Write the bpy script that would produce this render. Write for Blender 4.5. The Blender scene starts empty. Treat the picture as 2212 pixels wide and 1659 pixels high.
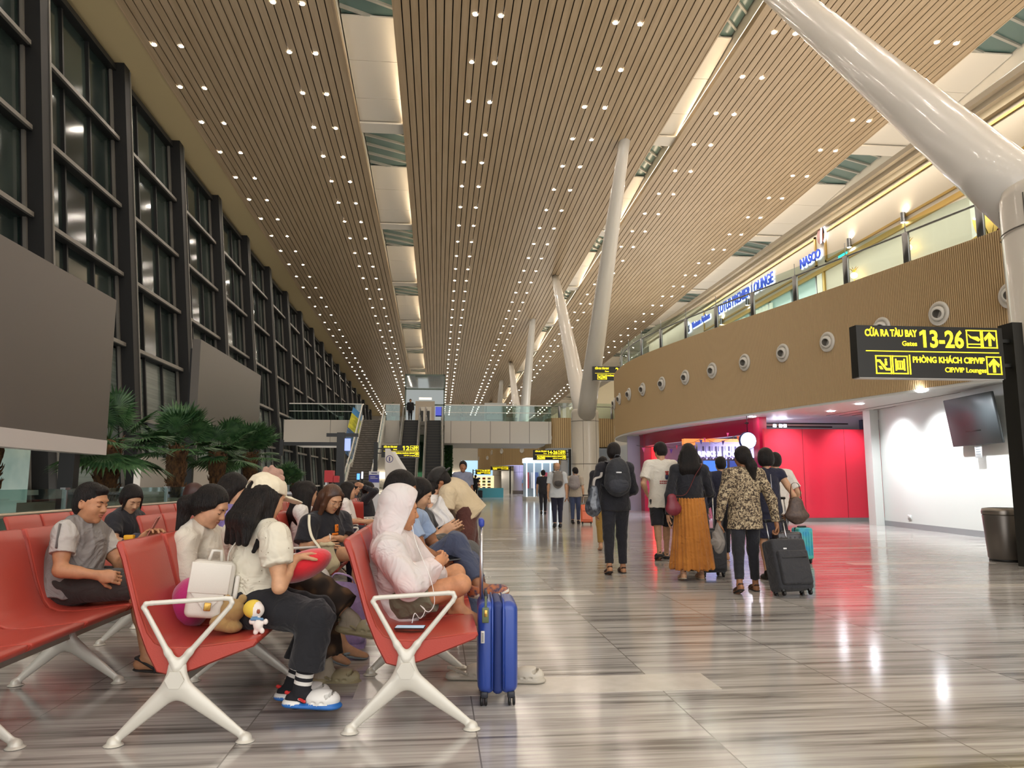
import bpy, math, random
import numpy as np
from mathutils import Vector, Matrix
PI = math.pi
SC = bpy.context.scene
COL = SC.collection
random.seed(7)

# ------------------------------------------------------------------ camera, world, exposure
CAM_H = 1.18
F_PX, CX, CY = 1620.0, 1106.0, 829.5
TH = math.atan(213.5/F_PX); PS = math.atan(161*math.cos(TH)/F_PX)
cam = bpy.data.cameras.new('camera'); cam.sensor_fit = 'HORIZONTAL'; cam.sensor_width = 36.0
cam.lens = F_PX/2212*36.0; cam.clip_start = 0.05; cam.clip_end = 600
camo = bpy.data.objects.new('camera', cam); COL.objects.link(camo)
camo.location = (0, 0, CAM_H); camo.rotation_euler = (PI/2+TH, 0, -PS)
SC.camera = camo
SC.view_settings.view_transform = 'Standard'; SC.view_settings.look = 'None'
SC.view_settings.gamma = 1; SC.view_settings.exposure = 0.55
SC.view_settings.use_curve_mapping = False
w = bpy.data.worlds.new('world'); SC.world = w; w.use_nodes = True
w.node_tree.nodes['Background'].inputs[0].default_value = (1.0, 0.98, 0.96, 1)
w.node_tree.nodes['Background'].inputs[1].default_value = 1.5
SC.cycles.max_bounces = 6; SC.cycles.diffuse_bounces = 3; SC.cycles.glossy_bounces = 3
SC.cycles.transmission_bounces = 4; SC.cycles.transparent_max_bounces = 12
SC.cycles.sample_clamp_indirect = 4.0; SC.cycles.caustics_reflective = False; SC.cycles.caustics_refractive = False
SC.cycles.use_light_tree = True; SC.cycles.adaptive_threshold = 0.025
LAMP_W = 190.0      # radiance of one ceiling downlight

_f = np.array([math.sin(PS)*math.cos(TH), math.cos(PS)*math.cos(TH), math.sin(TH)])
_r = np.array([math.cos(PS), -math.sin(PS), 0.0]); _u = np.cross(_r, _f); _c = np.array([0, 0, CAM_H])
def _ray(x, y): return _f + _r*(x-CX)/F_PX - _u*(y-CY)/F_PX
def at(x, y, Y):                       # the point seen at photo pixel (x, y) that stands Y metres down the hall
    d = _ray(x, y); return _c + d*Y/d[1]
def atX(x, y, X): d = _ray(x, y); return _c + d*X/d[0]
def atZ(x, y, z=0.0): d = _ray(x, y); return _c + d*(z-CAM_H)/d[2]
def ceil_z(Y): return 18.6-0.029*Y

# ------------------------------------------------------------------ materials
def lin(c):
    if isinstance(c, str): c = tuple(int(c[i:i+2], 16)/255 for i in (0, 2, 4))
    return tuple((v/12.92 if v <= 0.04045 else ((v+0.055)/1.055)**2.4) for v in c[:3])+(1,)
_M = {}
def mat(name, color='808080', rough=0.5, metal=0.0, emit=None, es=0.0, noise=None, bump=None, spec=None, alpha=None, coat=0.0, trans=0.0, sheen=0.0, wrinkle=0.0):
    """noise=(scale, second colour, stretch xyz), bump=(scale, strength, stretch)"""
    if name in _M: return _M[name]
    m = bpy.data.materials.new(name); m.use_nodes = True; nt = m.node_tree; b = nt.nodes['Principled BSDF']
    b.inputs['Base Color'].default_value = lin(color); b.inputs['Roughness'].default_value = rough
    b.inputs['Metallic'].default_value = metal
    if spec is not None: b.inputs['Specular IOR Level'].default_value = spec
    if coat: b.inputs['Coat Weight'].default_value = coat; b.inputs['Coat Roughness'].default_value = 0.08
    if sheen: b.inputs['Sheen Weight'].default_value = sheen
    if trans: b.inputs['Transmission Weight'].default_value = trans
    if emit: b.inputs['Emission Color'].default_value = lin(emit); b.inputs['Emission Strength'].default_value = es
    if alpha is not None: b.inputs['Alpha'].default_value = alpha
    if noise or bump:
        tc = nt.nodes.new('ShaderNodeTexCoord')
    if noise:
        mp = nt.nodes.new('ShaderNodeMapping'); mp.inputs['Scale'].default_value = noise[2] if len(noise) > 2 else (1, 1, 1)
        n = nt.nodes.new('ShaderNodeTexNoise'); n.inputs['Scale'].default_value = noise[0]; n.inputs['Detail'].default_value = 4
        r = nt.nodes.new('ShaderNodeValToRGB'); r.color_ramp.elements[0].color = lin(color); r.color_ramp.elements[1].color = lin(noise[1])
        r.color_ramp.elements[0].position = 0.38; r.color_ramp.elements[1].position = 0.62
        nt.links.new(tc.outputs['Object'], mp.inputs[0]); nt.links.new(mp.outputs[0], n.inputs['Vector'])
        nt.links.new(n.outputs[0], r.inputs[0]); nt.links.new(r.outputs[0], b.inputs['Base Color'])
    if bump:
        mp = nt.nodes.new('ShaderNodeMapping'); mp.inputs['Scale'].default_value = bump[2] if len(bump) > 2 else (1, 1, 1)
        n = nt.nodes.new('ShaderNodeTexNoise'); n.inputs['Scale'].default_value = bump[0]; n.inputs['Detail'].default_value = 3
        bp = nt.nodes.new('ShaderNodeBump'); bp.inputs['Strength'].default_value = bump[1]; bp.inputs['Distance'].default_value = 0.01
        nt.links.new(tc.outputs['Object'], mp.inputs[0]); nt.links.new(mp.outputs[0], n.inputs['Vector'])
        nt.links.new(n.outputs[0], bp.inputs['Height']); nt.links.new(bp.outputs[0], b.inputs['Normal'])
    if wrinkle:
        tc = nt.nodes.new('ShaderNodeTexCoord'); n = nt.nodes.new('ShaderNodeTexNoise'); n.inputs['Scale'].default_value = 6.5; n.inputs['Detail'].default_value = 2.0
        n.inputs['Distortion'].default_value = 2.2; bp = nt.nodes.new('ShaderNodeBump'); bp.inputs['Strength'].default_value = wrinkle; bp.inputs['Distance'].default_value = 0.035
        nt.links.new(tc.outputs['Object'], n.inputs['Vector']); nt.links.new(n.outputs[0], bp.inputs['Height'])
        l = b.inputs['Normal'].links
        if l: nt.links.new(l[0].from_socket, bp.inputs['Normal'])
        nt.links.new(bp.outputs[0], b.inputs['Normal'])
    _M[name] = m; return m
def emis(name, color, s): return mat(name, color, 0.6, emit=color, es=s)
def glass(name, tint='cfe0dc', alpha=0.14, rough=0.03):
    if name in _M: return _M[name]
    m = bpy.data.materials.new(name); m.use_nodes = True; nt = m.node_tree; nt.nodes.clear()
    o = nt.nodes.new('ShaderNodeOutputMaterial'); mx = nt.nodes.new('ShaderNodeMixShader')
    t = nt.nodes.new('ShaderNodeBsdfTransparent'); t.inputs[0].default_value = lin(tint)
    g = nt.nodes.new('ShaderNodeBsdfGlossy'); g.inputs['Roughness'].default_value = rough; g.inputs[0].default_value = (.9, .95, .95, 1)
    lw = nt.nodes.new('ShaderNodeLayerWeight'); pw = nt.nodes.new('ShaderNodeMath'); pw.operation = 'POWER'; pw.inputs[1].default_value = 5
    ad = nt.nodes.new('ShaderNodeMath'); ad.operation = 'MULTIPLY_ADD'; ad.inputs[1].default_value = .38; ad.inputs[2].default_value = .03+alpha*0.3
    nt.links.new(lw.outputs['Facing'], pw.inputs[0]); nt.links.new(pw.outputs[0], ad.inputs[0]); nt.links.new(ad.outputs[0], mx.inputs[0])
    nt.links.new(t.outputs[0], mx.inputs[1]); nt.links.new(g.outputs[0], mx.inputs[2]); nt.links.new(mx.outputs[0], o.inputs[0])
    _M[name] = m; return m

# ------------------------------------------------------------------ mesh builder
class MB:
    def __init__(s): s.v = []; s.f = []; s.m = []; s.mats = []; s.sm = []
    def mi(s, m):
        if m not in s.mats: s.mats.append(m)
        return s.mats.index(m)
    def add(s, vs, fs, m=None, smooth=False):
        o = len(s.v); k = s.mi(m)
        s.v += [tuple(map(float, v)) for v in vs]
        for f in fs: s.f.append(tuple(o+i for i in f)); s.m.append(k); s.sm.append(smooth)
        return s
    def box(s, a, b, m=None, fn=None):
        x0, y0, z0 = [min(p, q) for p, q in zip(a, b)]; x1, y1, z1 = [max(p, q) for p, q in zip(a, b)]
        vs = [(x0,y0,z0),(x1,y0,z0),(x1,y1,z0),(x0,y1,z0),(x0,y0,z1),(x1,y0,z1),(x1,y1,z1),(x0,y1,z1)]
        if fn: vs = [fn(*v) for v in vs]
        return s.add(vs, [(0,3,2,1),(4,5,6,7),(0,1,5,4),(1,2,6,5),(2,3,7,6),(3,0,4,7)], m)
    def rbox(s, c, h, r, m=None, R=None, seg=3):        # rounded box: centre, half sizes, radius
        vs = []; n = seg
        c = np.array(c, float); R = np.eye(3) if R is None else np.array(R)
        # sphere grid pushed to the corners
        import itertools
        N = 2*(n+1)
        th = []
        rows = []
        for i in range(2*n+2):
            t = (i if i <= n else i-1)/(2*n)*PI; sz = 1 if i <= n else -1
            row = []
            for q in range(4):
                sx, sy = [(1,1),(-1,1),(-1,-1),(1,-1)][q]
                for j in range(n+1):
                    p = (q*n+j)/(4*n)*2*PI
                    d = np.array([math.sin(t)*math.cos(p), math.sin(t)*math.sin(p), math.cos(t)])
                    cc = np.array([sx*(h[0]-r), sy*(h[1]-r), sz*(h[2]-r)])
                    row.append(len(vs)); vs.append(c+R@(cc+d*r))
            rows.append(row)
        fs = []
        for a, b in zip(rows[:-1], rows[1:]):
            L = len(a)
            for j in range(L): fs.append((a[j], b[j], b[(j+1)%L], a[(j+1)%L]))
        fs.append(tuple(rows[0])); fs.append(tuple(reversed(rows[-1])))
        return s.add(vs, fs, m, True)
    def tube(s, pts, r, m=None, n=8, cap=True, flat=None):
        pts = [np.array(p, float) for p in pts]; rs = r if hasattr(r, '__len__') else [r]*len(pts)
        vs = []; up = None
        for i, p in enumerate(pts):
            t = pts[min(i+1, len(pts)-1)]-pts[max(i-1, 0)]; t = t/(np.linalg.norm(t)+1e-9)
            if up is None:
                a = np.array([0, 0, 1.]) if abs(t[2]) < .9 else np.array([1., 0, 0])
                up = np.cross(np.cross(t, a), t)
            up = up-t*(up@t); up /= np.linalg.norm(up)+1e-9; sd = np.cross(t, up)
            fl = flat if flat else 1.0
            for k in range(n):
                an = 2*PI*k/n; vs.append(p+rs[i]*(up*math.cos(an)*fl+sd*math.sin(an)))
        fs = []
        for i in range(len(pts)-1):
            for k in range(n): fs.append((i*n+k, i*n+(k+1)%n, (i+1)*n+(k+1)%n, (i+1)*n+k))
        if cap: fs.append(tuple(reversed(range(n)))); fs.append(tuple((len(pts)-1)*n+k for k in range(n)))
        return s.add(vs, fs, m, True)
    def lathe(s, prof, c=(0,0,0), m=None, n=24, R=None, cap=True):
        R = np.eye(3) if R is None else np.array(R); c = np.array(c, float); vs = []; fs = []
        for r, z in prof:
            for k in range(n):
                a = 2*PI*k/n; vs.append(c+R@np.array([r*math.cos(a), r*math.sin(a), z]))
        for i in range(len(prof)-1):
            for k in range(n): fs.append((i*n+k, i*n+(k+1)%n, (i+1)*n+(k+1)%n, (i+1)*n+k))
        if cap: fs.append(tuple(reversed(range(n)))); fs.append(tuple((len(prof)-1)*n+k for k in range(n)))
        return s.add(vs, fs, m, True)
    def prism(s, poly, o, ax, ay, az, d, m=None):       # 2-D polygon in (ax, ay) extruded d along az
        o, ax, ay, az = [np.array(q, float) for q in (o, ax, ay, az)]; n = len(poly)
        vs = [o+ax*p[0]+ay*p[1] for p in poly]+[o+ax*p[0]+ay*p[1]+az*d for p in poly]
        fs = [tuple(reversed(range(n))), tuple(range(n, 2*n))]+[(i, (i+1)%n, n+(i+1)%n, n+i) for i in range(n)]
        return s.add(vs, fs, m)
    def grid(s, fn, nu, nv, m=None, smooth=True, closed=False):
        vs = [fn(i/(nu-1), j/(nv-1)) for i in range(nu) for j in range(nv)]
        fs = [(i*nv+j, (i+1)*nv+j, (i+1)*nv+j+1, i*nv+j+1) for i in range(nu-1) for j in range(nv-1)]
        return s.add(vs, fs, m, smooth)
    def mesh(s, name):
        me = bpy.data.meshes.new(name); me.from_pydata(s.v, [], s.f)
        for m in s.mats: me.materials.append(m)
        me.polygons.foreach_set('material_index', s.m); me.polygons.foreach_set('use_smooth', s.sm)
        me.update(); return me
    def obj(s, name, parent=None, loc=(0,0,0), auto=None, **kw):
        o = bpy.data.objects.new(name, s.mesh(name)); COL.objects.link(o); o.location = loc
        if parent: o.parent = parent
        if auto: o.modifiers.new('w', 'BEVEL').width = auto
        if kw: tag(o, **kw)
        return o
def tag(o, label=None, cat=None, group=None, kind=None):
    if label: o['label'] = label
    if cat: o['category'] = cat
    if group: o['group'] = group
    if kind: o['kind'] = kind
    return o
def empty(name, loc=(0,0,0), rz=0, **kw):
    o = bpy.data.objects.new(name, None); COL.objects.link(o); o.location = loc; o.rotation_euler = (0, 0, rz)
    o.empty_display_size = .1
    return tag(o, **kw)
_kids = {}
def copy_tree(o, loc=None, rz=None, label=None, parent=None):
    c = o.copy(); COL.objects.link(c); c.parent = parent
    if loc is not None: c.location = loc
    if rz is not None: c.rotation_euler = (0, 0, rz)
    if label: c['label'] = label
    for ch in list(o.children): copy_tree(ch, parent=c)
    return c
def nrm(v): v = np.array(v, float); return v/(np.linalg.norm(v)+1e-12)
def text_mesh(mb, body, size, o, right, up, m, ext=0.004, align='LEFT', bold=0.0, shear=0.0, xs=1.0, fit=None):
    cu = bpy.data.curves.new('t', 'FONT'); cu.body = body; cu.size = size; cu.extrude = ext; cu.align_x = align
    cu.offset = bold; cu.shear = shear; cu.resolution_u = 3
    ob = bpy.data.objects.new('t', cu); COL.objects.link(ob)
    dg = bpy.context.evaluated_depsgraph_get(); me = bpy.data.meshes.new_from_object(ob.evaluated_get(dg))
    right = nrm(right); up = nrm(up); nn = np.cross(right, up); o = np.array(o, float)
    if fit:                                     # stretch the line of text to this width, starting at o
        x0_ = min(v.co.x for v in me.vertices); xs = fit/(max(v.co.x for v in me.vertices)-x0_); o = o-right*x0_*xs
    vs = [o+right*v.co.x*xs+up*v.co.y+nn*v.co.z for v in me.vertices]; fs = [tuple(p.vertices) for p in me.polygons]
    mb.add(vs, fs, m)
    bpy.data.objects.remove(ob); bpy.data.curves.remove(cu); bpy.data.meshes.remove(me)
# ================================================================== THE HALL
M_white = mat('white_paint', 'd9d6cf', 0.45)
M_metal_w = mat('white_enamel', 'dfdcd4', 0.28, coat=.3)
M_dark = mat('dark_frame', '1c1d1e', 0.45)
M_black = mat('black_metal', '0c0c0d', 0.4)
M_steel = mat('brushed_steel', '9a9a9a', 0.3, 1.0)
M_wood = mat('ceiling_slat_wood', 'bfa98a', 0.42, noise=(6, 'b39c7c', (1, .05, 1)))
M_gap = mat('void_black', '1a130c', 0.9)
M_glass = glass('clear_glass')
M_gold = mat('brass', 'c9a256', 0.25, 1.0)

def make_floor():
    m = bpy.data.materials.new('marble_floor'); m.use_nodes = True; nt = m.node_tree; b = nt.nodes['Principled BSDF']
    N = nt.nodes.new; L = nt.links.new
    geo = N('ShaderNodeNewGeometry'); sep = N('ShaderNodeSeparateXYZ'); L(geo.outputs['Position'], sep.inputs[0])
    # slabs 1.1 m wide (x) and 2.3 m courses (y), every slab with its own vein offset
    def mth(op, a, b_=None, c=None):
        n = N('ShaderNodeMath'); n.operation = op
        for i, v in enumerate((a, b_, c)):
            if v is None: continue
            if isinstance(v, (int, float)): n.inputs[i].default_value = v
            else: L(v, n.inputs[i])
        return n.outputs[0]
    xi = mth('FLOOR', mth('DIVIDE', mth('ADD', sep.outputs[0], 40.5), 2.2))
    yi = mth('FLOOR', mth('DIVIDE', mth('ADD', sep.outputs[1], 40.0), 1.15))
    wn = N('ShaderNodeTexWhiteNoise'); wn.noise_dimensions = '2D'; cb = N('ShaderNodeCombineXYZ'); L(xi, cb.inputs[0]); L(yi, cb.inputs[1]); L(cb.outputs[0], wn.inputs['Vector'])
    off = mth('MULTIPLY', wn.outputs[0], 50)
    v1 = N('ShaderNodeCombineXYZ'); L(mth('MULTIPLY', sep.outputs[0], 0.35), v1.inputs[0]); L(mth('MULTIPLY', sep.outputs[1], 5.5), v1.inputs[1]); L(off, v1.inputs[2])
    n1 = N('ShaderNodeTexNoise'); n1.inputs['Scale'].default_value = 1.7; n1.inputs['Detail'].default_value = 5; n1.inputs['Roughness'].default_value = .62; n1.inputs['Distortion'].default_value = .4
    L(v1.outputs[0], n1.inputs['Vector'])
    v2 = N('ShaderNodeCombineXYZ'); L(mth('MULTIPLY', sep.outputs[0], 0.6), v2.inputs[0]); L(mth('MULTIPLY', sep.outputs[1], 22), v2.inputs[1]); L(off, v2.inputs[2])
    n2 = N('ShaderNodeTexNoise'); n2.inputs['Scale'].default_value = 1.5; n2.inputs['Detail'].default_value = 3
    L(v2.outputs[0], n2.inputs['Vector'])
    s = mth('ADD', mth('MULTIPLY', n1.outputs[0], .72), mth('MULTIPLY', n2.outputs[0], .28))
    s = mth('ADD', s, mth('MULTIPLY', mth('SUBTRACT', wn.outputs[0], .5), .07))
    rp = N('ShaderNodeValToRGB'); e = rp.color_ramp.elements
    e[0].position = .36; e[0].color = lin('6a6562'); e[1].position = .62; e[1].color = lin('cecac5')
    k = e.new(.44); k.color = lin('9a9692'); k = e.new(.52); k.color = lin('b8b4af')
    L(s, rp.inputs[0])
    # thin joints
    fx = mth('FRACT', mth('DIVIDE', mth('ADD', sep.outputs[0], 40.5), 1.1)); fy = mth('FRACT', mth('DIVIDE', mth('ADD', sep.outputs[1], 40.0), 1.15))
    jx = mth('LESS_THAN', mth('ABSOLUTE', mth('SUBTRACT', fx, .5)), .4968); jy = 1.0
    j = mth('MULTIPLY', jx, jy)
    mx = N('ShaderNodeMix'); mx.data_type = 'RGBA'; mx.inputs[6].default_value = lin('7d7873'); L(j, mx.inputs[0]); L(rp.outputs[0], mx.inputs[7])
    L(mx.outputs[2], b.inputs['Base Color'])
    b.inputs['Roughness'].default_value = 0.13; b.inputs['Specular IOR Level'].default_value = 0.75
    nb = N('ShaderNodeTexNoise'); nb.inputs['Scale'].default_value = 1.1; L(geo.outputs['Position'], nb.inputs['Vector'])
    bp = N('ShaderNodeBump'); bp.inputs['Strength'].default_value = .12; bp.inputs['Distance'].default_value = .02; L(nb.outputs[0], bp.inputs['Height']); L(bp.outputs[0], b.inputs['Normal'])
    MB().box((-14.5, -9, -.25), (26, 150, 0), m).obj('floor', kind='structure')
make_floor()
M_inlay = mat('white_marble', 'd8d3ca', 0.16, noise=(9, 'cfc9bf'), spec=.7)
for i, (x0, x1, y0, y1) in enumerate([(-.45, 1.65, 4.38, 4.75), (-.4, 1.68, 8.1, 8.4), (-.4, 1.68, 10.45, 10.72), (-.2, 1.68, 13.2, 13.45), (.6, 1.68, 16, 16.25),
        (4.9, 8.4, 8.2, 8.45), (6.05, 8.25, 10.6, 10.85), (6.1, 8.3, 13.2, 13.45), (-3.9, -2.75, 4.38, 4.75), (4.9, 7.1, 16.2, 16.4)]):
    MB().box((x0, y0, 0), (x1, y1, .0012), M_inlay).obj('trim_%d' % (i+1), kind='structure')

# ---- ceiling: three slatted panels with open slots between them
def panel(x0, x1, name):
    mb = MB(); p = .2985; n = int(round((x1-x0)/p)); p = (x1-x0)/n
    sh = lambda x, y, z: (x, y, z+ceil_z(y))
    for i in range(n):
        a = x0+i*p+.022; mb.box((a, -9, 0), (a+p-.044, 150, .06), M_wood, sh)
    mb.box((x0+.02, -9, .16), (x1-.02, 150, .2), M_gap, sh)
    for e in (x0, x1): mb.box((e-.03, -9, -.02), (e+.03, 150, .26), M_wood, sh)
    mb.obj(name, kind='structure')
PAN = [(-11.4, -3.85), (-1.78, 10.28), (11.35, 20.5)]
for k, (a, b) in enumerate(PAN): panel(a, b, 'ceiling')
sh = lambda x, y, z: (x, y, z+ceil_z(y))
M_gyp = mat('beige_gypsum', 'c4b287', 0.7)
MB().box((-14.4, -9, 0), (-11.42, 150, .12), M_gyp, sh).obj('ceiling', kind='structure')
# roof slots: white folded soffits and glazed openings, one bay every 12.75 m
M_slot = mat('slot_white', 'e8e2d6', 0.5)
M_teal = mat('skylight_glass_night', '5f7874', 0.2)
M_bar = mat('skylight_bar', 'a7a79f', 0.4)
M_cove = emis('cove_light_strip', 'ffe9c8', 14)
def slot(x0, x1):
    mb = MB(); gl = MB()
    H = .72
    for k in range(-3, 10):
        y0 = 47.2+12.75*k; ya = y0-7.9; yb = y0
        if yb < -8: continue
        # closed part: three plates falling towards the low end lip
        for j in range(3):
            f0 = j/3; f1 = (j+1)/3; q0 = ya+(yb-ya)*f0; q1 = ya+(yb-ya)*f1-.03
            z0 = H-(H-.25)*f0; z1 = H-(H-.25)*f1
            vs = [(x0, q0, ceil_z(q0)+z0), (x1, q0, ceil_z(q0)+z0), (x1, q1, ceil_z(q1)+z1), (x0, q1, ceil_z(q1)+z1)]
            mb.add(vs+[(a, b, c+.06) for a, b, c in vs], [(0,1,2,3), (7,6,5,4), (0,4,5,1), (1,5,6,2), (2,6,7,3), (3,7,4,0)], M_slot)
        mb.box((x0, yb-.05, .2), (x1, yb+.02, H+.2), M_slot, sh)
        mb.box((x0, yb-.9, .16), (x1, yb+.02, .24), M_slot, sh)
        # opening with bars
        gl.box((x0, yb, H+.12), (x1, yb+4.9, H+.16), M_teal, sh)
        for j in range(5):
            yy = yb+.3+j*1.0
            gl.add([(x0, yy, ceil_z(yy)+H+.0), (x0, yy+.12, ceil_z(yy)+H+.0), (x1, yy+1.15, ceil_z(yy)+H+.0), (x1, yy+1.03, ceil_z(yy)+H+.0),
                    (x0, yy, ceil_z(yy)+H+.12), (x0, yy+.12, ceil_z(yy)+H+.12), (x1, yy+1.15, ceil_z(yy)+H+.12), (x1, yy+1.03, ceil_z(yy)+H+.12)],
                   [(0,1,2,3), (4,7,6,5), (0,4,5,1), (1,5,6,2), (2,6,7,3), (3,7,4,0)], M_bar)
    mb.box((x0-.12, -9, .2), (x0-.05, 150, 2.1), M_slot, sh); mb.box((x1+.05, -9, .2), (x1+.12, 150, 2.1), M_slot, sh)
    mb.box((x0-.1, -9, 2.1), (x1+.1, 150, 2.14), M_slot, sh)
    mb.obj('ceiling', kind='structure')
    gl.obj('window_skylight', kind='structure')
    return
slot(-3.82, -1.81); slot(10.31, 11.32); slot(20.53, 23.2)
def cove(x, s, label):
    MB().box((x-.025, -9, .28), (x+.025, 150, .34), M_cove, sh).obj('cove_light', label=label, cat='light strip')
cove(-1.74, 1, 'warm light strip hidden along the left edge of the wide middle ceiling panel')
cove(11.39, 1, 'warm light strip hidden along the left edge of the right ceiling panel')
cove(20.46, 1, 'warm light strip hidden along the right edge of the right ceiling panel')
MB().box((23.2, -9, 0), (27, 150, .1), M_slot, sh).obj('ceiling', kind='structure')

# ---- downlights
M_lamp = emis('downlight_lens', 'fff3e4', LAMP_W)
M_trimring = mat('downlight_ring', 'e8e0d0', .5)
def downlight_mesh():
    mb = MB(); mb.lathe([(.115, 0), (.115, -.012), (.09, -.012)], m=M_trimring, n=16, cap=False)
    a = [(.085*math.cos(2*PI*k/12), .085*math.sin(2*PI*k/12), -.009) for k in range(12)]
    mb.add(a, [tuple(reversed(range(12)))], M_lamp); return mb
dl_me = downlight_mesh().mesh('downlight')
XS = [-11.0, -10.0, -5.95, -4.95, 1.14, 2.06, 6.27, 7.19, 12.3, 13.14, 18.78, 19.57]
rest = MB()
for k in range(-10, 42):
    Y = 25.0+2.955*k
    for i, X in enumerate(XS):
        if 0 <= k <= 24:
            o = bpy.data.objects.new('downlight', dl_me); COL.objects.link(o); o.location = (X, Y, ceil_z(Y)-.002)
            pn = 'left' if i < 4 else ('wide middle' if i < 8 else 'right')
            tag(o, 'small round downlight recessed in the %s slatted ceiling panel, one of its paired rows' % pn, 'downlight', 'downlights in the %s ceiling panel' % pn)
        else:
            b0 = len(rest.v); src = downlight_mesh()
            rest.add([(a+X, b+Y, c+ceil_z(Y)-.002) for a, b, c in src.v[-12:]], [tuple(reversed(range(12)))], M_lamp)
rest.obj('downlight', label='remaining dots of the paired downlight rows, merging at the far end of the ceiling', cat='downlight', kind='stuff')

# ---- leaning window wall on the left
def wx(z, x=0.0): return -12.62+.0935*(17.75-z)+x
M_wcol = mat('facade_column_black', '0d0d0d', 0.6)
M_wedge = mat('facade_edge_grey', '77736c', 0.4, .3)
M_mull = mat('mullion_dark', '1a1b1b', 0.5)
M_pane = mat('night_window_glass', '182423', 0.12, spec=.8, noise=(1.2, '38423e', (.4, .4, .25)))
M_paneB = mat('frosted_wave_glass', '6f7973', 0.3, noise=(3, '56605b', (.1, .1, 4)))
COLY = [29.3+6.47*k for k in range(-5, 18)]
for k, y in enumerate(COLY):
    zt = ceil_z(y)
    mb = MB(); f = lambda x, yy, z: (wx(z, x), yy, z)
    mb.box((-.85, y, 0), (0, y+.55, zt), M_wcol, f)
    mb.box((-.02, y+.5, 0), (.03, y+.58, zt-.1), M_wedge, f)
    lab = 'black box column of the leaning window wall, one of the row receding along the left side'
    mb.obj('facade_column', label=lab, cat='column', group='black columns of the window wall')
for k, y in enumerate(COLY[:-1]):
    y0 = y+.55; y1 = y+6.47; n = 3
    mb = MB(); f = lambda x, yy, z: (wx(z, x), yy, z)
    zt = ceil_z(y1)-.1
    zs = [.9+2.72*j for j in range(7)]
    zs = [z for z in zs if z < zt-.6]
    for j in range(n+1):
        q = y0+(y1-y0)*j/n
        mb.box((-.68, q-.05, 0), (-.5, q+.05, zt), M_mull, f)
    for z in zs:
        mb.box((-.7, y0, z-.05), (-.28, y1, z+.06), M_mull, f)
        mb.box((-.3, y0, z-.06), (-.2, y1-.15, z+.08), M_wedge, f)
    mb.box((-.7, y0, zt-.25), (-.3, y1, zt), M_mull, f)
    mb.box((-.55, y1-.12, 0), (-.45, y1-.02, zt), M_wedge, f)
    fr = mb.obj('window_%d' % (k+1), kind='structure')
    g = MB(); g.box((-.66, y0, 0), (-.62, y1, zt), M_pane, f)
    if k >= 0: g.box((-.615, y0+.1, 1.0), (-.61, y1-.1, 6.2), M_paneB, f)
    g.obj('pane', fr)
MB().box((-14.4, -9, 0), (-13.9, 150, 19), M_dark).obj('wall_left', kind='structure')

# ---- V columns
M_clad = mat('column_cladding', 'cfc8bb', 0.3, coat=.4)
M_strut = mat('strut_paint', 'dcd8d0', 0.28, coat=.5)
M_jt = mat('joint_dark', '5b564e', 0.6)
M_skirt = mat('column_skirting', '8f887c', 0.4)
for k, (X, Y, yn, lab) in enumerate([
        (9.3, 9.9, None, 'near white round column at the right edge carrying a thick leaning strut'),
        (8.98, 45.4, None, 'white column whose two tall struts spread in a V before the bridge'),
        (8.98, 80.9, None, 'white column standing beyond the bridge with a violet-lit strut'),
        (8.98, 116.4, None, 'farthest white column with thin struts beyond the bridge')]):
    root = empty('support_column', (X, Y, 0), label=lab, cat='column')
    mb = MB(); mb.lathe([(.93, 0), (.93, .36), (.86, .38), (.84, 5.45), (.8, 5.6), (.7, 5.66), (0.01, 5.66)], m=M_clad, n=40)
    for z in (2.3, 4.9): mb.lathe([(.862, z), (.862, z+.025)], m=M_jt, n=40, cap=False)
    for a in range(6):
        an = a*PI/3+.2; c, s_ = math.cos(an), math.sin(an)
        mb.box((.846, -.008, .4), (.853, .008, 5.4), M_jt, lambda x, y, z: (x*c-y*s_, x*s_+y*c, z))
    mb.obj('pedestal', root); 
    MB().lathe([(.945, 0), (.945, .37)], m=M_skirt, n=40, cap=False).obj('skirting', root)
    for sg, dY in ((1, 10.2 if k else 11.2), (-1, -11.4)):
        p0 = np.array([0, sg*.35, 5.2]); zt = ceil_z(Y+dY)+.3; p1 = np.array([-.15, dY+sg*.35, zt])
        pts = [p0+(p1-p0)*t for t in np.linspace(0, 1, 12)]
        rs = [.56-.30*t**1.4 if k else .54-.2*t for t in np.linspace(0, 1, 12)]
        MB().tube(pts, rs, M_strut, n=28).obj('strut', root)

# ---- right side: curved ribbed balcony front
CP = [(12.4, 2), (12.2, 7), (11.75, 11.3), (11.35, 13.7), (10.95, 15.7), (10.5, 17.9), (10.0, 20.1), (9.5, 22.3), (9.0, 24.5), (8.55, 26.8), (8.2, 29), (8.05, 31.2), (8.15, 33.4), (8.5, 35.5), (9.2, 37.3), (10.5, 38.8), (12.5, 39.8), (14.5, 40.2)]
def catmull(P, step):
    P = [np.array(p, float) for p in P]; out = []
    for i in range(len(P)-1):
        a, b, c, d = P[max(i-1, 0)], P[i], P[i+1], P[min(i+2, len(P)-1)]
        n = max(2, int(np.linalg.norm(c-b)/.05))
        for t in np.arange(n)/n:
            out.append(.5*((2*b)+(-a+c)*t+(2*a-5*b+4*c-d)*t*t+(-a+3*b-3*c+d)*t**3))
    out.append(P[-1]); out = np.array(out)
    L = np.concatenate([[0], np.cumsum(np.linalg.norm(np.diff(out, axis=0), axis=1))]); s = np.arange(0, L[-1], step)
    return np.stack([np.interp(s, L, out[:, 0]), np.interp(s, L, out[:, 1])], 1)
M_rib = mat('ribbed_panel', 'c0a477', 0.5)
M_ribd = mat('ribbed_groove', '7d6340', 0.7)
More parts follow.
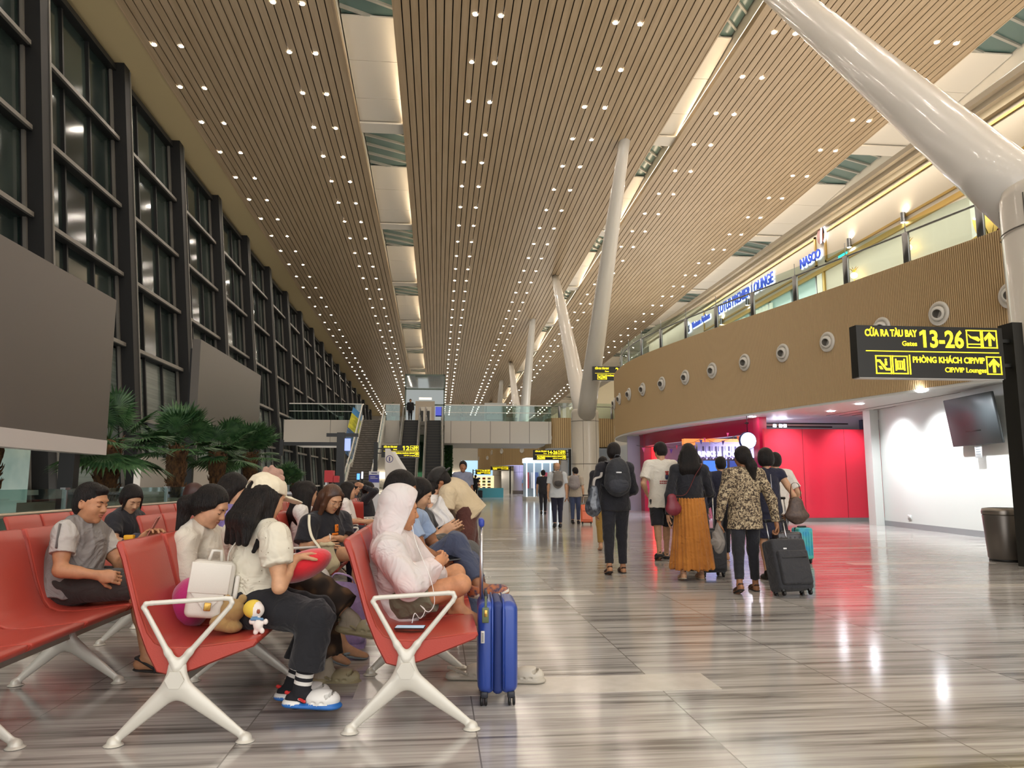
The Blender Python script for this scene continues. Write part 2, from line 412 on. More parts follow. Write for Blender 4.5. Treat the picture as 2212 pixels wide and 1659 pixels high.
def ribbed(P, zb, zt, name, pitch=.052):
    q = catmull(P, pitch/4); d = np.gradient(q, axis=0); d /= np.linalg.norm(d, axis=1)[:, None]; nn = np.stack([-d[:, 1], d[:, 0]], 1)  # towards the hall
    off = np.array([0, .018, .018, 0])[np.arange(len(q)) % 4]; off2 = off
    r = q+nn*off2[:, None]; n = len(r); mb = MB()
    vs = [(x, y, zb) for x, y in r]+[(x, y, zt) for x, y in r]
    for i in range(n-1):
        pass
    k1 = mb.mi(M_rib); k2 = mb.mi(M_ribd); mb.v = vs
    for i in range(n-1):
        mb.f.append((i, i+1, n+i+1, n+i)); mb.m.append(k1 if i % 4 in (0, 1, 2) else k2); mb.sm.append(False)
    inner = q-nn*.25
    mb.add([(x, y, zt) for x, y in r[::4]]+[(x, y, zt) for x, y in inner[::4]], [(i, i+1, len(r[::4])+i+1, len(r[::4])+i) for i in range(len(r[::4])-1)], M_rib)
    mb.add([(x, y, zb) for x, y in inner[::4]]+[(x, y, zt) for x, y in inner[::4]], [(i, i+1, len(r[::4])+i+1, len(r[::4])+i) for i in range(len(r[::4])-1)], M_white)
    mb.obj(name, kind='structure'); return q, nn
FQ, FN = ribbed(CP, 3.3, 6.3, 'wall_right')
# white lip below, soffit, upper floor
def strip_poly(pts, far, z, m, name, t=.06, **kw):
    n = len(pts); vs = [(x, y, z) for x, y in pts]+[(far, y, z) for x, y in pts]; vs += [(a, b, c+t) for a, b, c in vs]
    fs = []
    for i in range(n-1):
        fs += [(i, n+i, n+i+1, i+1), (2*n+i, 2*n+i+1, 3*n+i+1, 3*n+i)]
    fs += [(i, i+1, 2*n+i+1, 2*n+i) for i in range(n-1)]
    return MB().add(vs, fs, m).obj(name, **kw)
q = FQ[::20]; sel = [p for p in q if p[0] < 14]
M_soffit = mat('linear_soffit', 'dfe0dc', 0.45)
strip_poly([(x-.0, y) for x, y in sel], 25, 3.24, M_soffit, 'ceiling', .06, kind='structure')
strip_poly([(x+.2, y) for x, y in sel], 25, 5.5, M_white, 'floor', .12, kind='structure')
mb = MB()
for j in range(9):
    x = 11.9+.42*j
    mb.box((x, 8, 3.232), (x+.02, 22, 3.24), M_jt)
mb.obj('trim_20', kind='structure')

# ---- glass balustrade on the balcony edge
def balustrade(P, z, name, label, post=2.0, s=0):
    q = catmull(P, .25); root = empty(name, (0, 0, 0), label=label, cat='railing')
    g = MB(); n = len(q)
    vs = [(x, y, z) for x, y in q]+[(x, y, z+1.1) for x, y in q]
    g.add(vs, [(i, i+1, n+i+1, n+i) for i in range(n-1)], M_glass); g.obj('glass_panel', root)
    MB().tube([(x, y, z+.85) for x, y in q[::2]], .028, M_steel, n=8).obj('handrail', root)
    for i in range(2, n, int(post/.25)):
        x, y = q[i]; p = MB(); d = nrm([*(q[min(i+1, n-1)]-q[i-1]), 0]); nn_ = np.array([-d[1], d[0], 0])
        p.rbox((x, y, z+.42), (.035, .09, .45), .01, M_steel, np.stack([nn_, d, [0, 0, 1]], 1), seg=1)
        p.tube([(x, y, z+.8), (x, y, z+1.22)], .012, M_steel, n=6); p.obj('post', root)
    return root
balustrade([(x+.3, y) for x, y in CP], 6.28, 'glass_balustrade', 'glass railing with grey posts on top of the curved ribbed balcony front')

# ---- air nozzles on the ribbed front
M_vent = mat('vent_white', 'd6d2c8', 0.4)
def nozzle():
    root = empty('air_nozzle')
    MB().lathe([(.27, 0), (.272, .02), (.25, .045), (.2, .05), (.185, .03), (.17, .02)], m=M_vent, n=36).obj('flange', root)
    R = Matrix.Rotation(math.radians(20), 3, 'Y') @ Matrix.Rotation(math.radians(10), 3, 'X')
    mb = MB(); mb.lathe([(.165, -.03), (.165, .05), (.14, .12), (.105, .14), (.095, .13)], m=M_vent, n=32, R=np.array(R), cap=False)
    mb.lathe([(.096, .132), (.09, .02), (.0, .02)], m=mat('nozzle_inside', '6a655c', .6), n=32, R=np.array(R), cap=False)
    mb.obj('nozzle', root); return root
nz = nozzle(); first = True
for i, (X, Y) in enumerate([(11.37, 13.57), (11.05, 15.28), (10.72, 16.9), (10.32, 18.75), (9.9, 20.5), (9.5, 22.27), (9.1, 24.0), (8.75, 25.7), (8.45, 27.45), (8.26, 29.2), (8.12, 30.9), (8.1, 32.7), (8.3, 34.5), (8.75, 36.3)]):
    j = int(np.argmin(np.linalg.norm(FQ-np.array([X, Y]), axis=1))); p = FQ[j]; n_ = FN[j]
    lab = 'round white air nozzle on the curved ribbed balcony front, number %d along its row' % (i+1)
    words = ['nearest the right edge', 'above the right part of the hanging gate sign', 'half hidden behind the top of the gate sign', 'just left of the gate sign', 'two places left of the gate sign', 'three places left of the gate sign', 'above the middle of the red shop header', 'fourth before the middle of the curve', 'left above the shop header joint', 'where the row starts to bunch up', 'on the bend', 'on the far bend', 'near the far rounded end', 'last, at the far rounded end']
    o = nz if first else copy_tree(nz); first = False
    o.location = (p[0]+n_[0]*.02, p[1]+n_[1]*.02, 4.9)
    o.rotation_mode = 'QUATERNION'
    zax = Vector((n_[0], n_[1], 0)); xax = Vector((0, 0, 1)).cross(zax).normalized(); yax = zax.cross(xax)
    o.rotation_quaternion = Matrix((xax, yax, zax)).transposed().to_quaternion()
    o['label'] = 'white air nozzle on the balcony front, '+words[i]; o['category'] = 'air nozzle'; o['group'] = 'air nozzles on the curved balcony front'

# ---- white wall with the screen, red hoarding, return
WD = nrm([11.72-12.47, 14.64-20.17, 0])
def wall_strip(p, q, z0, z1, t, m, name, kind='structure', **kw):
    p = np.array([*p, 0.]); q = np.array([*q, 0.]); d = nrm(q-p); n = np.array([-d[1], d[0], 0])*t
    vs = [p, q, q+n, p+n]; vs = [(*v[:2], z0) for v in vs]+[(*v[:2], z1) for v in vs]
    return MB().add(vs, [(3,2,1,0), (4,5,6,7), (0,1,5,4), (1,2,6,5), (2,3,7,6), (3,0,4,7)], m).obj(name, kind=kind, **kw)
M_wallw = mat('white_wall', 'd8dad6', 0.4)
pA = (12.47, 20.17); pB = tuple((np.array([12.47, 20.17, 0])+WD*9.5)[:2])
wall_strip(pA, pB, 0, 3.24, .3, M_wallw, 'wall_tv')
M_grey = mat('grey_skirting', '8b8c8e', 0.35)
o_ = np.array([-.012, 0])
wall_strip((pA[0]-.012, pA[1]), (pB[0]-.012, pB[1]), 0, .14, .012, M_grey, 'baseboard_right')
M_red = mat('red_gloss_panel', 'de3048', 0.22, spec=.6)
MB().box((9.98, 22.2, .12), (13.9, 22.32, 2.83), M_red).obj('wall_red', kind='structure')
MB().box((9.98, 22.18, 0), (13.9, 22.3, .12), M_steel).obj('baseboard_red', kind='structure')
MB().box((12.45, 20.15, 0), (12.2, 20.5, 3.24), M_wallw).obj('wall_end', kind='structure')
mb = MB()
for x in (11.2, 12.55): mb.box((x, 22.192, .12), (x+.012, 22.2, 2.83), mat('red_joint', '8c1626', .5))
mb.obj('trim_21', kind='structure')
# dark room above/behind the hoarding
MB().box((13.6, 22.9, 0), (25, 23.1, 3.2), mat('back_room_dark', '2b2e40', .8)).obj('wall_back', kind='structure')

# ---- far parts of the concourse: more curved fronts, end wall
for k, y0 in enumerate((54.5, 76, 97.5)):
    P = [(12.5, y0), (10.6, y0+.4), (9.0, y0+3), (8.5, y0+6), (8.6, y0+10), (9.3, y0+14), (10.6, y0+17.5), (12.8, y0+19)]
    if k == 0: P = [(13, y0), (8.25, y0), (8.6, y0+5), (8.9, y0+10), (9.3, y0+14), (10.6, y0+17.5), (12.8, y0+19)]
    P = P if k == 0 else [(12.5, y0), (9.6, y0+.6), (6.8-k*.2, y0+4), (6.2-k*.3, y0+8), (6.6, y0+12), (8.2, y0+16), (10, y0+18.5), (12.8, y0+19)]
    qq, qn = ribbed(P, 3.0 if k else 3.7, 5.9, 'wall_right', pitch=.16)
    strip_poly([tuple(p) for p in qq[::20]], 24, 3.0 if k else 3.7, M_soffit, 'ceiling', .06, kind='structure')
    balustrade([(x+.3, y) for x, y in P], 5.9, 'glass_balustrade', ['glass railing on the ribbed balcony just behind the bridge', 'glass railing on the ribbed balcony seen small under the bridge', 'most distant glass railing on the far ribbed balcony'][k], post=4)
    if k: 
        me_f = [c.data for c in nz.children if c.name.startswith('flange')][0]
        for j in range(30, len(qq)-200, 75):
            if qq[j][0] > 9.5: continue
            o = bpy.data.objects.new('air_nozzle', me_f); COL.objects.link(o); n_ = qn[j]
            o.location = (qq[j][0]+n_[0]*.03, qq[j][1]+n_[1]*.03, 4.5)
            zax = Vector((n_[0], n_[1], 0)); xax = Vector((0, 0, 1)).cross(zax).normalized(); yax = zax.cross(xax)
            o.rotation_mode = 'QUATERNION'; o.rotation_quaternion = Matrix((xax, yax, zax)).transposed().to_quaternion()
            tag(o, 'tiny white air nozzle on a distant ribbed front seen under the bridge', 'air nozzle', 'distant air nozzles under the bridge')
for i, (X) in enumerate((8.4, 9.35)):
    o = copy_tree(nz, loc=(X-.35 if i == 0 else X-.3, 54.48, 4.45)); o.rotation_quaternion = Matrix(((1,0,0),(0,0,-1),(0,1,0))).to_quaternion()
    o['label'] = 'white air nozzle on the flat brown wall beside the V column, %s of two' % ('left' if i == 0 else 'right'); o['group'] = 'air nozzles beside the V column'
MB().box((-14, 149.5, 0), (26, 150, 15), mat('end_wall', 'b9b6ae', .6)).obj('wall_back', kind='structure')
MB().box((25, -9, 0), (25.4, 150, 19), M_white).obj('wall_right', kind='structure')
# ground floor back wall of the right side beyond the shop
MB().box((12.5, 40.5, 0), (12.8, 150, 3.7), mat('far_shop_wall', 'cfd3d6', .5)).obj('wall_shop', kind='structure')
# under-bridge left side: grey curtain wall
MB().box((-.2, 60.5, 0), (0.05, 80, 4.0), mat('lift_lobby_wall', '8d918c', .4)).obj('wall_lobby', kind='structure')
# ================================================================== IMPLICIT-SURFACE MODELLER FOR BODIES AND CLOTH
def fr(f, u=(0, 0, 1)):                     # frame whose columns are right, forward, up
    f = nrm(f); r = nrm(np.cross(f, u)); return np.stack([r, f, np.cross(r, f)], 1)
class SDF:
    def __init__(s): s.p = []
    def rc(s, a, b, ra, rb, k=.02, m=0, sub=False, cut=None, cuta=None, fl=None):
        """round cone a-b; cut: fraction at which the b end is cut square; fl: (axis, factor) flattening"""
        s.p.append(('rc', np.array(a, float), np.array(b, float), ra, rb, k, m, sub, cut, cuta, fl)); return s
    def el(s, c, r, R=None, k=.02, m=0, sub=False, planes=None):
        s.p.append(('el', np.array(c, float), np.array(r, float), np.eye(3) if R is None else np.array(R, float), k, m, sub, planes)); return s
    def bounds(s):
        lo = np.full(3, 1e9); hi = -lo
        for p in s.p:
            if p[0] == 'rc':
                if p[7]: continue
                for c, r in ((p[1], p[3]), (p[2], p[4])): lo = np.minimum(lo, c-r); hi = np.maximum(hi, c+r)
            else:
                if p[6]: continue
                r = np.abs(p[3])@p[2]; lo = np.minimum(lo, p[1]-r); hi = np.maximum(hi, p[1]+r)
        return lo, hi
    def mesh(s, h, mats, name, disp=None, planes=None, smooth=0):
        lo, hi = s.bounds(); lo = lo-.03; hi = hi+.03
        n = np.ceil((hi-lo)/h).astype(int)+1
        F = np.full(n, .1, np.float32); L = np.zeros(n, np.uint8)
        ax = [lo[i]+h*np.arange(n[i]) for i in range(3)]
        for p in s.p:
            if p[0] == 'rc':
                _, a, b, ra, rb, k, m, sub, cut, cuta, fl = p
                l2 = np.minimum(a-ra, b-rb); h2 = np.maximum(a+ra, b+rb)
            else:
                _, c, r, R, k, m, sub, pl = p
                e = np.abs(R)@r; l2 = c-e; h2 = c+e
            mg = k+h*2+.01
            i0 = np.maximum(0, np.floor((l2-mg-lo)/h).astype(int)); i1 = np.minimum(n, np.ceil((h2+mg-lo)/h).astype(int)+1)
            if (i1 <= i0).any(): continue
            sl = tuple(slice(i0[j], i1[j]) for j in range(3))
            X = ax[0][sl[0]][:, None, None].astype(np.float32); Y = ax[1][sl[1]][None, :, None].astype(np.float32); Z = ax[2][sl[2]][None, None, :].astype(np.float32)
            if p[0] == 'rc':
                d = b-a; L2 = float(d@d)+1e-9
                px, py, pz = X-a[0], Y-a[1], Z-a[2]
                t = (px*d[0]+py*d[1]+pz*d[2])/L2; tc = np.clip(t, 0, 1)
                qx, qy, qz = px-tc*d[0], py-tc*d[1], pz-tc*d[2]
                if fl is not None:
                    w_ = nrm(fl[0]); pr_ = (qx*w_[0]+qy*w_[1]+qz*w_[2])*(1/fl[1]-1); D = np.sqrt((qx+pr_*w_[0])**2+(qy+pr_*w_[1])**2+(qz+pr_*w_[2])**2)
                else: D = np.sqrt(qx*qx+qy*qy+qz*qz)
                D = D-(ra+(rb-ra)*tc)
                Ln = math.sqrt(L2)
                if cut is not None: D = np.maximum(D, (t-cut)*Ln)
                if cuta is not None: D = np.maximum(D, (cuta-t)*Ln)
            else:
                qx, qy, qz = X-c[0], Y-c[1], Z-c[2]
                u = [(R[0, j]*qx+R[1, j]*qy+R[2, j]*qz)/r[j] for j in range(3)]
                k0 = np.sqrt(u[0]**2+u[1]**2+u[2]**2)+1e-6; k1 = np.sqrt((u[0]/r[0])**2+(u[1]/r[1])**2+(u[2]/r[2])**2)+1e-6
                D = k0*(k0-1)/k1
                if pl:
                    for (q, nn_) in pl: D = np.maximum(D, (X-q[0])*nn_[0]+(Y-q[1])*nn_[1]+(Z-q[2])*nn_[2])
            D = D.astype(np.float32); f = F[sl]
            if sub:
                hh = np.clip(.5-.5*(f+D)/max(k, 1e-4), 0, 1); F[sl] = f*(1-hh)-D*hh+k*hh*(1-hh)
            else:
                lab = D < f; lb = L[sl]; lb[lab] = m; L[sl] = lb
                hh = np.clip(.5+.5*(f-D)/max(k, 1e-4), 0, 1); F[sl] = f*(1-hh)+D*hh-k*hh*(1-hh)
        if disp is not None or planes:
            X = ax[0][:, None, None].astype(np.float32); Y = ax[1][None, :, None].astype(np.float32); Z = ax[2][None, None, :].astype(np.float32)
            if disp is not None: F = F+disp(X, Y, Z)
            for (q, nn_) in planes or (): F = np.maximum(F, ((X-q[0])*nn_[0]+(Y-q[1])*nn_[1]+(Z-q[2])*nn_[2]).astype(np.float32))
        return nets(F, lo, h, L, mats, name)
def nets(F, lo, h, L, mats, name):
    F = F.astype(np.float32); S = F < 0
    c = [S[i:S.shape[0]-1+i, j:S.shape[1]-1+j, k:S.shape[2]-1+k] for i in (0, 1) for j in (0, 1) for k in (0, 1)]
    anyv = c[0] | c[1] | c[2] | c[3] | c[4] | c[5] | c[6] | c[7]; allv = c[0] & c[1] & c[2] & c[3] & c[4] & c[5] & c[6] & c[7]
    A = anyv & ~allv; I = np.argwhere(A); N = len(I)
    vid = np.full(A.shape, -1, np.int64); vid[A] = np.arange(N)
    off = np.array([(i, j, k) for i in (0, 1) for j in (0, 1) for k in (0, 1)])
    V = np.stack([F[I[:, 0]+o[0], I[:, 1]+o[1], I[:, 2]+o[2]] for o in off], 1)
    E = [(a, b) for a in range(8) for b in range(a+1, 8) if abs(off[a]-off[b]).sum() == 1]
    acc = np.zeros((N, 3)); cnt = np.zeros(N)
    for a, b in E:
        va, vb = V[:, a], V[:, b]; m = (va < 0) != (vb < 0); t = va/(va-vb+1e-12*(va == vb)); t = np.where(m, t, 0)
        acc += np.where(m[:, None], off[a]+(off[b]-off[a])*t[:, None], 0); cnt += m
    P = (I+acc/cnt[:, None])*h+lo
    quads = []
    for axs in range(3):
        s0 = [slice(None)]*3; s1 = [slice(None)]*3; s0[axs] = slice(0, -1); s1[axs] = slice(1, None)
        a, b = S[tuple(s0)], S[tuple(s1)]; E_ = np.argwhere(a != b); o1, o2 = [q for q in range(3) if q != axs]
        E_ = E_[(E_[:, o1] > 0) & (E_[:, o2] > 0) & (E_[:, o1] < S.shape[o1]-1) & (E_[:, o2] < S.shape[o2]-1)]
        sgn = a[tuple(E_.T)]
        def q(d1, d2):
            J = E_.copy(); J[:, o1] -= d1; J[:, o2] -= d2; return vid[tuple(J.T)]
        Q = np.stack([q(1, 1), q(0, 1), q(0, 0), q(1, 0)], 1)
        flip = sgn if axs != 1 else ~sgn
        Q = np.where(flip[:, None], Q, Q[:, ::-1]); quads.append(Q)
    Q = np.concatenate(quads); Q = Q[(Q >= 0).all(1)]
    me = bpy.data.meshes.new(name); me.vertices.add(N); me.vertices.foreach_set('co', P.astype(np.float32).ravel())
    nq = len(Q); me.loops.add(nq*4); me.loops.foreach_set('vertex_index', Q.astype(np.int32).ravel()); me.polygons.add(nq)
    me.polygons.foreach_set('loop_start', np.arange(0, nq*4, 4, dtype=np.int32)); me.polygons.foreach_set('loop_total', np.full(nq, 4, np.int32))
    for m in mats: me.materials.append(m)
    if len(mats) > 1:
        lab = L[I[:, 0], I[:, 1], I[:, 2]]; me.polygons.foreach_set('material_index', np.minimum(lab[Q[:, 0]], len(mats)-1).astype(np.int32))
    me.polygons.foreach_set('use_smooth', np.ones(nq, bool)); me.update(); me.validate(); return me
def link_mesh(me, name, parent=None):
    o = bpy.data.objects.new(name, me); COL.objects.link(o)
    if parent: o.parent = parent
    return o
def folds(amp, s=1.0, dirv=(0, 0, 1), seed=0.0, fine=1.0):
    """cloth folds: warped ridges running roughly along dirv"""
    d = nrm(dirv); a = nrm(np.cross(d, [.3, .8, .5])); b = np.cross(d, a)
    def f(X, Y, Z):
        u = (X*a[0]+Y*a[1]+Z*a[2]); v = (X*b[0]+Y*b[1]+Z*b[2]); w_ = (X*d[0]+Y*d[1]+Z*d[2])
        w1 = np.sin(w_*11*s+seed)+.6*np.sin(v*15*s+seed*2)
        a1 = (.5+.5*np.sin(u*62*s+3.0*w1))**2; a2 = (.5+.5*np.sin((u*.6+v*.8)*84*s*fine+2.6*np.sin(w_*19*s+seed*3)+2*np.sin(u*17)))**3
        q = .5-(a1*1.1*(.5+.5*np.sin(w_*13+seed))+a2*1.0*(.5+.5*np.sin(v*16+seed*2)))
        return (amp*q*1.1).astype(np.float32)
    return f
def strands(amp, seed=0.0):
    def f(X, Y, Z): return (amp*(np.sin(X*310+9*np.sin(Z*9+seed)+3*np.sin(Y*40))+np.sin(Y*290+8*np.sin(Z*8+seed*2)+2*np.sin(X*37)))*.5).astype(np.float32)
    return f
# ================================================================== BRIDGE, STAIR, ESCALATORS, LIFT
M_panel = mat('bridge_panel', 'cbc4b9', 0.45)
BY = 54.0
root = empty('footbridge', (0, 0, 0), label='beige panelled footbridge crossing the hall at upper-floor level', cat='bridge')
mb = MB(); mb.box((-10.8, BY, 4.0), (-5.45, BY+8, 5.6), M_panel); mb.box((-3.75, BY, 4.0), (-2.75, BY+.6, 5.6), M_panel); mb.box((.45, BY, 4.0), (8.2, BY+8, 5.6), M_panel)
mb.box((-10.8, BY+.6, 5.3), (8.2, BY+11.2, 5.6), M_panel)
for i in range(6):
    x = .9+1.42*i; mb.box((x, BY-.006, 4.0), (x+.03, BY, 5.6), M_jt)
for x in (-7.6, -6.4): mb.box((x, BY-.006, 4.0), (x+.025, BY, 5.6), M_jt)
mb.obj('deck', root)
for (a, b) in ((-10.5, -5.45), (-3.75, -2.75), (.45, 8.2)):
    MB().box((a, BY+.1, 5.6), (b, BY+.12, 6.75), M_glass).obj('glass_panel', root)
    mb = MB(); mb.box((a, BY+.06, 6.72), (b, BY+.16, 6.79), mat('rail_bright', 'e8e6e0', .3)); mb.box((a, BY+.08, 6.2), (b, BY+.12, 6.24), mat('rail_bright'))
    mb.obj('handrail', root)
# granite stair
M_step = mat('granite_step', '8b837a', 0.5, noise=(6, '6f6860'))
M_riser = mat('granite_riser', '5c554d', 0.6)
M_cream = mat('stair_side_cream', 'e6e3da', 0.4)
st = empty('staircase', (0, 0, 0), label='wide grey granite staircase rising to the bridge beside the escalators', cat='stairs')
SX0, SX1, SYb, n = -5.3, -3.95, 43.2, 34
mb = MB(); mb2 = MB()
def sz(i):
    return i*5.6/n
def sy(i):
    return SYb+(i*.29 if i < 13 else i*.29+1.0)
for i in range(n):
    y0 = sy(i); y1 = sy(i+1)
    mb.box((SX0, y0, max(0, sz(i)-.3)), (SX1, y1+.04, sz(i+1)), M_riser); mb.box((SX0, y0-.02, sz(i+1)-.04), (SX1, y1, sz(i+1)+.005), M_step)
mb.obj('steps', st)
for x, s_ in ((SX0-.2, 'l'), (SX1, 'r')):
    m1 = MB()
    for i in range(n):
        y0 = sy(i); y1 = sy(i+1); a = sz(i); b = sz(i+1)
        m1.add([(x, y0, a-.15), (x, y1, b-.15), (x, y1, b+.35), (x, y0, a+.35), (x+.2, y0, a-.15), (x+.2, y1, b-.15), (x+.2, y1, b+.35), (x+.2, y0, a+.35)],
               [(0,1,2,3), (7,6,5,4), (0,4,5,1), (1,5,6,2), (2,6,7,3), (3,7,4,0)], M_cream)
    m1.obj('stringer', st)
    g = MB(); xx = x+.1
    g.add([(xx, sy(0), .35), (xx, sy(13), sz(13)+.35), (xx, sy(14), sz(14)+.35), (xx, sy(n), 5.95), (xx, sy(n), 6.7), (xx, sy(14), sz(14)+1.1), (xx, sy(13), sz(13)+1.1), (xx, sy(0), 1.1)], [(0,1,6,7), (1,2,5,6), (2,3,4,5)], M_glass)
    g.obj('glass_panel', st)
    m = MB(); m.tube([(xx, sy(0), 1.12), (xx, sy(13), sz(13)+1.12), (xx, sy(14), sz(14)+1.12), (xx, sy(n), 6.72), (xx, sy(n)+.6, 6.8)], .05, M_cream, n=8)
    for j in range(0, n, 3): m.box((xx-.02, sy(j), sz(j)+.3), (xx+.02, sy(j)+.04, sz(j)+1.1), M_steel)
    m.obj('handrail', st)
# banner printed on the left rail
xb = SX0-.02
mb = MB()
def pan(i0, i1, m):
    a, b = xb-.05, xb-.72
    mb.add([(a, sy(i0), sz(i0)+.35), (a, sy(i1), sz(i1)+.35), (b, sy(i1), sz(i1)+.95), (b, sy(i0), sz(i0)+.95), (a, sy(i0), sz(i0)+.31), (a, sy(i1), sz(i1)+.31), (b, sy(i1), sz(i1)+.91), (b, sy(i0), sz(i0)+.91)], [(0,1,2,3), (7,6,5,4), (0,4,5,1), (1,5,6,2), (2,6,7,3), (3,7,4,0)], m)
pan(14, 24, mat('banner_navy', '22426b', .5, noise=(4, '4c74a5'))); pan(24, 31, mat('banner_yellow', 'd9d21c', .5, noise=(3, 'a8a50f'))); pan(31, 34, mat('banner_blue', '3f87c6', .5))
mb.obj('stair_banner', label='blue and yellow printed banner running along the left rail of the staircase', cat='banner')

def escalator(x0, x1, label):
    e = empty('escalator', (0, 0, 0), label=label, cat='escalator')
    n_ = 28; yb, yt = 44.3, 54.0; mb = MB(); Ms = mat('escalator_step', '1d1c1a', .5); Me = mat('escalator_step_edge', '4a4438', .5)
    for i in range(n_):
        y0 = yb+(yt-yb)*i/n_; y1 = yb+(yt-yb)*(i+1)/n_; z0 = 5.6*i/n_; z1 = 5.6*(i+1)/n_
        mb.box((x0, y0, z0-.25), (x1, y1+.02, z1), Ms); mb.box((x0, y0-.006, z1-.025), (x1, y0+.02, z1+.004), Me)
    mb.box((x0, yt, 5.3), (x1, yt+2, 5.62), M_steel); mb.box((x0, yb-2, 0), (x1, yb, .03), M_steel); mb.obj('step_band', e)
    for x in (x0-.17, x1+.02):
        m = MB(); P = [(yb-1.6, 0), (yb, 0), (yt, 5.6), (yt+1.6, 5.6)]
        for (ya, za), (yc, zc) in zip(P[:-1], P[1:]):
            m.add([(x, ya, za-.5), (x, yc, zc-.5), (x, yc, zc+.28), (x, ya, za+.28), (x+.15, ya, za-.5), (x+.15, yc, zc-.5), (x+.15, yc, zc+.28), (x+.15, ya, za+.28)], [(0,1,2,3), (7,6,5,4), (0,4,5,1), (1,5,6,2), (2,6,7,3), (3,7,4,0)], mat('escalator_skirt', 'b9b4ad', .22, .7))
        m.obj('skirt_panel', e)
        g = MB(); g.add([(x+.07, ya, za+.28) for ya, za in P]+[(x+.07, ya, za+.95) for ya, za in P], [(i, i+1, 5+i, 4+i) for i in range(3)], M_glass); g.obj('glass_panel', e)
        MB().tube([(x+.07, yb-1.9, .55), (x+.07, yb-1.6, .95), (x+.07, yb, .97), (x+.07, yt, 6.57), (x+.07, yt+1.6, 6.6), (x+.07, yt+1.9, 6.2)], .045, mat('handrail_rubber', '6e6a66', .35), n=8).obj('handrail', e)
    return e
escalator(-2.38, -1.42, 'left escalator with dark steps climbing to the bridge next to the staircase')
escalator(-.78, .18, 'right escalator with dark steps climbing to the bridge below the glass lift')
# glass lift
lf = empty('glass_lift', (0, 0, 0), label='glass lift tower with green-tinted walls standing on the upper floor behind the escalators', cat='lift')
LX0, LX1, LY = -2.95, .55, 66
M_tint = glass('lift_glass', '5f8070', .5)
mb = MB()
for x in (LX0, LX1-.12):
    for y in (LY, LY+2.6): mb.box((x, y, 0), (x+.12, y+.12, 10.7), mat('lift_frame', '5c6c62', .4))
for z in (7.9, 9.3, 10.55):
    mb.box((LX0, LY, z), (LX1, LY+.1, z+.14), mat('lift_frame')); mb.box((LX0, LY+2.6, z), (LX1, LY+2.7, z+.14), mat('lift_frame'))
mb.obj('frame', lf)
MB().box((LX0, LY+.02, 0), (LX1, LY+.05, 10.6), M_tint).obj('glass_wall', lf)
MB().box((LX0+.1, LY+2.5, 5.6), (LX1-.1, LY+2.56, 10.4), mat('lift_back', '46554d', .5)).obj('rear_wall', lf)
mb = MB(); Mp = mat('lift_portal', 'b6aa98', .4)
mb.box((-2.0, LY-.5, 5.6), (-.33, LY-.1, 8.25), Mp); d = mb.obj('door_surround', lf)
mb = MB(); mb.box((-1.72, LY-.53, 5.6), (-1.17, LY-.5, 7.75), mat('lift_door', 'a39a8b', .3, .5)); mb.box((-1.15, LY-.53, 5.6), (-.6, LY-.5, 7.75), mat('lift_door'))
for x in (-1.55, -1.0): mb.box((x, LY-.54, 5.9), (x+.25, LY-.53, 7.4), M_dark)
mb.obj('door', lf)
mb = MB(); mb.box((-.25, LY-.6, 7.0), (.35, LY-.57, 7.75), mat('sign_blue', '4a55b8', .4, emit='4a55c8', es=.5)); mb.obj('lift_notice', lf)
MB().box((-1.7, LY-.2, 8.4), (-.6, LY-.1, 8.6), emis('lift_light', 'fff4dc', .8)).obj('ceiling_lamp', lf)

# framed board, pot plants, white totem on the bridge
bd = empty('plan_board', (0, 0, 0), label='framed white plan board with a row of small figures standing on the bridge', cat='board')
mb = MB(); mb.box((3.35, BY+.5, 5.6), (4.95, BY+.6, 6.98), mat('board_white', 'c9cac6', .4)); mb.obj('panel', bd)
mb = MB(); a, b_ = (3.45, 5.72), (4.78, 6.78)
for (p, q_) in (((a[0], a[1]), (b_[0], a[1]+.03)), ((a[0], b_[1]-.03), (b_[0], b_[1])), ((a[0], a[1]), (a[0]+.03, b_[1])), ((b_[0]-.03, a[1]), (b_[0], b_[1]))):
    mb.box((p[0], BY+.48, p[1]), (q_[0], BY+.5, q_[1]), M_dark)
for i in range(9): mb.box((3.55+i*.13, BY+.485, 6.15+.04*(i % 3)), (3.61+i*.13, BY+.5, 6.2+.04*(i % 3)), M_dark)
mb.obj('drawing', bd)
M_leaf = mat('ficus_leaf', '2f5a2c', .5, noise=(20, '4b7a3c'))
def ficus(x, y, z, h, label, group=None):
    r = empty('pot_plant', (x, y, z), label=label, cat='plant', group=group)
    MB().lathe([(.16, 0), (.2, .32), (.22, .34), (.19, .34), (.0, .3)], m=mat('white_pot', 'dcdcd8', .4), n=20).obj('pot', r)
    MB().tube([(0, 0, .3), (.02, 0, .3+h*.7)], [.02, .01], mat('bark', '5a4630', .8), n=6).obj('stem', r)
    mb = MB(); rr = random.Random(int(x*100))
    for i in range(130):
        t = rr.random(); an = rr.random()*6.28; rad = .3*math.sin(t*2.6+.4)*rr.random()**.5
        c = np.array([rad*math.cos(an), rad*math.sin(an), .4+t*h]); d = nrm([math.cos(an), math.sin(an), rr.uniform(-.3, .8)]); s_ = nrm(np.cross(d, [0, 0, 1])); L = .11
        mb.add([c, c+d*L*.5+s_*.035, c+d*L, c+d*L*.5-s_*.035], [(0, 1, 2, 3)], M_leaf)
    mb.obj('foliage', r); return r
ficus(1.75, BY+.9, 5.6, 1.0, 'leafy pot plant on the bridge left of the framed board', 'pot plants on the bridge')
ficus(5.6, BY+.8, 5.6, .95, 'leafy pot plant on the bridge right of the framed board', 'pot plants on the bridge')
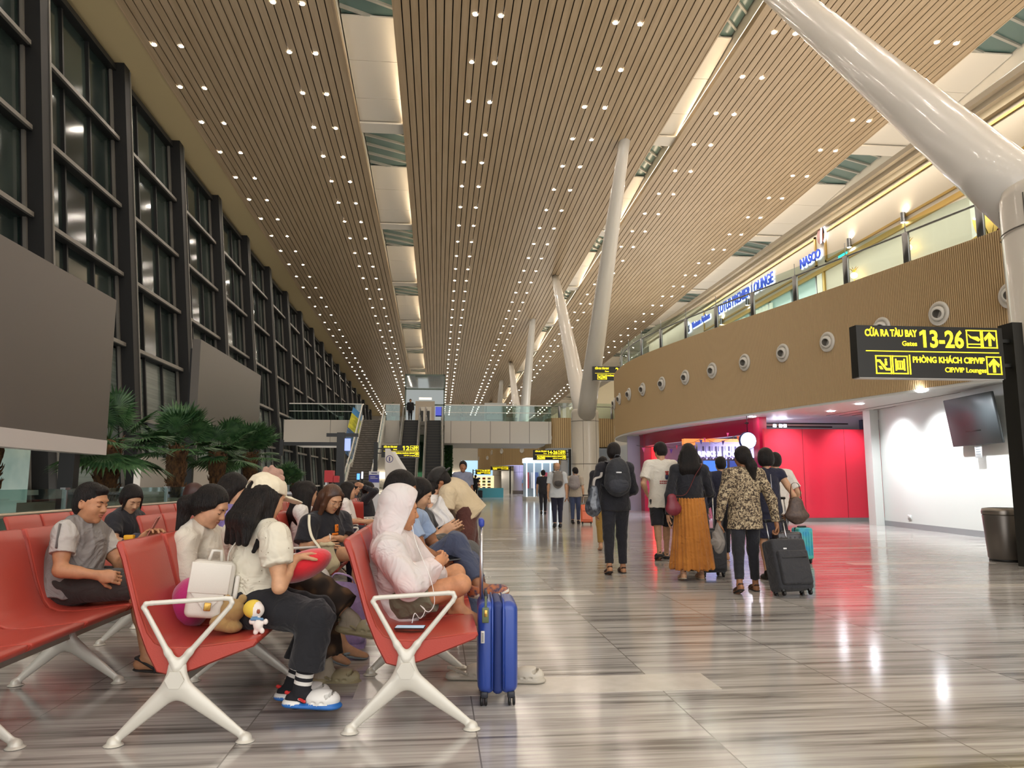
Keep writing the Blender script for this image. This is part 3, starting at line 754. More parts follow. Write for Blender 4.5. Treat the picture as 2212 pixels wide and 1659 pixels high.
ficus(7.2, BY+.8, 5.6, .85, 'leafy pot plant on the bridge nearest the V column', 'pot plants on the bridge')
ficus(-3.3, BY+.9, 5.6, .95, 'leafy pot plant on the bridge between staircase and escalators', 'pot plants on the bridge')
ficus(-7.0, BY+.9, 5.6, .9, 'leafy pot plant on the bridge left of the staircase', 'pot plants on the bridge')
ficus(-3.0, 38, 0, 1.3, 'green plant on the floor beside the information totem')
# green living wall column under the bridge
mb = MB(); rr = random.Random(3)
mb.box((.5, 57, 0), (1.1, 58, 4.0), mat('green_wall_back', '1c3a20', .8))
for i in range(900):
    c = np.array([rr.uniform(.48, 1.12), 56.98-rr.random()*.1, rr.uniform(0, 3.95)]); d = nrm([rr.uniform(-1, 1), -1, rr.uniform(-1, .6)]); s_ = nrm(np.cross(d, [0, 0, 1]))
    mb.add([c, c+d*.08+s_*.05, c+d*.16, c+d*.08-s_*.05], [(0, 1, 2, 3)], M_leaf)
mb.obj('green_wall', label='narrow green living wall panel under the bridge beside the escalator', cat='plant wall')
# things at the far end under the bridge
Mfar = mat('glass_kiosk', 'd6e4ea', .2, emit='dcecf6', es=1.1)
k = empty('glass_kiosk', (0, 0, 0), label='brightly lit white display kiosk under the gate 14-26 sign', cat='kiosk')
kx = 7.0
mb = MB(); mb.box((5.9, 50.2, 2.55), (8.1, 52.5, 2.85), Mfar); mb.box((5.9, 50.2, 0), (8.1, 52.5, .25), M_white); mb.obj('casing', k)
mb = MB()
for x in (5.9, 6.4, 6.95, 7.5, 8.02): mb.box((x, 50.2, .25), (x+.08, 50.28, 2.55), Mfar)
mb.obj('frame', k); MB().box((5.95, 52.3, .25), (8.05, 52.4, 2.55), mat('kiosk_back', 'aab9c6', .4)).obj('back_panel', k)
mb = MB()
for i, c in enumerate(('c44a52', 'd8d8e4', '5b6ea8', 'e0d2c0', 'b9485a', 'cfd6dd')):
    mb.box((6.1+.32*i, 51.9, .8), (6.3+.32*i, 52.1, 1.9), mat('kiosk_item_%d' % i, c, .5))
mb.obj('display_goods', k)
MB().box((3.35, 62, 0), (5.4, 65, .75), mat('turquoise_bench', '58b9c4', .4)).obj('round_bench', label='turquoise box bench beside the far column under the bridge', cat='bench')
Mshop = emis('far_shop_glow', 'a9cfe6', .8)
s_ = empty('far_shop', (0, 0, 0), label='small brightly lit shop front with a pale blue sign far down the hall', cat='shop')
MB().box((3.4, 110, 2.2), (8.0, 110.2, 4.4), Mshop).obj('fascia_sign', s_)
MB().box((3.2, 110.1, 0), (8.2, 110.4, 2.2), mat('far_shop_inside', 'e8c89a', .5, emit='ffd9a0', es=1.0)).obj('interior', s_)  # shop lighting put into the interior panel as emission
mb = MB()
for i in range(6):
    for j in range(4): mb.box((3.5+.75*i, 109.9, .3+.45*j), (3.95+.75*i, 110.08, .6+.45*j), mat('goods_%d' % ((i*3+j) % 5), ('b5462f', 'e0b23c', '3f6fa8', 'd9d4c8', '7a9a4a')[(i*3+j) % 5], .5))
mb.obj('goods', s_)
MB().box((-14, 148.9, 2), (26, 149.0, 3.2), emis('end_light_band', 'fff0d8', 3)).obj('light_band', label='horizontal band of light on the far end wall', cat='light')  # emissive strip added to lift the dim far end

# ================================================================== YELLOW AND BLACK HANGING SIGNS
M_signb = mat('sign_black', '15140f', 0.4)
M_sy = emis('sign_yellow', 'ffe628', 1.25)
def rect_frame(mb, x0, z0, x1, z1, t, y, m):
    for a, b in (((x0, z0), (x1, z0+t)), ((x0, z1-t), (x1, z1)), ((x0, z0), (x0+t, z1)), ((x1-t, z0), (x1, z1))): mb.box((a[0], y-.006, a[1]), (b[0], y, b[1]), m)
def arrow(mb, cx, cz, s, y, m):
    P = [(-.1, -.5), (.1, -.5), (.1, .12), (.34, -.12), (.42, .08), (0, .52), (-.42, .08), (-.34, -.12), (-.1, .12)]
    mb.prism([(cx+p[0]*s, cz+p[1]*s) for p in P], (0, y, 0), (1, 0, 0), (0, 0, 1), (0, -1, 0), .006, m)
def gate_sign(x0, x1, z0, z1, Y, nums, label, pole=None, dep=.18, detail=True):
    e = empty('gate_sign', (0, 0, 0), label=label, cat='sign')
    W = x1-x0; H = z1-z0; mb = MB(); mb.box((x0, Y, z0), (x1, Y+dep, z1), M_signb); mb.obj('sign_box', e)
    MB().box((x0+.02, Y+.02, z0-.012), (x1-.02, Y+dep-.02, z0), M_white).obj('bottom_edge', e)
    u = W/2.29; t = MB(); R = (1, 0, 0); U = (0, 0, 1); yy = Y-.004
    def T(s, x_a, x_b, z_a, cap, bold=.004): text_mesh(t, s, cap*H/.727, (x0+x_a*W, yy, z0+z_a*H), R, U, M_sy, .003, 'LEFT', bold*u, fit=(x_b-x_a)*W)
    T('CỬA RA TÀU BAY', .057, .41, .795, .135); T('Gates', .305, .405, .615, .095, .001)
    T(nums, .45 if len(nums) > 3 else .575, .727, .60, .335, .009)
    if nums[0] == '1':                          # the flag of the figure 1
        fx_ = x0+(.455 if len(nums) > 3 else .58)*W; zt_ = z0+.935*H
        t.prism([(fx_+.0, zt_), (fx_-.062*u, zt_-.05*H), (fx_-.062*u, zt_-.12*H), (fx_+.0, zt_-.075*H)], (0, Y, 0), R, U, (0, -1, 0), .005, M_sy)
    def bar(xa, za, xb, zb): t.box((x0+xa*W, Y-.008, z0+za*H), (x0+xb*W, Y, z0+zb*H), M_sy)
    bar(.057, .497, .965, .513)
    hh = H/W
    def ic(xa, za, xb, zb): rect_frame(t, x0+xa*W, z0+za*H, x0+xb*W, z0+zb*H, .016*u, Y, M_sy); return x0+(xa+xb)/2*W, z0+(za+zb)/2*H
    c = ic(.748, .595, .852, .95); t.prism([(c[0]+a*u, c[1]+b*u) for a, b in ((-.09, .07), (-.04, .035), (.06, .035), (.095, -.01), (.07, -.035), (-.06, .02))], (0, Y, 0), R, U, (0, -1, 0), .006, M_sy)
    bar(.75, .66, .85, .68)
    c = ic(.857, .595, .961, .95); arrow(t, c[0], c[1], .21*u, Y, M_sy)
    T('PHÒNG KHÁCH CIP/VIP', .37, .862, .295, .117, .003); T('CIP/VIP Lounges', .585, .868, .115, .098, .001)
    c = ic(.873, .08, .977, .435); arrow(t, c[0], c[1], .21*u, Y, M_sy)
    bar(.345, .06, .352, .44)
    c = ic(.117, .065, .223, .42)
    t.prism([(c[0]+a*u, c[1]+b*u) for a, b in ((-.1, .075), (-.05, .075), (.045, -.05), (.1, -.05), (.1, -.085), (.03, -.085), (-.065, .04), (-.1, .04))], (0, Y, 0), R, U, (0, -1, 0), .006, M_sy)
    t.box((c[0]+.02*u, Y-.006, c[1]-.01*u), (c[0]+.055*u, Y, c[1]+.05*u), M_sy); t.lathe([(.018*u, 0), (.018*u, .006)], (c[0]+.037*u, Y, c[1]+.072*u), M_sy, 10, np.array([[1,0,0],[0,0,-1],[0,1,0]]))
    t.prism([(c[0]+a*u, c[1]+b*u) for a, b in ((-.08, -.02), (-.04, -.02), (-.01, -.07), (-.05, -.07))], (0, Y, 0), R, U, (0, -1, 0), .006, M_sy)
    c = ic(.229, .065, .335, .42)
    t.box((c[0]-.075*u, Y-.006, c[1]-.085*u), (c[0]-.055*u, Y, c[1]+.09*u), M_sy); t.box((c[0]+.055*u, Y-.006, c[1]-.085*u), (c[0]+.075*u, Y, c[1]+.09*u), M_sy)
    for q_ in (-.035, 0, .035): t.box((c[0]+q_*u-.009*u, Y-.006, c[1]-.05*u), (c[0]+q_*u+.009*u, Y, c[1]+.06*u), M_sy)
    t.box((c[0]-.06*u, Y-.006, c[1]-.07*u), (c[0]+.06*u, Y, c[1]-.05*u), M_sy); t.box((c[0]-.06*u, Y-.006, c[1]+.05*u), (c[0]+.06*u, Y, c[1]+.062*u), M_sy)
    t.obj('lettering', e)
    if pole:
        px, pw, zt = pole
        MB().box((px, Y-.05, 0), (px+pw, Y+dep+.05, zt), M_signb).obj('post', e)
        m = MB()
        for zz in (z0+.24*H, z0+.72*H): m.box((x1, Y+.03, zz), (px, Y+.12, zz+.05), M_signb)
        m.obj('bracket', e)
    return e
gate_sign(5.93, 8.17, 2.67, 3.42, 10.0, '13-26', 'large black hanging sign lit in yellow for gates 13-26 and lounges', (8.3, .4, 3.5))
gate_sign(5.72, 7.75, 2.55, 3.15, 45, '14-26', 'smaller gates 14-26 sign on a black post in front of the V column', (7.88, .14, 3.2))
gs = gate_sign(-2.95, -.95, 2.5, 3.15, 40, '12', 'yellow and black sign on a black post in front of the escalators', None)
MB().box((-3.35, 40, 0), (-3.15, 40.2, 3.3), M_signb).obj('post', gs)
m = MB(); m.box((-3.2, 40.05, 2.7), (-2.95, 40.12, 2.75), M_signb); m.box((-3.2, 40.05, 2.95), (-2.95, 40.12, 3.0), M_signb); m.obj('bracket', gs)
gate_sign(5.9, 7.9, 2.6, 3.25, 84, '15-26', 'distant gate sign on a black post left of the far violet column', (8.0, .14, 3.5))
gate_sign(5.0, 7.0, 2.3, 2.95, 100, '16-26', 'more distant gate sign, second smallest of the row under the bridge', (4.6, .14, 2.95))
gate_sign(4.3, 6.3, 2.0, 2.7, 112, '18-26', 'farthest and smallest yellow gate sign under the bridge', (6.5, .14, 2.8))
gate_sign(8.7, 11.0, 6.95, 7.75, 41.5, '26', 'yellow and black sign hanging over the upper floor right of the tall strut', (11.2, .1, 7.6))
gate_sign(4.2, 6.6, 4.0, 4.4, 60, '14', 'yellow sign hanging just below the underside of the bridge')

# white triangular information totem
e = empty('information_totem', (0, 0, 0), label='white sail-shaped information totem with a ringed letter i in front of the escalators', cat='totem')
Yt = 20.0; p = [at(x, y, Yt) for x, y in ((832, 969), (842, 969), (898, 1082), (832, 1082))]
P2 = [(q_[0], q_[2]) for q_ in p]; P2[2] = (P2[2][0]+.55, 0.02); P2[3] = (P2[3][0], 0.02)
MB().prism(P2, (0, Yt, 0), (1, 0, 0), (0, 0, 1), (0, 1, 0), .12, mat('totem_white', 'cfc8bf', .4)).obj('front_blade', e)
MB().prism([(x+.13, z-.07) if z > 1 else (x+.16, z) for x, z in P2], (0, Yt+.22, 0), (1, 0, 0), (0, 0, 1), (0, 1, 0), .1, mat('totem_edge', 'e8e4dc', .4)).obj('rear_blade', e)
c = at(841.5, 991.5, Yt); mb = MB(); Mi = mat('totem_navy', '2d2a6e', .5)
ring = [(c[0]+.095*math.cos(a), c[2]+.095*math.sin(a)) for a in np.linspace(0, 2*PI, 33)[:-1]]; inn = [(c[0]+.078*math.cos(a), c[2]+.078*math.sin(a)) for a in np.linspace(0, 2*PI, 33)[:-1]]
mb.add([(x, Yt-.004, z) for x, z in ring]+[(x, Yt-.004, z) for x, z in inn], [(i, (i+1) % 32, 32+(i+1) % 32, 32+i) for i in range(32)], Mi)
text_mesh(mb, 'i', .15, (c[0], Yt-.004, c[2]-.05), (1, 0, 0), (0, 0, 1), Mi, .002, 'CENTER', .008); mb.obj('symbol', e)
# blue and white standee, screens, red cube, black sign frame
e = empty('standee', (0, 0, 0), label='white and blue roll-up notice standing at the foot of the staircase', cat='notice')
Y_ = 26; a = at(797, 1018, Y_); b_ = at(819, 1052, Y_)
MB().box((a[0], Y_, 0.02), (b_[0], Y_+.05, a[2]), mat('standee_white', 'd9dae0', .5)).obj('panel', e)
mb = MB(); zt = a[2]; mb.box((a[0], Y_-.004, zt-.38), (b_[0], Y_, zt-.12), mat('standee_blue', '4046a0', .5)); mb.box((a[0]+.05, Y_-.008, zt-.2), (a[0]+.22, Y_-.004, zt-.18), M_white)
mb.box((a[0]+.05, Y_-.008, zt-.25), (a[0]+.3, Y_-.004, zt-.235), M_white); mb.box((a[0]+.08, Y_-.004, zt-.08), (b_[0]-.08, Y_, zt-.05), mat('totem_navy')); mb.obj('print', e)
def screen_stand(px0, px1, y0, y1, Y, label, col):
    e = empty('screen_stand', (0, 0, 0), label=label, cat='screen'); a = at(px0, y0, Y); b = at(px1, y1, Y)
    MB().box((a[0]-.02, Y, b[2]-.02), (b[0]+.02, Y+.06, a[2]+.02), M_dark).obj('housing', e)
    MB().box((a[0], Y-.004, b[2]), (b[0], Y, a[2]), col).obj('display', e)
    MB().box(((a[0]+b[0])/2-.03, Y+.01, 0), ((a[0]+b[0])/2+.03, Y+.05, b[2]), M_dark).obj('stand', e)
screen_stand(771, 777, 1023, 1036, 27, 'small blue screen on a stand before the staircase', emis('screen_blue', '4f8df0', 1.6))
screen_stand(781, 784, 1019, 1034, 27.5, 'narrow white lit screen just right of the small blue one', emis('screen_white', 'f4f0ff', 1.8))
mb = MB(); a = at(701, 1016, 17); b_ = at(719, 1042, 17); Mrb = mat('red_box', 'b3141c', .4)
e = empty('red_display_box', (0, 0, 0), label='red display box with a glossy side standing behind the far seats', cat='box')
MB().box((a[0], 17, b_[2]), (b_[0], 17.3, a[2]), Mrb).obj('box', e); MB().box((a[0]+.02, 17.02, 0), (a[0]+.06, 17.28, b_[2]), M_steel).obj('leg', e); MB().box((b_[0]+.01, 17, b_[2]), (b_[0]+.12, 17.2, a[2]-.12), Mrb).obj('side_box', e)
e = empty('barrier_sign', (0, 0, 0), label='black steel sign frame of bar and posts seen from behind left of the staircase', cat='frame')
MB().box((-2.9, 22, 0), (-2.68, 22.25, 2.62), M_black).obj('post', e); MB().box((-4.45, 22.02, 2.24), (-2.9, 22.12, 2.34), M_black).obj('bar', e)
MB().box((-4.5, 22, 1.95), (-4.4, 22.12, 2.4), M_black).obj('bracket', e); MB().box((-3.2, 22.02, 2.5), (-2.3, 22.12, 2.6), M_black).obj('bar', e); 
MB().box((-2.68, 22.05, 2.1), (-2.52, 22.15, 2.45), mat('sign_pale_blue', '8fa0d8', .4, emit='8fa0e0', es=.8)).obj('badge', e)

# ================================================================== LEFT SIDE: SCREENS, GLASS GUARD, PALMS
def led(x, y0, y1, z0, z1, band, label, t=.25):
    e = empty('led_screen', (0, 0, 0), label=label, cat='screen')
    MB().box((x-t, y0, z0+band), (x, y1, z1), mat('led_face', '5f5a55', .35, spec=.4)).obj('display', e)
    if band: 
        MB().box((x-t, y0, z0), (x+.012, y1, z0+band), mat('led_band', 'cfc9c6', .5)).obj('bottom_band', e)
        m = MB(); text_mesh(m, 'vic', .16, (x+.014, 10.42, z0+.12), (0, 1, 0), (0, 0, 1), mat('logo_teal', '3f9f93', .5), .002, bold=.006); m.obj('lettering', e)
    m = MB()
    for y in (y0+.6, y1-.6): MB().box((x-t-.25, y, 0), (x-t, y+.2, z1-.2), M_black).obj('support', e)
led(-5.9, 7.4, 14.08, 1.67, 4.5, .26, 'huge dark grey video screen with a white bottom band, nearest on the left')
led(-7.6, 24.5, 32.8, 3.1, 5.74, 0, 'second dark video screen, farther along the window wall behind the palms')
g = empty('glass_guard', (0, 0, 0), label='long glass guard with a metal handrail behind the left seat rows', cat='railing')
MB().box((-5.07, 2, .05), (-5.055, 30, 1.1), M_glass).obj('glass_panel', g)
MB().tube([(-5.0, 2, .8), (-5.0, 30, .8)], .03, mat('handrail_metal', 'b5aa9c', .3, .8), n=10).obj('handrail', g)
for j in range(15):
    y = 3.1+j*1.95; m = MB(); m.box((-5.1, y, 0), (-5.04, y+.025, 1.1), M_steel); m.box((-5.05, y-.01, .78), (-4.99, y+.03, .8), M_steel); m.box((-5.1, y-.06, 1.085), (-5.03, y+.08, 1.115), M_steel); m.obj('post', g)
M_frond = mat('palm_frond', '274a2a', .45, noise=(7, '4a6e42'))
M_trunk = mat('fibrous_trunk', '6b4a2a', .9, noise=(14, '3f2a18', (1, 1, .5)), bump=(40, 1.0))
def palm(x, y, z, R, label, seed):
    b0 = .83 if y > 14 and y < 28 else 0; z -= b0; rr = random.Random(seed); r = empty('fan_palm', (x, y, b0), label=label, cat='palm', group='fan palms behind the glass guard')
    # fibrous trunk, widening in a skirt of old leaf bases
    prof = [(.2, 0), (.2, max(.02, z-1.1)), (.22, z-.75), (.27, z-.5), (.22, z-.35), (.24, z-.2), (.15, z), (.0, z+.05)]
    mb = MB(); mb.lathe([(a*.95, b) for a, b in prof], m=M_trunk, n=18)
    for i in range(150):
        an = rr.random()*6.28; zz = z-rr.random()*1.3; r0 = .2; d = np.array([math.cos(an), math.sin(an), 0]); up = np.array([0, 0, 1.])
        p0 = d*r0*.9+up*zz; L = rr.uniform(.08, .2)
        mb.tube([p0, p0+d*.06+up*L*.5, p0+d*rr.uniform(.06, .12)+up*L], [.022, .014, .003], M_trunk, n=5)
    mb.obj('trunk', r)
    nf = 24
    for i in range(nf):
        an = i*2.4+rr.uniform(-.2, .2); el = math.radians(rr.choice([70, 52, 35, 18, 2, -12, -25])+rr.uniform(-6, 6))
        d = np.array([math.cos(an)*math.cos(el), math.sin(an)*math.cos(el), math.sin(el)]); st_ = R*.55*rr.uniform(.8, 1.1)
        base = np.array([0, 0, z]); tip = base+d*st_+np.array([0, 0, -.08*st_]); mb = MB()
        mb.tube([base, (base+tip)/2+np.array([0, 0, .05]), tip], [.014, .01, .007], M_frond, n=5)
        side = nrm(np.cross(d, [0, 0, 1])); upv = nrm(np.cross(side, d)); blade = R*.62*rr.uniform(.85, 1.1)
        nl = 30
        for k_ in range(nl):
            a = (k_/(nl-1)-.5)*math.radians(250); dr = nrm(d*math.cos(a)+side*math.sin(a)+upv*.12*math.cos(a)); L = blade*(.72+.28*math.cos(a))
            pw = nrm(np.cross(dr, upv)); drop = np.array([0, 0, -1.])
            p0 = tip; p1 = tip+dr*L*.55+drop*L*.02; p2 = tip+dr*L+drop*L*.16*rr.uniform(.5, 1.6); w_ = L*.058
            mb.add([p0, p1+pw*w_, p1-pw*w_, p2, p1+upv*w_*.5], [(0, 1, 4), (0, 4, 2), (1, 3, 4), (4, 3, 2)], M_frond)
        mb.obj('frond', r)
    return r
palm(-7.25, 12.9, 2.2, .75, 'thick-trunked fan palm standing behind the huge near screen', 1)
palm(-6.5, 15.6, 2.0, 1.15, 'nearest full fan palm crown just right of the huge screen', 2)
palm(-6.5, 19.6, 2.1, 1.15, 'second fan palm to the right of the huge screen', 3)
palm(-6.5, 23.1, 2.15, 1.2, 'third fan palm, in front of the second video screen', 4)
palm(-6.4, 26.6, 2.2, 1.25, 'fourth and most distant large fan palm in the row', 5)
palm(-5.9, 30.5, 1.1, .95, 'low pale fan palm behind the far seats by the red box', 6)
MB().box((-7.6, 14.6, 0), (-5.9, 27.9, .82), mat('planter_stone', '9a9184', .5, noise=(3, '857c70'))).obj('planter', label='long stone planter holding the fan palms behind the glass guard', cat='planter')  # added pale box, catches light where the floor reflected black
wb = MB(); wb.box((-9.2, 24, 0), (-9.0, 32, 2.0), mat('white_hoarding', 'd9d4cd', .5)); wb.obj('low_partition', label='white curved partition standing behind the palms', cat='partition')
MB().box((-11.3, 2, 0), (-11.2, 22, 2.2), mat('teal_glass_low', '6f8a88', .15, noise=(.6, '8fa3a0'))).obj('glass_partition', label='pale green glass partition low along the window wall', cat='partition')
mb = MB(); mb.tube([(-8.6, 13.2, 0), (-8.5, 13.2, 3)], .16, M_steel, n=20); mb.obj('steel_pipe', label='brushed steel round post between the first two palms', cat='post')
MB().lathe([(.0, -.05), (.07, 0), (.0, .05)], (-7.6, 18.4, 1.25), emis('floodlight_teal', 'c8fbff', 30), 12).obj('floodlight', label='small cold white lamp glowing beside the first palm trunk', cat='lamp')
# low blue machine counter behind the women
cb = empty('counter', (0, 0, 0), label='low grey counter with a steel top behind the far seats', cat='counter')
MB().box((-4.6, 15.6, 0), (-2.9, 16.2, .95), mat('counter_grey', '8a837c', .5)).obj('body', cb); MB().box((-4.65, 15.55, .95), (-2.85, 16.25, 1.0), M_steel).obj('top', cb)

# ================================================================== LOUNGE LEVEL
XL = 13.3
M_lw = mat('lounge_wall', 'cdbfa8', 0.55)
MB().box((XL, -5, 5.6), (XL+.3, 24.5, 10.3), M_lw).obj('wall_lounge', kind='structure')
MB().box((XL, 24.5, 8.55), (XL+.3, 46, 10.3), M_lw).obj('wall_lounge', kind='structure')
MB().box((XL, 36.5, 5.6), (XL+.3, 46, 8.55), M_lw).obj('wall_lounge', kind='structure')
MB().box((XL, 46, 5.6), (XL+.3, 149, 9), mat('lounge_far', 'b8a988', .6)).obj('wall_lounge', kind='structure')
mb = MB()
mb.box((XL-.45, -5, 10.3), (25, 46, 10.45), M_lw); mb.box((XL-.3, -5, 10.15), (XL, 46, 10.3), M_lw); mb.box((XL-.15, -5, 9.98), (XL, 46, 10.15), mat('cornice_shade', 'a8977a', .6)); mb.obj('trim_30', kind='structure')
mb = MB()
for (a, b, c, d_) in ((14.5, 24, 8.75, 9.85), (4, 14.2, 8.75, 9.85), (24.6, 36, 8.75, 9.85)):
    for p, q_ in (((a, c), (b, c+.07)), ((a, d_-.07), (b, d_)), ((a, c), (a+.09, d_)), ((b-.09, c), (b, d_))): mb.box((XL-.05, p[0], p[1]), (XL, q_[0], q_[1]), mat('gold_trim', 'b8954e', .35, .6))
mb.box((XL-.08, -5, 8.45), (XL, 46, 8.6), mat('gold_trim'))
for y in (14.2, 16.4, 24.1): mb.box((XL-.06, y, 5.6), (XL, y+.12, 8.45), mat('gold_trim')); mb.box((XL-.03, y+.2, 5.6), (XL, y+.55, 8.45), mat('pilaster', 'e6dcc8', .5))
mb.obj('trim_31', kind='structure')
M_lgl = mat('lounge_glass', '8fa39a', .15, emit='cfe8d8', es=.28)  # room light behind the panes put into the glass as emission
w1 = MB(); w1.box((XL+.1, 24.8, 5.6), (XL+.14, 36.4, 8.5), M_lgl); w1 = w1.obj('window_40', kind='structure')
mb = MB()
for j in range(7): mb.box((XL+.03, 24.8+1.92*j, 5.6), (XL+.12, 24.88+1.92*j, 8.5), M_steel)
mb.obj('mullion', w1)
cur = MB(); Mc = mat('curtain_cream', 'c9cbb8', .8, emit='d8dcc4', es=.25)  # same room light put into the curtain colour as emission
for (a, b) in ((28.3, 30.0), (31.0, 33.6), (34.3, 36.2)):
    nseg = int((b-a)/.08); vs = []
    for i in range(nseg+1): vs.append((XL+.02+.04*math.sin(i*1.6), a+(b-a)*i/nseg))
    cur.add([(x, y, 5.6) for x, y in vs]+[(x, y, 8.4) for x, y in vs], [(i, i+1, nseg+2+i, nseg+1+i) for i in range(nseg)], Mc, True)
cur.obj('curtain', label='pleated cream curtains hanging in the lounge windows upstairs', cat='curtain')
M_lb = mat('lounge_letter_blue', '10339a', .4, emit='1c4fd0', es=.35); M_glow = emis('lounge_letter_glow', 'dce6ff', 2.6)
def wall_text(s, y_left, z, size, label, bold=.02, xs=1.0):
    e = empty('lettering_sign', (0, 0, 0), label=label, cat='sign')
    m = MB(); text_mesh(m, s, size, (XL-.03, y_left, z), (0, -1, 0), (0, 0, 1), M_glow, .01, 'LEFT', bold+.02, 0, xs); m.obj('halo', e)
    m = MB(); text_mesh(m, s, size, (XL-.07, y_left+.03, z+.02), (0, -1, 0), (0, 0, 1), M_lb, .02, 'LEFT', bold, 0, xs); m.obj('letters', e); return e
wall_text('LOTUS PREMIER LOUNGE', 33.9, 9.12, .62, 'long row of blue glowing letters naming the premier lounge on the upstairs wall', .012, .84)
e1 = wall_text('NASCO', 25.7, 9.0, .46, 'five blue glowing capitals right of the lounge name', .012, .95)
wall_text('Vietnam Airlines', 37.6, 9.2, .46, 'small blue glowing airline name at the left end of the upstairs wall', .008, .85)
e = empty('round_logo', (0, 0, 0), label='round brown and white lit emblem above the five blue capitals', cat='sign')
cy, cz = 24.1, 9.75; Rx = np.array([[0,0,-1],[0,1,0],[1,0,0]])
Mlg = mat('logo_brown', '8a4a3c', .4)
poly = [(.22*math.cos(a), .3*math.sin(a)) for a in np.linspace(.9, 2*PI-.9, 20)]
MB().prism([(-x, z) for x, z in poly], (XL-.06, cy+.05, cz), (0, 1, 0), (0, 0, 1), (-1, 0, 0), .03, Mlg).obj('left_disc', e)
arc = [(.3*math.cos(a), .38*math.sin(a)) for a in np.linspace(-1.0, 1.2, 14)]+[(.23*math.cos(a), .3*math.sin(a)) for a in np.linspace(1.2, -1.0, 14)]
MB().prism([(-x, z) for x, z in arc], (XL-.06, cy-.02, cz), (0, 1, 0), (0, 0, 1), (-1, 0, 0), .03, M_glow).obj('arc', e)
MB().prism([(-x, z) for x, z in ((-.02, -.3), (.05, -.3), (.12, .25), (.05, .25))], (XL-.1, cy, cz), (0, 1, 0), (0, 0, 1), (-1, 0, 0), .02, M_glow).obj('stroke', e)
def petal(L, W, n=10): return [(W*math.sin(PI*t)**.8*(1 if s > 0 else -1)*(1-.3*t), L*t) for s in (1, -1) for t in (np.linspace(0, 1, n) if s > 0 else np.linspace(1, 0, n)[1:-1])]
def lotus(cy, cz, s, label, mg, mh, xx=XL):
    e = empty('lotus_emblem', (0, 0, 0), label=label, cat='emblem')
    for i, (an, L) in enumerate(((-75, .55), (-38, .8), (0, .95), (36, .85), (72, .6))):
        a = math.radians(an); ax = np.array([0, math.cos(a), math.sin(a)*-1]); up = np.array([0, math.sin(a), math.cos(a)])
        for m_, dx, sc, nm in ((mh, .04, 1.1, 'petal_glow'), (mg, .1, 1.0, 'petal')):
            MB().prism([(p_*s*sc, q_*s*sc) for p_, q_ in petal(L, .17)], (xx-dx, cy+math.sin(a)*.1*s, cz), ax, up, (-1, 0, 0), .04, m_).obj(nm, e)
    return e
c = atX(2128, 512, 13.0)
lotus(c[1], c[2]-.05, 1.0, 'big golden lotus emblem with glowing white edges on the upstairs wall', M_gold, M_glow, 13.28)
lotus(38.2, 9.15, .55, 'small dark lotus emblem left of the airline name upstairs', mat('lotus_dark', '4a4a66', .4), M_glow)
a = atX(2172, 480, 13.2); e = empty('fire_cabinet', (0, 0, 0), label='dark red wall cabinet upstairs beside the near column', cat='cabinet')
MB().box((13.0, a[1]-.9, 6.9), (13.3, a[1], 7.7), mat('cabinet_red', '8c1f2a', .4)).obj('case', e); MB().box((12.97, a[1]-.75, 7.05), (13.0, a[1]-.15, 7.5), mat('cabinet_dark', '4a1016', .4)).obj('door', e)
for i, (px, py, lab) in enumerate(((1951, 470, 'above the golden wall lamp nearest the emblem'), (1834, 525, 'next to the round brown emblem'), (1614, 652, 'under the long lounge name'), (1558, 695, 'under the first letter of the lounge name'))):
    p = atX(px, py, 13.2); e = empty('up_down_light', (0, 0, 0), label='short cylinder wall light '+lab, cat='wall light', group='cylinder wall lights upstairs')
    MB().lathe([(.07, -.15), (.07, .15)], (13.2, p[1], p[2]), M_steel, 14, cap=False).obj('body', e)
    mb = MB(); mb.lathe([(.0, .14), (.068, .14)], (13.2, p[1], p[2]), emis('wall_light_lens', 'fff2dc', 90), 14, cap=False); mb.lathe([(.068, -.14), (.0, -.14)], (13.2, p[1], p[2]), emis('wall_light_lens', '', 0), 14, cap=False); mb.obj('lens', e)
for i, (px, py, lab) in enumerate(((1961, 535, 'right of the lounge window'), (1845, 595, 'at the right end of the lounge window'))):
    p = atX(px, py, 13.1); e = empty('gold_sconce', (0, 0, 0), label='ornate glowing gold wall lamp '+lab, cat='wall lamp', group='golden sconces upstairs')
    MB().lathe([(.0, -.11), (.09, -.06), (.11, 0), (.09, .06), (.0, .11)], (13.1, p[1], p[2]), emis('sconce_globe', 'ffd58a', 9), 16).obj('globe', e)
    mb = MB(); mb.tube([(13.28, p[1], p[2]-.5), (13.1, p[1], p[2]-.3), (13.1, p[1], p[2]-.1)], .015, M_gold, n=6)
    for k_ in range(7):
        a_ = k_*.9; mb.tube([(13.1, p[1], p[2]+.08), (13.1+.08*math.cos(a_), p[1]+.12*math.sin(a_), p[2]+.22), (13.1+.12*math.cos(a_), p[1]+.2*math.sin(a_), p[2]+.25)], [.015, .012, .004], M_gold, n=5)
    mb.obj('bracket', e)
p = atX(1822, 555, 13.3); e = MB(); e.box((13.26, p[1]-.25, p[2]-.1), (13.3, p[1]+.25, p[2]+.1), emis('exit_teal', '28d8c8', 1.2)); e.obj('exit_notice', label='tiny turquoise lit exit plate in the lounge window', cat='sign')
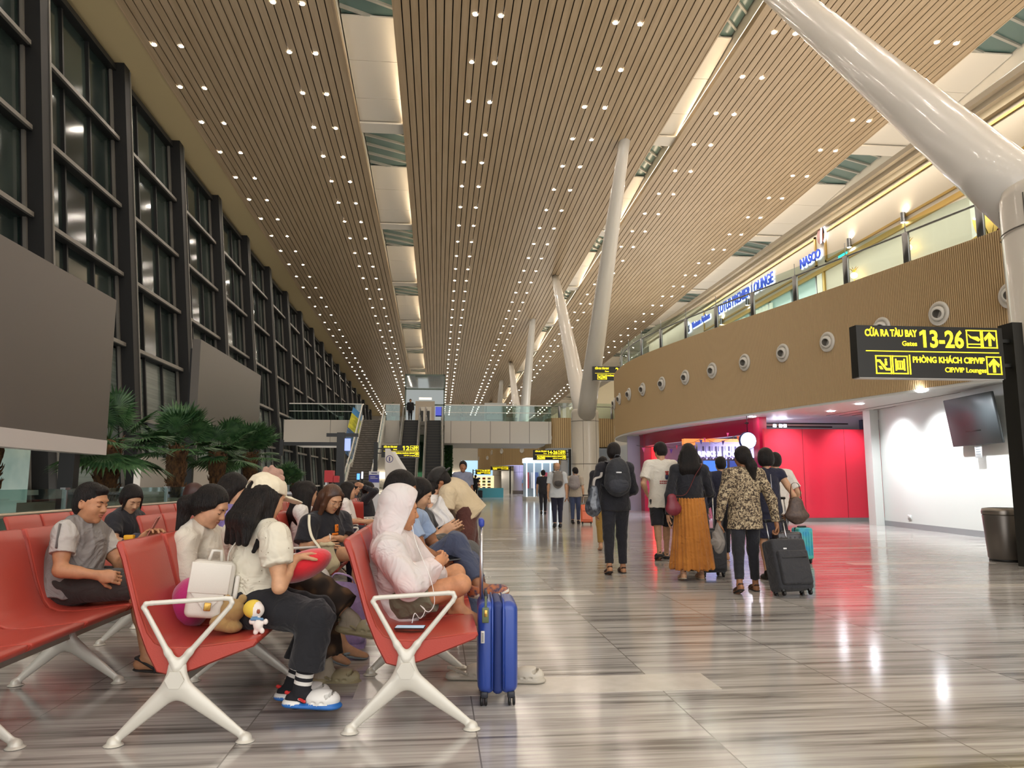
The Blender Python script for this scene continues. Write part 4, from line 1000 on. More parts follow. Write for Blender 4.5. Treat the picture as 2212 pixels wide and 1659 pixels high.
# unseen fill lights added to brighten the slatted ceiling and the upstairs wall
def area(name, loc, sx, sy_, power, rot, color=(1, .95, .88)):
    l = bpy.data.lights.new(name, 'AREA'); l.shape = 'RECTANGLE'; l.size = sx; l.size_y = sy_; l.energy = power; l.color = color
    o = bpy.data.objects.new(name, l); COL.objects.link(o); o.location = loc; o.rotation_euler = rot; return o
area('roof_wash_light', (18, 30, 10.7), 8, 70, 1500, (PI, 0, 0))
area('window_wash_light', (-9.8, 35, .4), 1.6, 80, 600, (PI, math.radians(-8), 0))
area('balcony_wash_light', (10.9, 70, 6.1), 1.2, 50, 700, (PI, 0, 0))  # added upward fill for the far ceiling

area('cornice_wash_light', (12.75, 22, 10.1), .25, 48, 260, (0, math.radians(-14), 0), (1, .94, .84))  # added fill under the cornice, lifts the dark lounge wall
area('gallery_light', (12.0, 22, 8.35), 1.2, 40, 420, (0, math.radians(-25), 0), (1, .96, .9))  # added fill for the lower lounge wall behind the glass
# ================================================================== SHOP UNDER THE BALCONY
M_hdr = mat('shop_header_crimson', 'b01840', 0.2, spec=.6)
q_, qn = FQ, FN
idx = [i for i in range(len(q_)) if 22.6 < q_[i][1] < 31.6 and q_[i][0] < 9.9][::6]
P = [(q_[i]-qn[i]*.75) for i in idx]
mb = MB(); n_ = len(P)
mb.add([(x, y, 2.73) for x, y in P]+[(x, y, 3.24) for x, y in P], [(i, i+1, n_+i+1, n_+i) for i in range(n_-1)], M_hdr)
P_in = [(q_[i]-qn[i]*1.0) for i in idx]
mb.add([(x, y, 2.73) for x, y in P_in]+[(x, y, 2.73) for x, y in P], [(i, i+1, n_+i+1, n_+i) for i in range(n_-1)], mat('header_underside', 'f2e8ea', .5))
sp = empty('drinks_shop', (0, 0, 0), label='crimson-framed drinks and food shop under the curved balcony', cat='shop'); mb.obj('header', sp)
p0 = P[0]; p1 = P[-1]
MB().box((p0[0]-.1, p0[1]-.05, 0), (p0[0]+.15, p0[1]+.4, 3.24), M_hdr).obj('post', sp)
MB().box((p1[0]-.05, p1[1]-.1, 0), (p1[0]+.3, p1[1]+.6, 3.24), M_hdr).obj('post', sp)
MB().box((p1[0]+.35, p1[1]-.35, 0), (p1[0]+.5, p1[1]+.1, 2.7), emis('red_light_strip', 'ff2a30', 1.6)).obj('light_strip', sp)
MB().box((7.3, 30.6, 0), (7.5, 31.0, 1.9), mat('green_panel', '7a9a4a', .5)).obj('side_panel', sp)
YB = 27.5
mb = MB(); M_sl1 = mat('slat_purple', '8f88a8', .5, emit='8a80c8', es=.25); M_sl2 = mat('slat_dark', '3a3050', .6)
mb.box((8.2, YB+4.5, 0), (14.5, YB+4.6, 3.2), mat('shop_back', 'b0a8b8', .6)); mb.obj('back_wall', sp)
YC = 25.6
mb = MB()
mb.box((9.0, YC, 2.05), (13.2, YC+.1, 2.6), M_sl1)
for j in range(36): mb.box((9.0+.117*j, YC-.03, 2.0), (9.05+.117*j, YC, 2.45), M_sl1 if j % 2 else M_sl2)
mb.obj('slatted_fascia', sp)
MB().box((8.6, YC+.05, 2.5), (13.4, YC+.3, 2.72), mat('orange_bulkhead', 'e08a4a', .5, emit='ff9a50', es=.5)).obj('bulkhead', sp)
a = at(1498, 986, YC-.06); mb = MB(); text_mesh(mb, 'DRINKS & FOODS', .26, (a[0], YC-.06, a[2]), (1, 0, 0), (0, 0, 1), emis('shop_letters', 'f4f6ff', 1.3), .015, 'LEFT', .006, fit=1.85); mb.obj('lettering', sp)
for j in range(5):
    x = 8.3+.95*j
    MB().box((x, YC-.02, 1.25), (x+.85, YC+.02, 1.95), mat('menu_screen_%d' % (j % 2), ('101a3a', '142a5c')[j % 2], .3, emit=('20386a', '3c78d0')[j % 2], es=.8)).obj('menu_screen', sp)
MB().box((8.3, YC-1.0, 0), (13.0, YC-.5, 1.05), mat('shop_counter', '9a5060', .4)).obj('counter', sp)
MB().box((8.6, YC-.2, .9), (13.2, YC, 1.2), emis('counter_light', 'bcd8ff', 2.5)).obj('counter_lamp', sp)
e = empty('round_lightbox', (0, 0, 0), label='round white glowing shop sign with a blue rim', cat='sign'); c = at(1615, 952, 22.4)
RY = np.array([[1,0,0],[0,0,1],[0,-1,0]])
MB().lathe([(.27, -.04), (.27, .04), (.25, .05)], c, mat('lightbox_rim', '1f2f78', .4), 36, RY).obj('rim', e)
MB().lathe([(0, .056), (.245, .056)], c, emis('lightbox_white', 'f4f8ff', 3), 36, RY, cap=False).obj('face', e)
MB().tube([c+np.array([0, 0, .25]), (c[0], c[1], 3.24)], .012, M_black, 6).obj('hanging_rod', e)
MB().lathe([(0, -.056), (.245, -.056)], c, emis('lightbox_white', '', 0), 36, RY, cap=False).obj('face', e)
# bunting
BC = ['d84a8a', 'e8c020', 'e86a30', '5a3490', 'c83a5a', 'b8a858', '3a3a90', 'e0508a', 'f0d030', '40246a']
bn = empty('bunting', (0, 0, 0), label='string of small coloured pennant flags across the shop front', cat='bunting')
sg = MB(); pts = [at(x, y, 23.6) for x, y in ((1375, 962), (1400, 967), (1425, 960), (1450, 968), (1475, 960), (1500, 955), (1520, 945), (1545, 958), (1570, 950), (1595, 938), (1628, 925))]
sg.tube(pts, .006, M_dark, n=4); sg.obj('string', bn)
for i, p_ in enumerate([(1390, 967), (1427, 962), (1436, 966), (1450, 970), (1462, 962), (1505, 960), (1514, 950), (1522, 946), (1533, 953), (1562, 952), (1572, 935), (1584, 942), (1594, 942), (1608, 935), (1615, 930)]):
    c = at(p_[0], p_[1], 23.58); m = MB(); s_ = .075
    m.prism([(-s_*.7, 0), (s_*.7, 0), (.01, -s_*2.1)], c, (math.cos(i), math.sin(i)*.3, 0), (0, 0, 1), (0, 1, 0), .004, mat('flag_'+BC[i % 10], BC[i % 10], .7)); m.obj('pennant', bn)
# inside soffit tracks and lamps over the hoarding
tr = empty('track_lighting', (0, 0, 0), label='black lighting tracks with small spotlights seen above the red wall', cat='track light')
mb = MB(); mb.box((9.9, 23.4, 3.08), (13.4, 23.45, 3.12), M_black); mb.box((9.9, 24.4, 3.05), (13.4, 24.45, 3.09), M_black); mb.obj('rail', tr)
for x in (10.3, 10.9, 11.1, 11.25): MB().lathe([(0, 0), (.05, .0), (.05, .08)], (x, 23.42, 2.98), emis('track_lamp', 'e8ecff', 25), 10).obj('lamp', tr)
for i, (x, y) in enumerate([(11.0, 18.6), (10.9, 15.9), (11.3, 20.6), (9.8, 22.6)]):
    MB().lathe([(.0, 0), (.09, 0), (.11, .012)], (x, y, 3.225), emis('soffit_lamp', 'f4f6ff', 60), 14).obj('soffit_downlight', label='small white downlight in the white soffit under the balcony, %s' % ['above the red wall corner', 'left of the dark screen', 'deepest above the red wall', 'above the shop post'][i], cat='downlight', group='soffit downlights')
# ================================================================== RIGHT WALL: TV, NOTICE, SOCKET, EXIT, BIN
def on_wall(px, py, off=0):
    d = _ray(px, py); P0 = np.array([12.47, 20.17, 0]); nn_ = np.array([5.53, -.75, 0]); t = ((P0-_c)@nn_)/(d@nn_); return _c+d*t
tv = empty('wall_screen', (0, 0, 0), label='switched-off dark television tilted out from the white wall', cat='television')
nW = nrm([-5.53, .75, 0]); a = np.array([11.93, 16.15, 2.55]); 
sd = WD; ctr = (np.array([11.93, 16.15, 0])+np.array([11.68, 14.3, 0]))/2; ctr[2] = 2.53
mb = MB(); tilt = math.radians(8); up = nrm(np.array([0, 0, 1])*math.cos(tilt)+nW*math.sin(tilt)); nf = nrm(np.cross(sd, up))
if nf@nW < 0: nf = -nf
cc = ctr+nW*.22; mb.rbox(cc, (.93, .54, .03), .012, mat('tv_black', '2e3234', .42, spec=.4), np.stack([sd, up, nf], 1), 1); mb.obj('panel', tv)
mb = MB(); mb.rbox(ctr+nW*.1, (.3, .25, .12), .01, M_black, np.stack([sd, np.array([0, 0, 1.]), nW], 1), 1); mb.obj('bracket', tv)
mb = MB(); pn = ctr+nW*.05+np.array([0, 0, -.68])-sd*.12*-1; mb.rbox(ctr+nW*.14+np.array([0, 0, -.66]), (.13, .16, .003), .002, mat('paper', 'e4e8ea', .6), np.stack([sd, np.array([0, 0, 1.]), nW], 1), 1)
for j in range(4): mb.rbox(ctr+nW*.144+np.array([0, 0, -.58-.05*j]), (.09, .008, .001), .0005, mat('paper_ink', '8c98a0', .6), np.stack([sd, np.array([0, 0, 1.]), nW], 1), 1)
mb.obj('paper_notice', label='small white paper notice hanging under the dark television', cat='notice')
p = on_wall(1966, 1117); MB().rbox(p+nW*.01, (.09, .06, .012), .005, mat('socket_white', 'e2e4e2', .4), np.stack([sd, np.array([0, 0, 1.]), nW], 1), 1).obj('wall_socket', label='small white socket plate low on the white wall', cat='socket')
mb = MB(); mb.box((8.95, 11.2, 2.95), (12.5, 11.9, 3.3), mat('door_header', 'b8aca0', .5)); mb.obj('trim_40', kind='structure')
ex = empty('exit_sign', (0, 0, 0), label='turquoise lit EXIT sign with white arrows at the right edge', cat='sign')
a = at(2173, 838, 11.1); b_ = at(2213+14, 866, 11.1)
MB().box((a[0], 11.1, b_[2]), (b_[0]+.05, 11.15, a[2]), emis('exit_face', '17c9b8', 1.0)).obj('panel', ex)
mb = MB(); text_mesh(mb, 'EXIT', .17, ((a[0]+b_[0])/2+.02, 11.09, b_[2]+.04), (1, 0, 0), (0, 0, 1), emis('exit_white', 'eafffb', 2.2), .003, 'CENTER', .003, .1)
h = (a[2]+b_[2])/2
mb.prism([(a[0]+.01, h), (a[0]+.07, h+.06), (a[0]+.07, h-.06)], (0, 11.1, 0), (1, 0, 0), (0, 0, 1), (0, -1, 0), .005, emis('exit_white', '', 0)); mb.prism([(b_[0]+.03, h), (b_[0]-.03, h+.06), (b_[0]-.03, h-.06)], (0, 11.1, 0), (1, 0, 0), (0, 0, 1), (0, -1, 0), .005, emis('exit_white', '', 0)); mb.obj('lettering', ex)
bi = empty('litter_bin', (8.66, 10.9, 0), label='grey metal round litter bin at the right edge by the near column', cat='bin')
Mb_ = mat('bin_metal', '77716b', .35, .7)
MB().lathe([(.225, .0), (.225, .03), (.24, .05), (.28, .68), (.27, .7)], m=Mb_, n=40).obj('body', bi)
MB().lathe([(.285, .7), (.29, .74), (.275, .79), (.2, .8)], m=mat('bin_rim', '8f8880', .3, .8), n=40, cap=False).obj('rim', bi); MB().lathe([(.23, 0), (.23, .03)], m=M_black, n=40).obj('base', bi)
# wall-washing spots on the white wall and hoarding, shop spots, added fill farther off
def spot(loc, to, power, ang, blend=.5, color=(1, 1, 1), r=.05):
    l = bpy.data.lights.new('soffit_spot', 'SPOT'); l.energy = power; l.spot_size = math.radians(ang); l.spot_blend = blend; l.shadow_soft_size = r; l.color = color
    o = bpy.data.objects.new('soffit_spot', l); COL.objects.link(o); o.location = loc; d = Vector(to)-Vector(loc); o.rotation_euler = d.to_track_quat('-Z', 'Y').to_euler(); return o
for yy in (18.9, 16.9, 14.6, 12.6):
    x = 12.47+(yy-20.17)*(.75/5.53)-1.0
    spot((x, yy, 3.2), (x+.8, yy, 0.6), 330, 120, 1.0, (.93, .97, 1))
for xx in (10.6, 12.6): spot((xx, 21.3, 3.2), (xx, 22.2, 1.0), 130, 110, 1.0, (1, .95, .95))
spot((10.6, 24.3, 3.1), (10.6, 24.8, 0), 900, 150, .8, (.72, .75, 1), .3)
spot((9.9, 27.4, 2.6), (9.6, 27.0, 0), 500, 150, .8, (.75, .78, 1), .3)
spot((12.2, 8, 3.1), (11.5, 9, 0), 200, 120, .8, (1, 1, 1), .3)
for Y_ in (62, 75, 90): spot((9.8, Y_, 3.5), (9.0, Y_-1, 0), 500, 130, .8, (.9, .95, 1), .5)  # added fill, unseen lamps that brighten the far ground floor
spot((5.5, 58, 3.9), (6.5, 58, 0), 350, 140, .8, (.85, .9, 1), .5)  # added fill below the bridge
spot((8.5, 78.5, .5), (8.7, 82.5, 10), 500, 60, .5, (.45, .45, 1), .2)
# ================================================================== BEAM SEATS
M_seat = mat('seat_red', 'b04438', 0.36, spec=.5, bump=(160, .08))
M_alu = mat('seat_frame_enamel', 'd6d2c6', 0.3, .15)
M_beam = mat('seat_beam', 'a9a59a', .4, .5)
PROF = [(.345, .452), (.35, .435), (.335, .415), (.2, .365), (.07, .315), (-.03, .29), (-.10, .31), (-.15, .40), (-.2, .52), (-.29, .82), (-.318, .885), (-.31, .905), (-.285, .9),
        (-.262, .84), (-.19, .60), (-.145, .49), (-.11, .445), (-.06, .425), (.02, .42), (.15, .432), (.27, .447)]
def shell_mesh(w=.54):
    mb = MB(); P = np.array(PROF); c = P.mean(0); secs = []
    dn = np.roll(P, -1, 0)-np.roll(P, 1, 0); nn_ = np.stack([dn[:, 1], -dn[:, 0]], 1); nn_ /= np.linalg.norm(nn_, axis=1)[:, None]
    if ((P-c)*nn_).sum() < 0: nn_ = -nn_
    for y, ins in ((-w/2+.006, .008), (-w/2+.009, .002), (-w/2+.02, 0), (w/2-.02, 0), (w/2-.009, .002), (w/2-.006, .008)): secs.append((y, P-nn_*ins))
    vs = []
    for y, Q in secs:
        for x, z in Q:
            t = max(0, (z-.5)/.4); vs.append((x-.012*(1-(2*y/w)**2)*t, y*(1-.03*t), z+(.01*(1-(2*y/w)**2) if z > .85 else 0)-(.008*(1-(2*y/w)**2) if -.1 < x < .3 and z > .41 else 0)))
    n = len(P); fs = []
    for s in range(len(secs)-1):
        for i in range(n): fs.append((s*n+i, s*n+(i+1) % n, (s+1)*n+(i+1) % n, (s+1)*n+i))
    fs.append(tuple(range(n))); fs.append(tuple(reversed(range((len(secs)-1)*n, len(secs)*n))))
    mb.add(vs, fs, M_seat, True); me = mb.mesh('seat_shell'); me.polygons[len(fs)-1].use_smooth = False; me.polygons[len(fs)-2].use_smooth = False; return me
def support_mesh():
    S = SDF(); fy = ((0, 1, 0), .5)
    for f in (.32, -.26):
        S.rc((f*.06, 0, .245), (f*.96, 0, .028), .046, .0185, .012, fl=fy)
        S.rc((f, 0, .002), (f, 0, .012), .046, .03, .012, cuta=0.0)
    S.rc((0, 0, .25), (0, 0, .335), .056, .042, .03, fl=((0, 1, 0), .52))
    hx = (.0, .29)
    me = S.mesh(.0048, [M_alu], 'support_frame', planes=[((0, 0, .0), (0, 0, -1.))])
    mb = MB(); o = len(me.vertices)
    mb.add([tuple(v.co) for v in me.vertices], [tuple(p.vertices) for p in me.polygons], M_alu, True)
    for s in (-1, 1):
        mb.prism([(.043*math.cos(a), .043*math.sin(a)) for a in np.arange(6)*PI/3], (0, s*.024, .285), (1, 0, 0), (0, 0, 1), (0, s, 0), .010, M_alu)
    bpy.data.meshes.remove(me); return mb.mesh('support_frame')
def arm_mesh():
    S = SDF(); loop = smooth_poly([(0, .335), (-.045, .40), (-.152, .585), (-.166, .606), (-.157, .622), (-.13, .625), (.2, .642), (.224, .640), (.232, .622), (.222, .602), (.05, .40), (0, .335)])
    n = len(loop)
    for i in range(n-1):
        r = [.0115+.016*max(0, 1-(loop[k][1]-.335)/.09)**1.5 for k in (i, i+1)]
        S.rc((loop[i][0], 0, loop[i][1]), (loop[i+1][0], 0, loop[i+1][1]), r[0], r[1], .004 if loop[i][1] > .42 else .02, fl=((0, 1, 0), .8))
    return S.mesh(.004, [M_alu], 'armrest')
def smooth_poly(P):
    return P
ME_SHELL, ME_SUP, ME_ARM = shell_mesh(), support_mesh(), arm_mesh()
def link(me, parent, loc, rz=0):
    o = bpy.data.objects.new(me.name.split('.')[0], me); COL.objects.link(o); o.parent = parent; o.location = loc; o.rotation_euler = (0, 0, rz); return o
def bench(x, y, n, label, rz=0, arms=(True, True), P=.55):
    e = empty('bench_seat', (x, y, 0), rz, label=label, cat='seat', group='red airport bench seats')
    for i in range(n): link(ME_SHELL, e, (0, P*(i+.5), 0))
    ys = list(range(0, n+1, 2))
    for i in ys: link(ME_SUP, e, (0, P*i, 0))
    if arms[0]: link(ME_ARM, e, (0, 0, 0))
    if arms[1]: link(ME_ARM, e, (0, P*n, 0))
    MB().box((-.035, -.01, .262), (.035, P*n+.01, .3), M_beam).obj('beam', e)
    return e
RA, RB, RC, RD = -1.185, -.14, -2.19, -3.2
bench(RB, 3.81, 4, 'red bench seat with white armrest nearest the camera, beside the blue suitcase')
bench(RA, 3.74, 4, 'red bench seat in front left holding the white bag and pink cushion', P=.56)
bench(RC, 2.64, 6, 'red bench seat at the left edge with the man in grey', P=.555)
bench(RB, 6.62, 4, 'second red bench behind the hooded person, in the row by the walkway')
bench(RA, 6.62, 4, 'red bench where the woman in glasses sits')
bench(RC, 6.62, 4, 'empty red bench behind the man in grey')
bench(RD, 6.55, 4, 'red bench by the glass guard with the woman in black')
bench(RB, 9.4, 4, 'third red bench of the row by the walkway, behind the bending man')
bench(RA, 9.4, 4, 'red bench with bare armrests behind the woman in glasses')
bench(RC, 9.4, 4, 'third red bench from the front in the row left of the glasses woman')
bench(RD, 9.4, 4, 'red bench second along the glass guard')
bench(RB, 12.2, 4, 'fourth red bench of the row by the walkway')
bench(RA, 12.2, 4, 'fourth red bench behind the glasses woman')
bench(RC, 12.2, 4, 'farthest red bench left of the glasses woman')
bench(RD, 12.2, 4, 'farthest red bench along the glass guard')
bench(-1.05, 11.5, 2, 'red seats turned with their backs squarely to the camera', rz=PI/2)
# ================================================================== PEOPLE: BODY, CLOTHES, HAIR, SHOES
SKIN = {}
def skin(c): return mat('skin_'+c, c, 0.5, spec=.35, noise=(25, '%02x%02x%02x' % tuple(max(0, int(int(c[i:i+2], 16)*.93)) for i in (0, 2, 4))))
M_lip = mat('lips', 'a85a50', .45); M_browm = mat('brow_dark', '20140f', .7); M_eye = mat('eye_white', 'd8d0c8', .3)
M_hair = mat('hair_black', '0f0b0a', 0.45, spec=.28, noise=(40, '1d1613', (1, 1, .15)), bump=(240, 1.0, (1, 1, .08)))
def lp(a, b, t): return np.array(a)*(1-t)+np.array(b)*t
def head(S, c, R, s, face=True, nose=1.0):
    P = lambda x, y, z: np.array(c)+R@(np.array([x, y, z])*s)
    S.el(P(0, -.012, .035), np.array([.077, .096, .088])*s, R, .03)
    S.el(P(0, .022, -.02), np.array([.064, .07, .095])*s, R, .03)
    S.el(P(0, .03, -.066), np.array([.05, .055, .048])*s, R, .025)
    for q in (-1, 1):
        S.el(P(q*.036, .05, -.028), np.array([.026, .036, .034])*s, R, .02)
        S.el(P(q*.074, -.004, -.008), np.array([.009, .018, .031])*s, R@np.array(Matrix.Rotation(q*.35, 3, 'Z')), .008)
        S.el(P(q*.081, -.006, -.004), np.array([.006, .010, .018])*s, R, .004, sub=True)
    if face:
        S.el(P(0, .07, -.096), np.array([.022, .018, .017])*s, R, .016)
        for q in (-1, 1): S.el(P(q*.031, .095, .004), np.array([.019, .016, .013])*s, R, .014, sub=True)
        S.el(P(0, .08, .03), np.array([.05, .012, .012])*s, R, .014)
        S.rc(P(0, .083, .012), P(0, .104*nose, -.026), .008*s, .0125*s, .010)
        for q in (-1, 1): S.el(P(q*.012, .093, -.031), np.array([.008, .01, .007])*s, R, .006)
        for q in (-1, 1):
            S.el(P(q*.031, .078, .003), np.array([.0155, .012, .0105])*s, R, .005, 0)
        S.el(P(0, .087, -.053), np.array([.022, .010, .0055])*s, R, .003)
        S.el(P(0, .085, -.063), np.array([.019, .010, .006])*s, R, .003)
def hand(S, w, d, n, side, s, curl=.4, grip=0.0, thumb=None, rad=1.0, spread=.02):
    """wrist w, finger direction d, palm normal n; side +1: thumb lies on cross(d, n) side"""
    d = nrm(d); n = nrm(n-d*(np.array(n)@d)); t = np.cross(d, n)*side
    w = np.array(w, float)
    S.el(w+d*.048*s, np.array([.017, .05, .04])*s, np.stack([n, d, t], 1), .018)
    S.rc(w-d*.01*s, w+d*.03*s, .024*s, .026*s, .02, fl=(n, .72))
    for i in range(4):
        o = (1.5-i)*.0195; L = (.040, .045, .042, .033)[i]*s; r = (.0088, .009, .0087, .0076)[i]*s*rad
        p = w+d*(.088-.004*abs(i-1))*s+t*o*s; dd = nrm(d+t*(1.5-i)*spread*2)
        a = curl*(.75+.12*i)
        for k, f in enumerate((1, .72, .58)):
            a_ = a*(k+.8); q = dd*math.cos(a_)+n*math.sin(a_); p2 = p+q*L*f
            S.rc(p, p2, r*(1-.07*k), r*(.93-.07*k), .006); p = p2
    p = w+d*.02*s+t*.026*s; q = nrm(t*.85+d*.75+n*(.35+grip)); p2 = p+q*.04*s; S.rc(p, p2, .0145*s, .0115*s, .012)
    q = nrm(t*.3+d*1.0+n*(.4+grip)); p3 = p2+q*.03*s; S.rc(p2, p3, .011*s, .0098*s, .006); S.rc(p3, p3+nrm(d+n*.5)*.022*s, .0098*s, .0085*s, .005)
def foot(S, a, t, u, s, infl=0.0, m=0, k=.02, toes=False):
    t = nrm(t); u = nrm(np.array(u)-t*(np.array(u)@t)); r = np.cross(t, u); g = infl
    S.el(a-u*.045*s-t*.035*s, np.array([.034+g, .042+g, .038+g])*s, np.stack([r, t, u], 1), k, m)
    S.rc(a-u*.015*s, a+t*.09*s-u*.052*s, (.034+g)*s, (.03+g)*s, k, m)
    S.rc(a-t*.02*s-u*.055*s, a+t*.12*s-u*.062*s, (.028+g)*s, (.026+g)*s, k, m)
    S.el(a+t*.125*s-u*.062*s, np.array([.046+g, .05+g, .022+g])*s, np.stack([r, t, u], 1), k, m)
    if toes:
        for i in range(5): S.rc(a+t*.14*s-u*.065*s+r*(i-2)*.017*s, a+t*(.188-.006*i*i*.35)*s-u*.07*s+r*(i-2)*.0175*s, .012*s, (.0115 if i else .0135)*s, .004, m)
    else: S.el(a+t*.165*s-u*.066*s, np.array([.040+g, .032+g, .016+g])*s, np.stack([r, t, u], 1), k, m)
def tframe(J):
    up = nrm(J['nk']-J['pel']); r = J['sR']-J['sL']; r = nrm(r-up*(r@up)); return r, np.cross(up, r), up
def torso(S, J, s, g=0.0, w=1.0, fat=1.0, k=.04, planes=None, m=0, bust=0):
    r, f, u = tframe(J); R = np.stack([r, f, u], 1); pel, nk = J['pel'], J['nk']; L = np.linalg.norm(nk-pel)
    mid = J.get('che', lp(pel, nk, .62))
    S.el(pel, np.array([.158*w+g, .118*fat+g, .12+g])*s, R, k, m, planes=planes)
    S.el(lp(pel, mid, .5), np.array([.132*w+g, .1*fat+g, .15+g])*s, R, k, m, planes=planes)
    S.el(mid, np.array([.15*w+g, .108*fat+g, .165+g])*s, R, k, m, planes=planes)
    S.el(lp(mid, nk, .55), np.array([.15*w+g, .088*fat+g, .1+g])*s, R, k, m, planes=planes)
    for q in 'LR':
        S.rc(lp(nk, J['s'+q], .25), lp(nk, J['s'+q], .93), (.05+g)*s, (.052+g)*s, k, m)
    if bust:
        for q in (-1, 1): S.el(mid+f*.085*s+r*q*.07*s+u*.01*s, np.array([.055, .05, .055])*s*bust+g*s*.6, R, k*.7, m)
_HEAD = {}
from mathutils.bvhtree import BVHTree
M_lip2 = mat('lips_rose', 'a8604f', .5)
def face_lines(me, o):
    """brows, lash lines and lips laid on the face surface"""
    c, R, s = _HEAD[me.name]; bv = BVHTree.FromPolygons([v.co for v in me.vertices], [tuple(p.vertices) for p in me.polygons]); f = Vector(R[:, 1])
    def put(pts, r, m, name, lift, flat=1.0):
        out = []
        for x, z in pts:
            q = Vector(c+R@(np.array([x, .2, z])*s)); h_ = bv.ray_cast(q, -f, .4)
            if h_[0] is None or (q-h_[0]).length > .19*s: return
            out.append(np.array(h_[0])+R[:, 1]*lift)
        n = len(out); P_ = smooth_path(out, 4); k = len(P_)
        rr = [r*s*(.35+.65*math.sin(PI*(.08+.84*i/(k-1)))) for i in range(k)]
        MB().tube(P_, rr, m, n=8).obj(name, o)
    for q in (-1, 1):
        put([(q*.013, .0205), (q*.022, .0245), (q*.033, .0262), (q*.047, .0215)], .0030, M_browm, 'eyebrow', -.0006)
        put([(q*.0165, -.0015), (q*.024, -.0042), (q*.032, -.0048), (q*.040, -.0036), (q*.047, .0)], .0016, M_browm, 'eyelashes', 0)
    put([(-.021, -.0565), (-.010, -.0530), (0, -.0542), (.010, -.0530), (.021, -.0565)], .0034, M_lip2, 'upper_lip', -.0012)
    put([(-.018, -.0590), (-.009, -.0640), (0, -.0652), (.009, -.0640), (.018, -.0590)], .0038, M_lip2, 'lower_lip', -.0014)
def make_body(J, s, h, sk, w=1.0, fat=1.0, face=True, bare_toes=False, hands=True, sex='m', nose=1.0):
    S = SDF(); R = fr(J['hf'], J.get('hu', (0, 0, 1)))
    torso(S, J, s, -.006, w, fat)
    c = J['hd']; nb = c+R@(np.array([0, -.02, -.06])*s)
    S.rc(J['nk'], nb, .052*s*(1 if sex == 'm' else .86), .05*s*(1 if sex == 'm' else .84), .03)
    head(S, c, R, s, face, nose)
    al = .9 if sex == 'f' else 1.0
    for q in 'LR':
        sh, e, wr = J['s'+q], J['e'+q], J['w'+q]
        S.rc(sh, e, .046*s*al, .037*s*al, .03); S.rc(lp(sh, e, .2), lp(sh, e, .6), .044*s*al, .042*s*al, .03)
        S.rc(e, wr, .037*s*al, .0255*s*al, .02); S.rc(lp(e, wr, .1), lp(e, wr, .45), .039*s*al, .034*s*al, .02)
        if hands:
            d = J.get('d'+q, nrm(wr-e)); n = J.get('n'+q)
            if n is None: n = nrm(np.cross(d, [0, 0, 1])*(1 if q == 'L' else -1)+np.array([0, 0, .001]))
            cu, gr = J.get('c'+q, (.4, 0)); hand(S, wr, d, np.array(n), J.get('m'+q, 1 if q == 'L' else -1), s, cu, gr, rad=1.0 if h < .008 else 1.15)
        hp, kn, an = J['h'+q], J['k'+q], J['a'+q]
        S.rc(hp, kn, .082*s, .054*s, .04); S.rc(kn, an, .05*s, .034*s, .03); S.rc(lp(kn, an, .12), lp(kn, an, .45), .05*s, .046*s, .03)
        back = nrm(np.cross(J['t'+q], [0, 0, 1])); 
        foot(S, an, J['t'+q], J.get('u'+q, (0, 0, 1)), s, toes=bare_toes)
    me = S.mesh(h, [sk], 'person')
    if face and h <= .0125: _HEAD[me.name] = (c, R, s)
    return me
def shirt(J, s, h, m, g=.016, sl=.6, hem=-.02, w=1.0, fat=1.0, neck=.02, disp=None, name='shirt', slr=.012, mats=None, bust=0, extra=None, sk=.03, puff=0):
    S = SDF(); r, f, u = tframe(J); q_ = J['pel']+u*hem
    pl = [(q_, -u), (J['nk']+u*(.035+neck)*1.0, u)]
    torso(S, J, s, g, w, fat, planes=pl, bust=bust)
    S.rc(J.get('che', lp(J['pel'], J['nk'], .62)), q_, (.135*w+g)*s, (.176*w+g)*s, k=.04, cut=1.0, fl=(f, min(1.0, .74*fat)))
    for q in 'LR':
        sh, e, wr = J['s'+q], J['e'+q], J['w'+q]
        if sl <= 0: continue
        if sl <= 1.0:
            S.rc(sh, e, (.05+slr)*s, (.044+slr*1.3)*s, sk, cut=sl)
            if puff: S.el(lp(sh, e, sl*.55), np.array([.072, .072, .085])*s*puff, fr(e-sh) if False else None, .03)
        else: S.rc(sh, e, (.05+slr)*s, (.042+slr)*s, sk); S.rc(e, wr, (.042+slr)*s, (.03+slr*.9)*s, .02, cut=sl-1)
    if extra: extra(S)
    return link_mesh(S.mesh(h, mats or [m], name, disp), name)
def trousers(J, s, h, m, g=.012, leg=1.9, w=1.0, fat=1.0, disp=None, name='trousers', flare=.0, top=.12, mats=None):
    S = SDF(); r, f, u = tframe(J)
    S.el(J['pel'], np.array([.16*w+g, .12*fat+g, .13+g])*s, np.stack([r, f, u], 1), .04, planes=[(J['pel']+u*top*s, u)])
    for q in 'LR':
        hp, kn, an = J['h'+q], J['k'+q], J['a'+q]
        if leg <= 1: S.rc(hp, kn, (.084+g)*s, (.062+g*1.6)*s, .04, cut=leg)
        else: S.rc(hp, kn, (.084+g)*s, (.056+g)*s, .04); S.rc(kn, an, (.054+g)*s, (.038+g+flare)*s, .03, cut=leg-1)
    return link_mesh(S.mesh(h, mats or [m], name, disp), name)
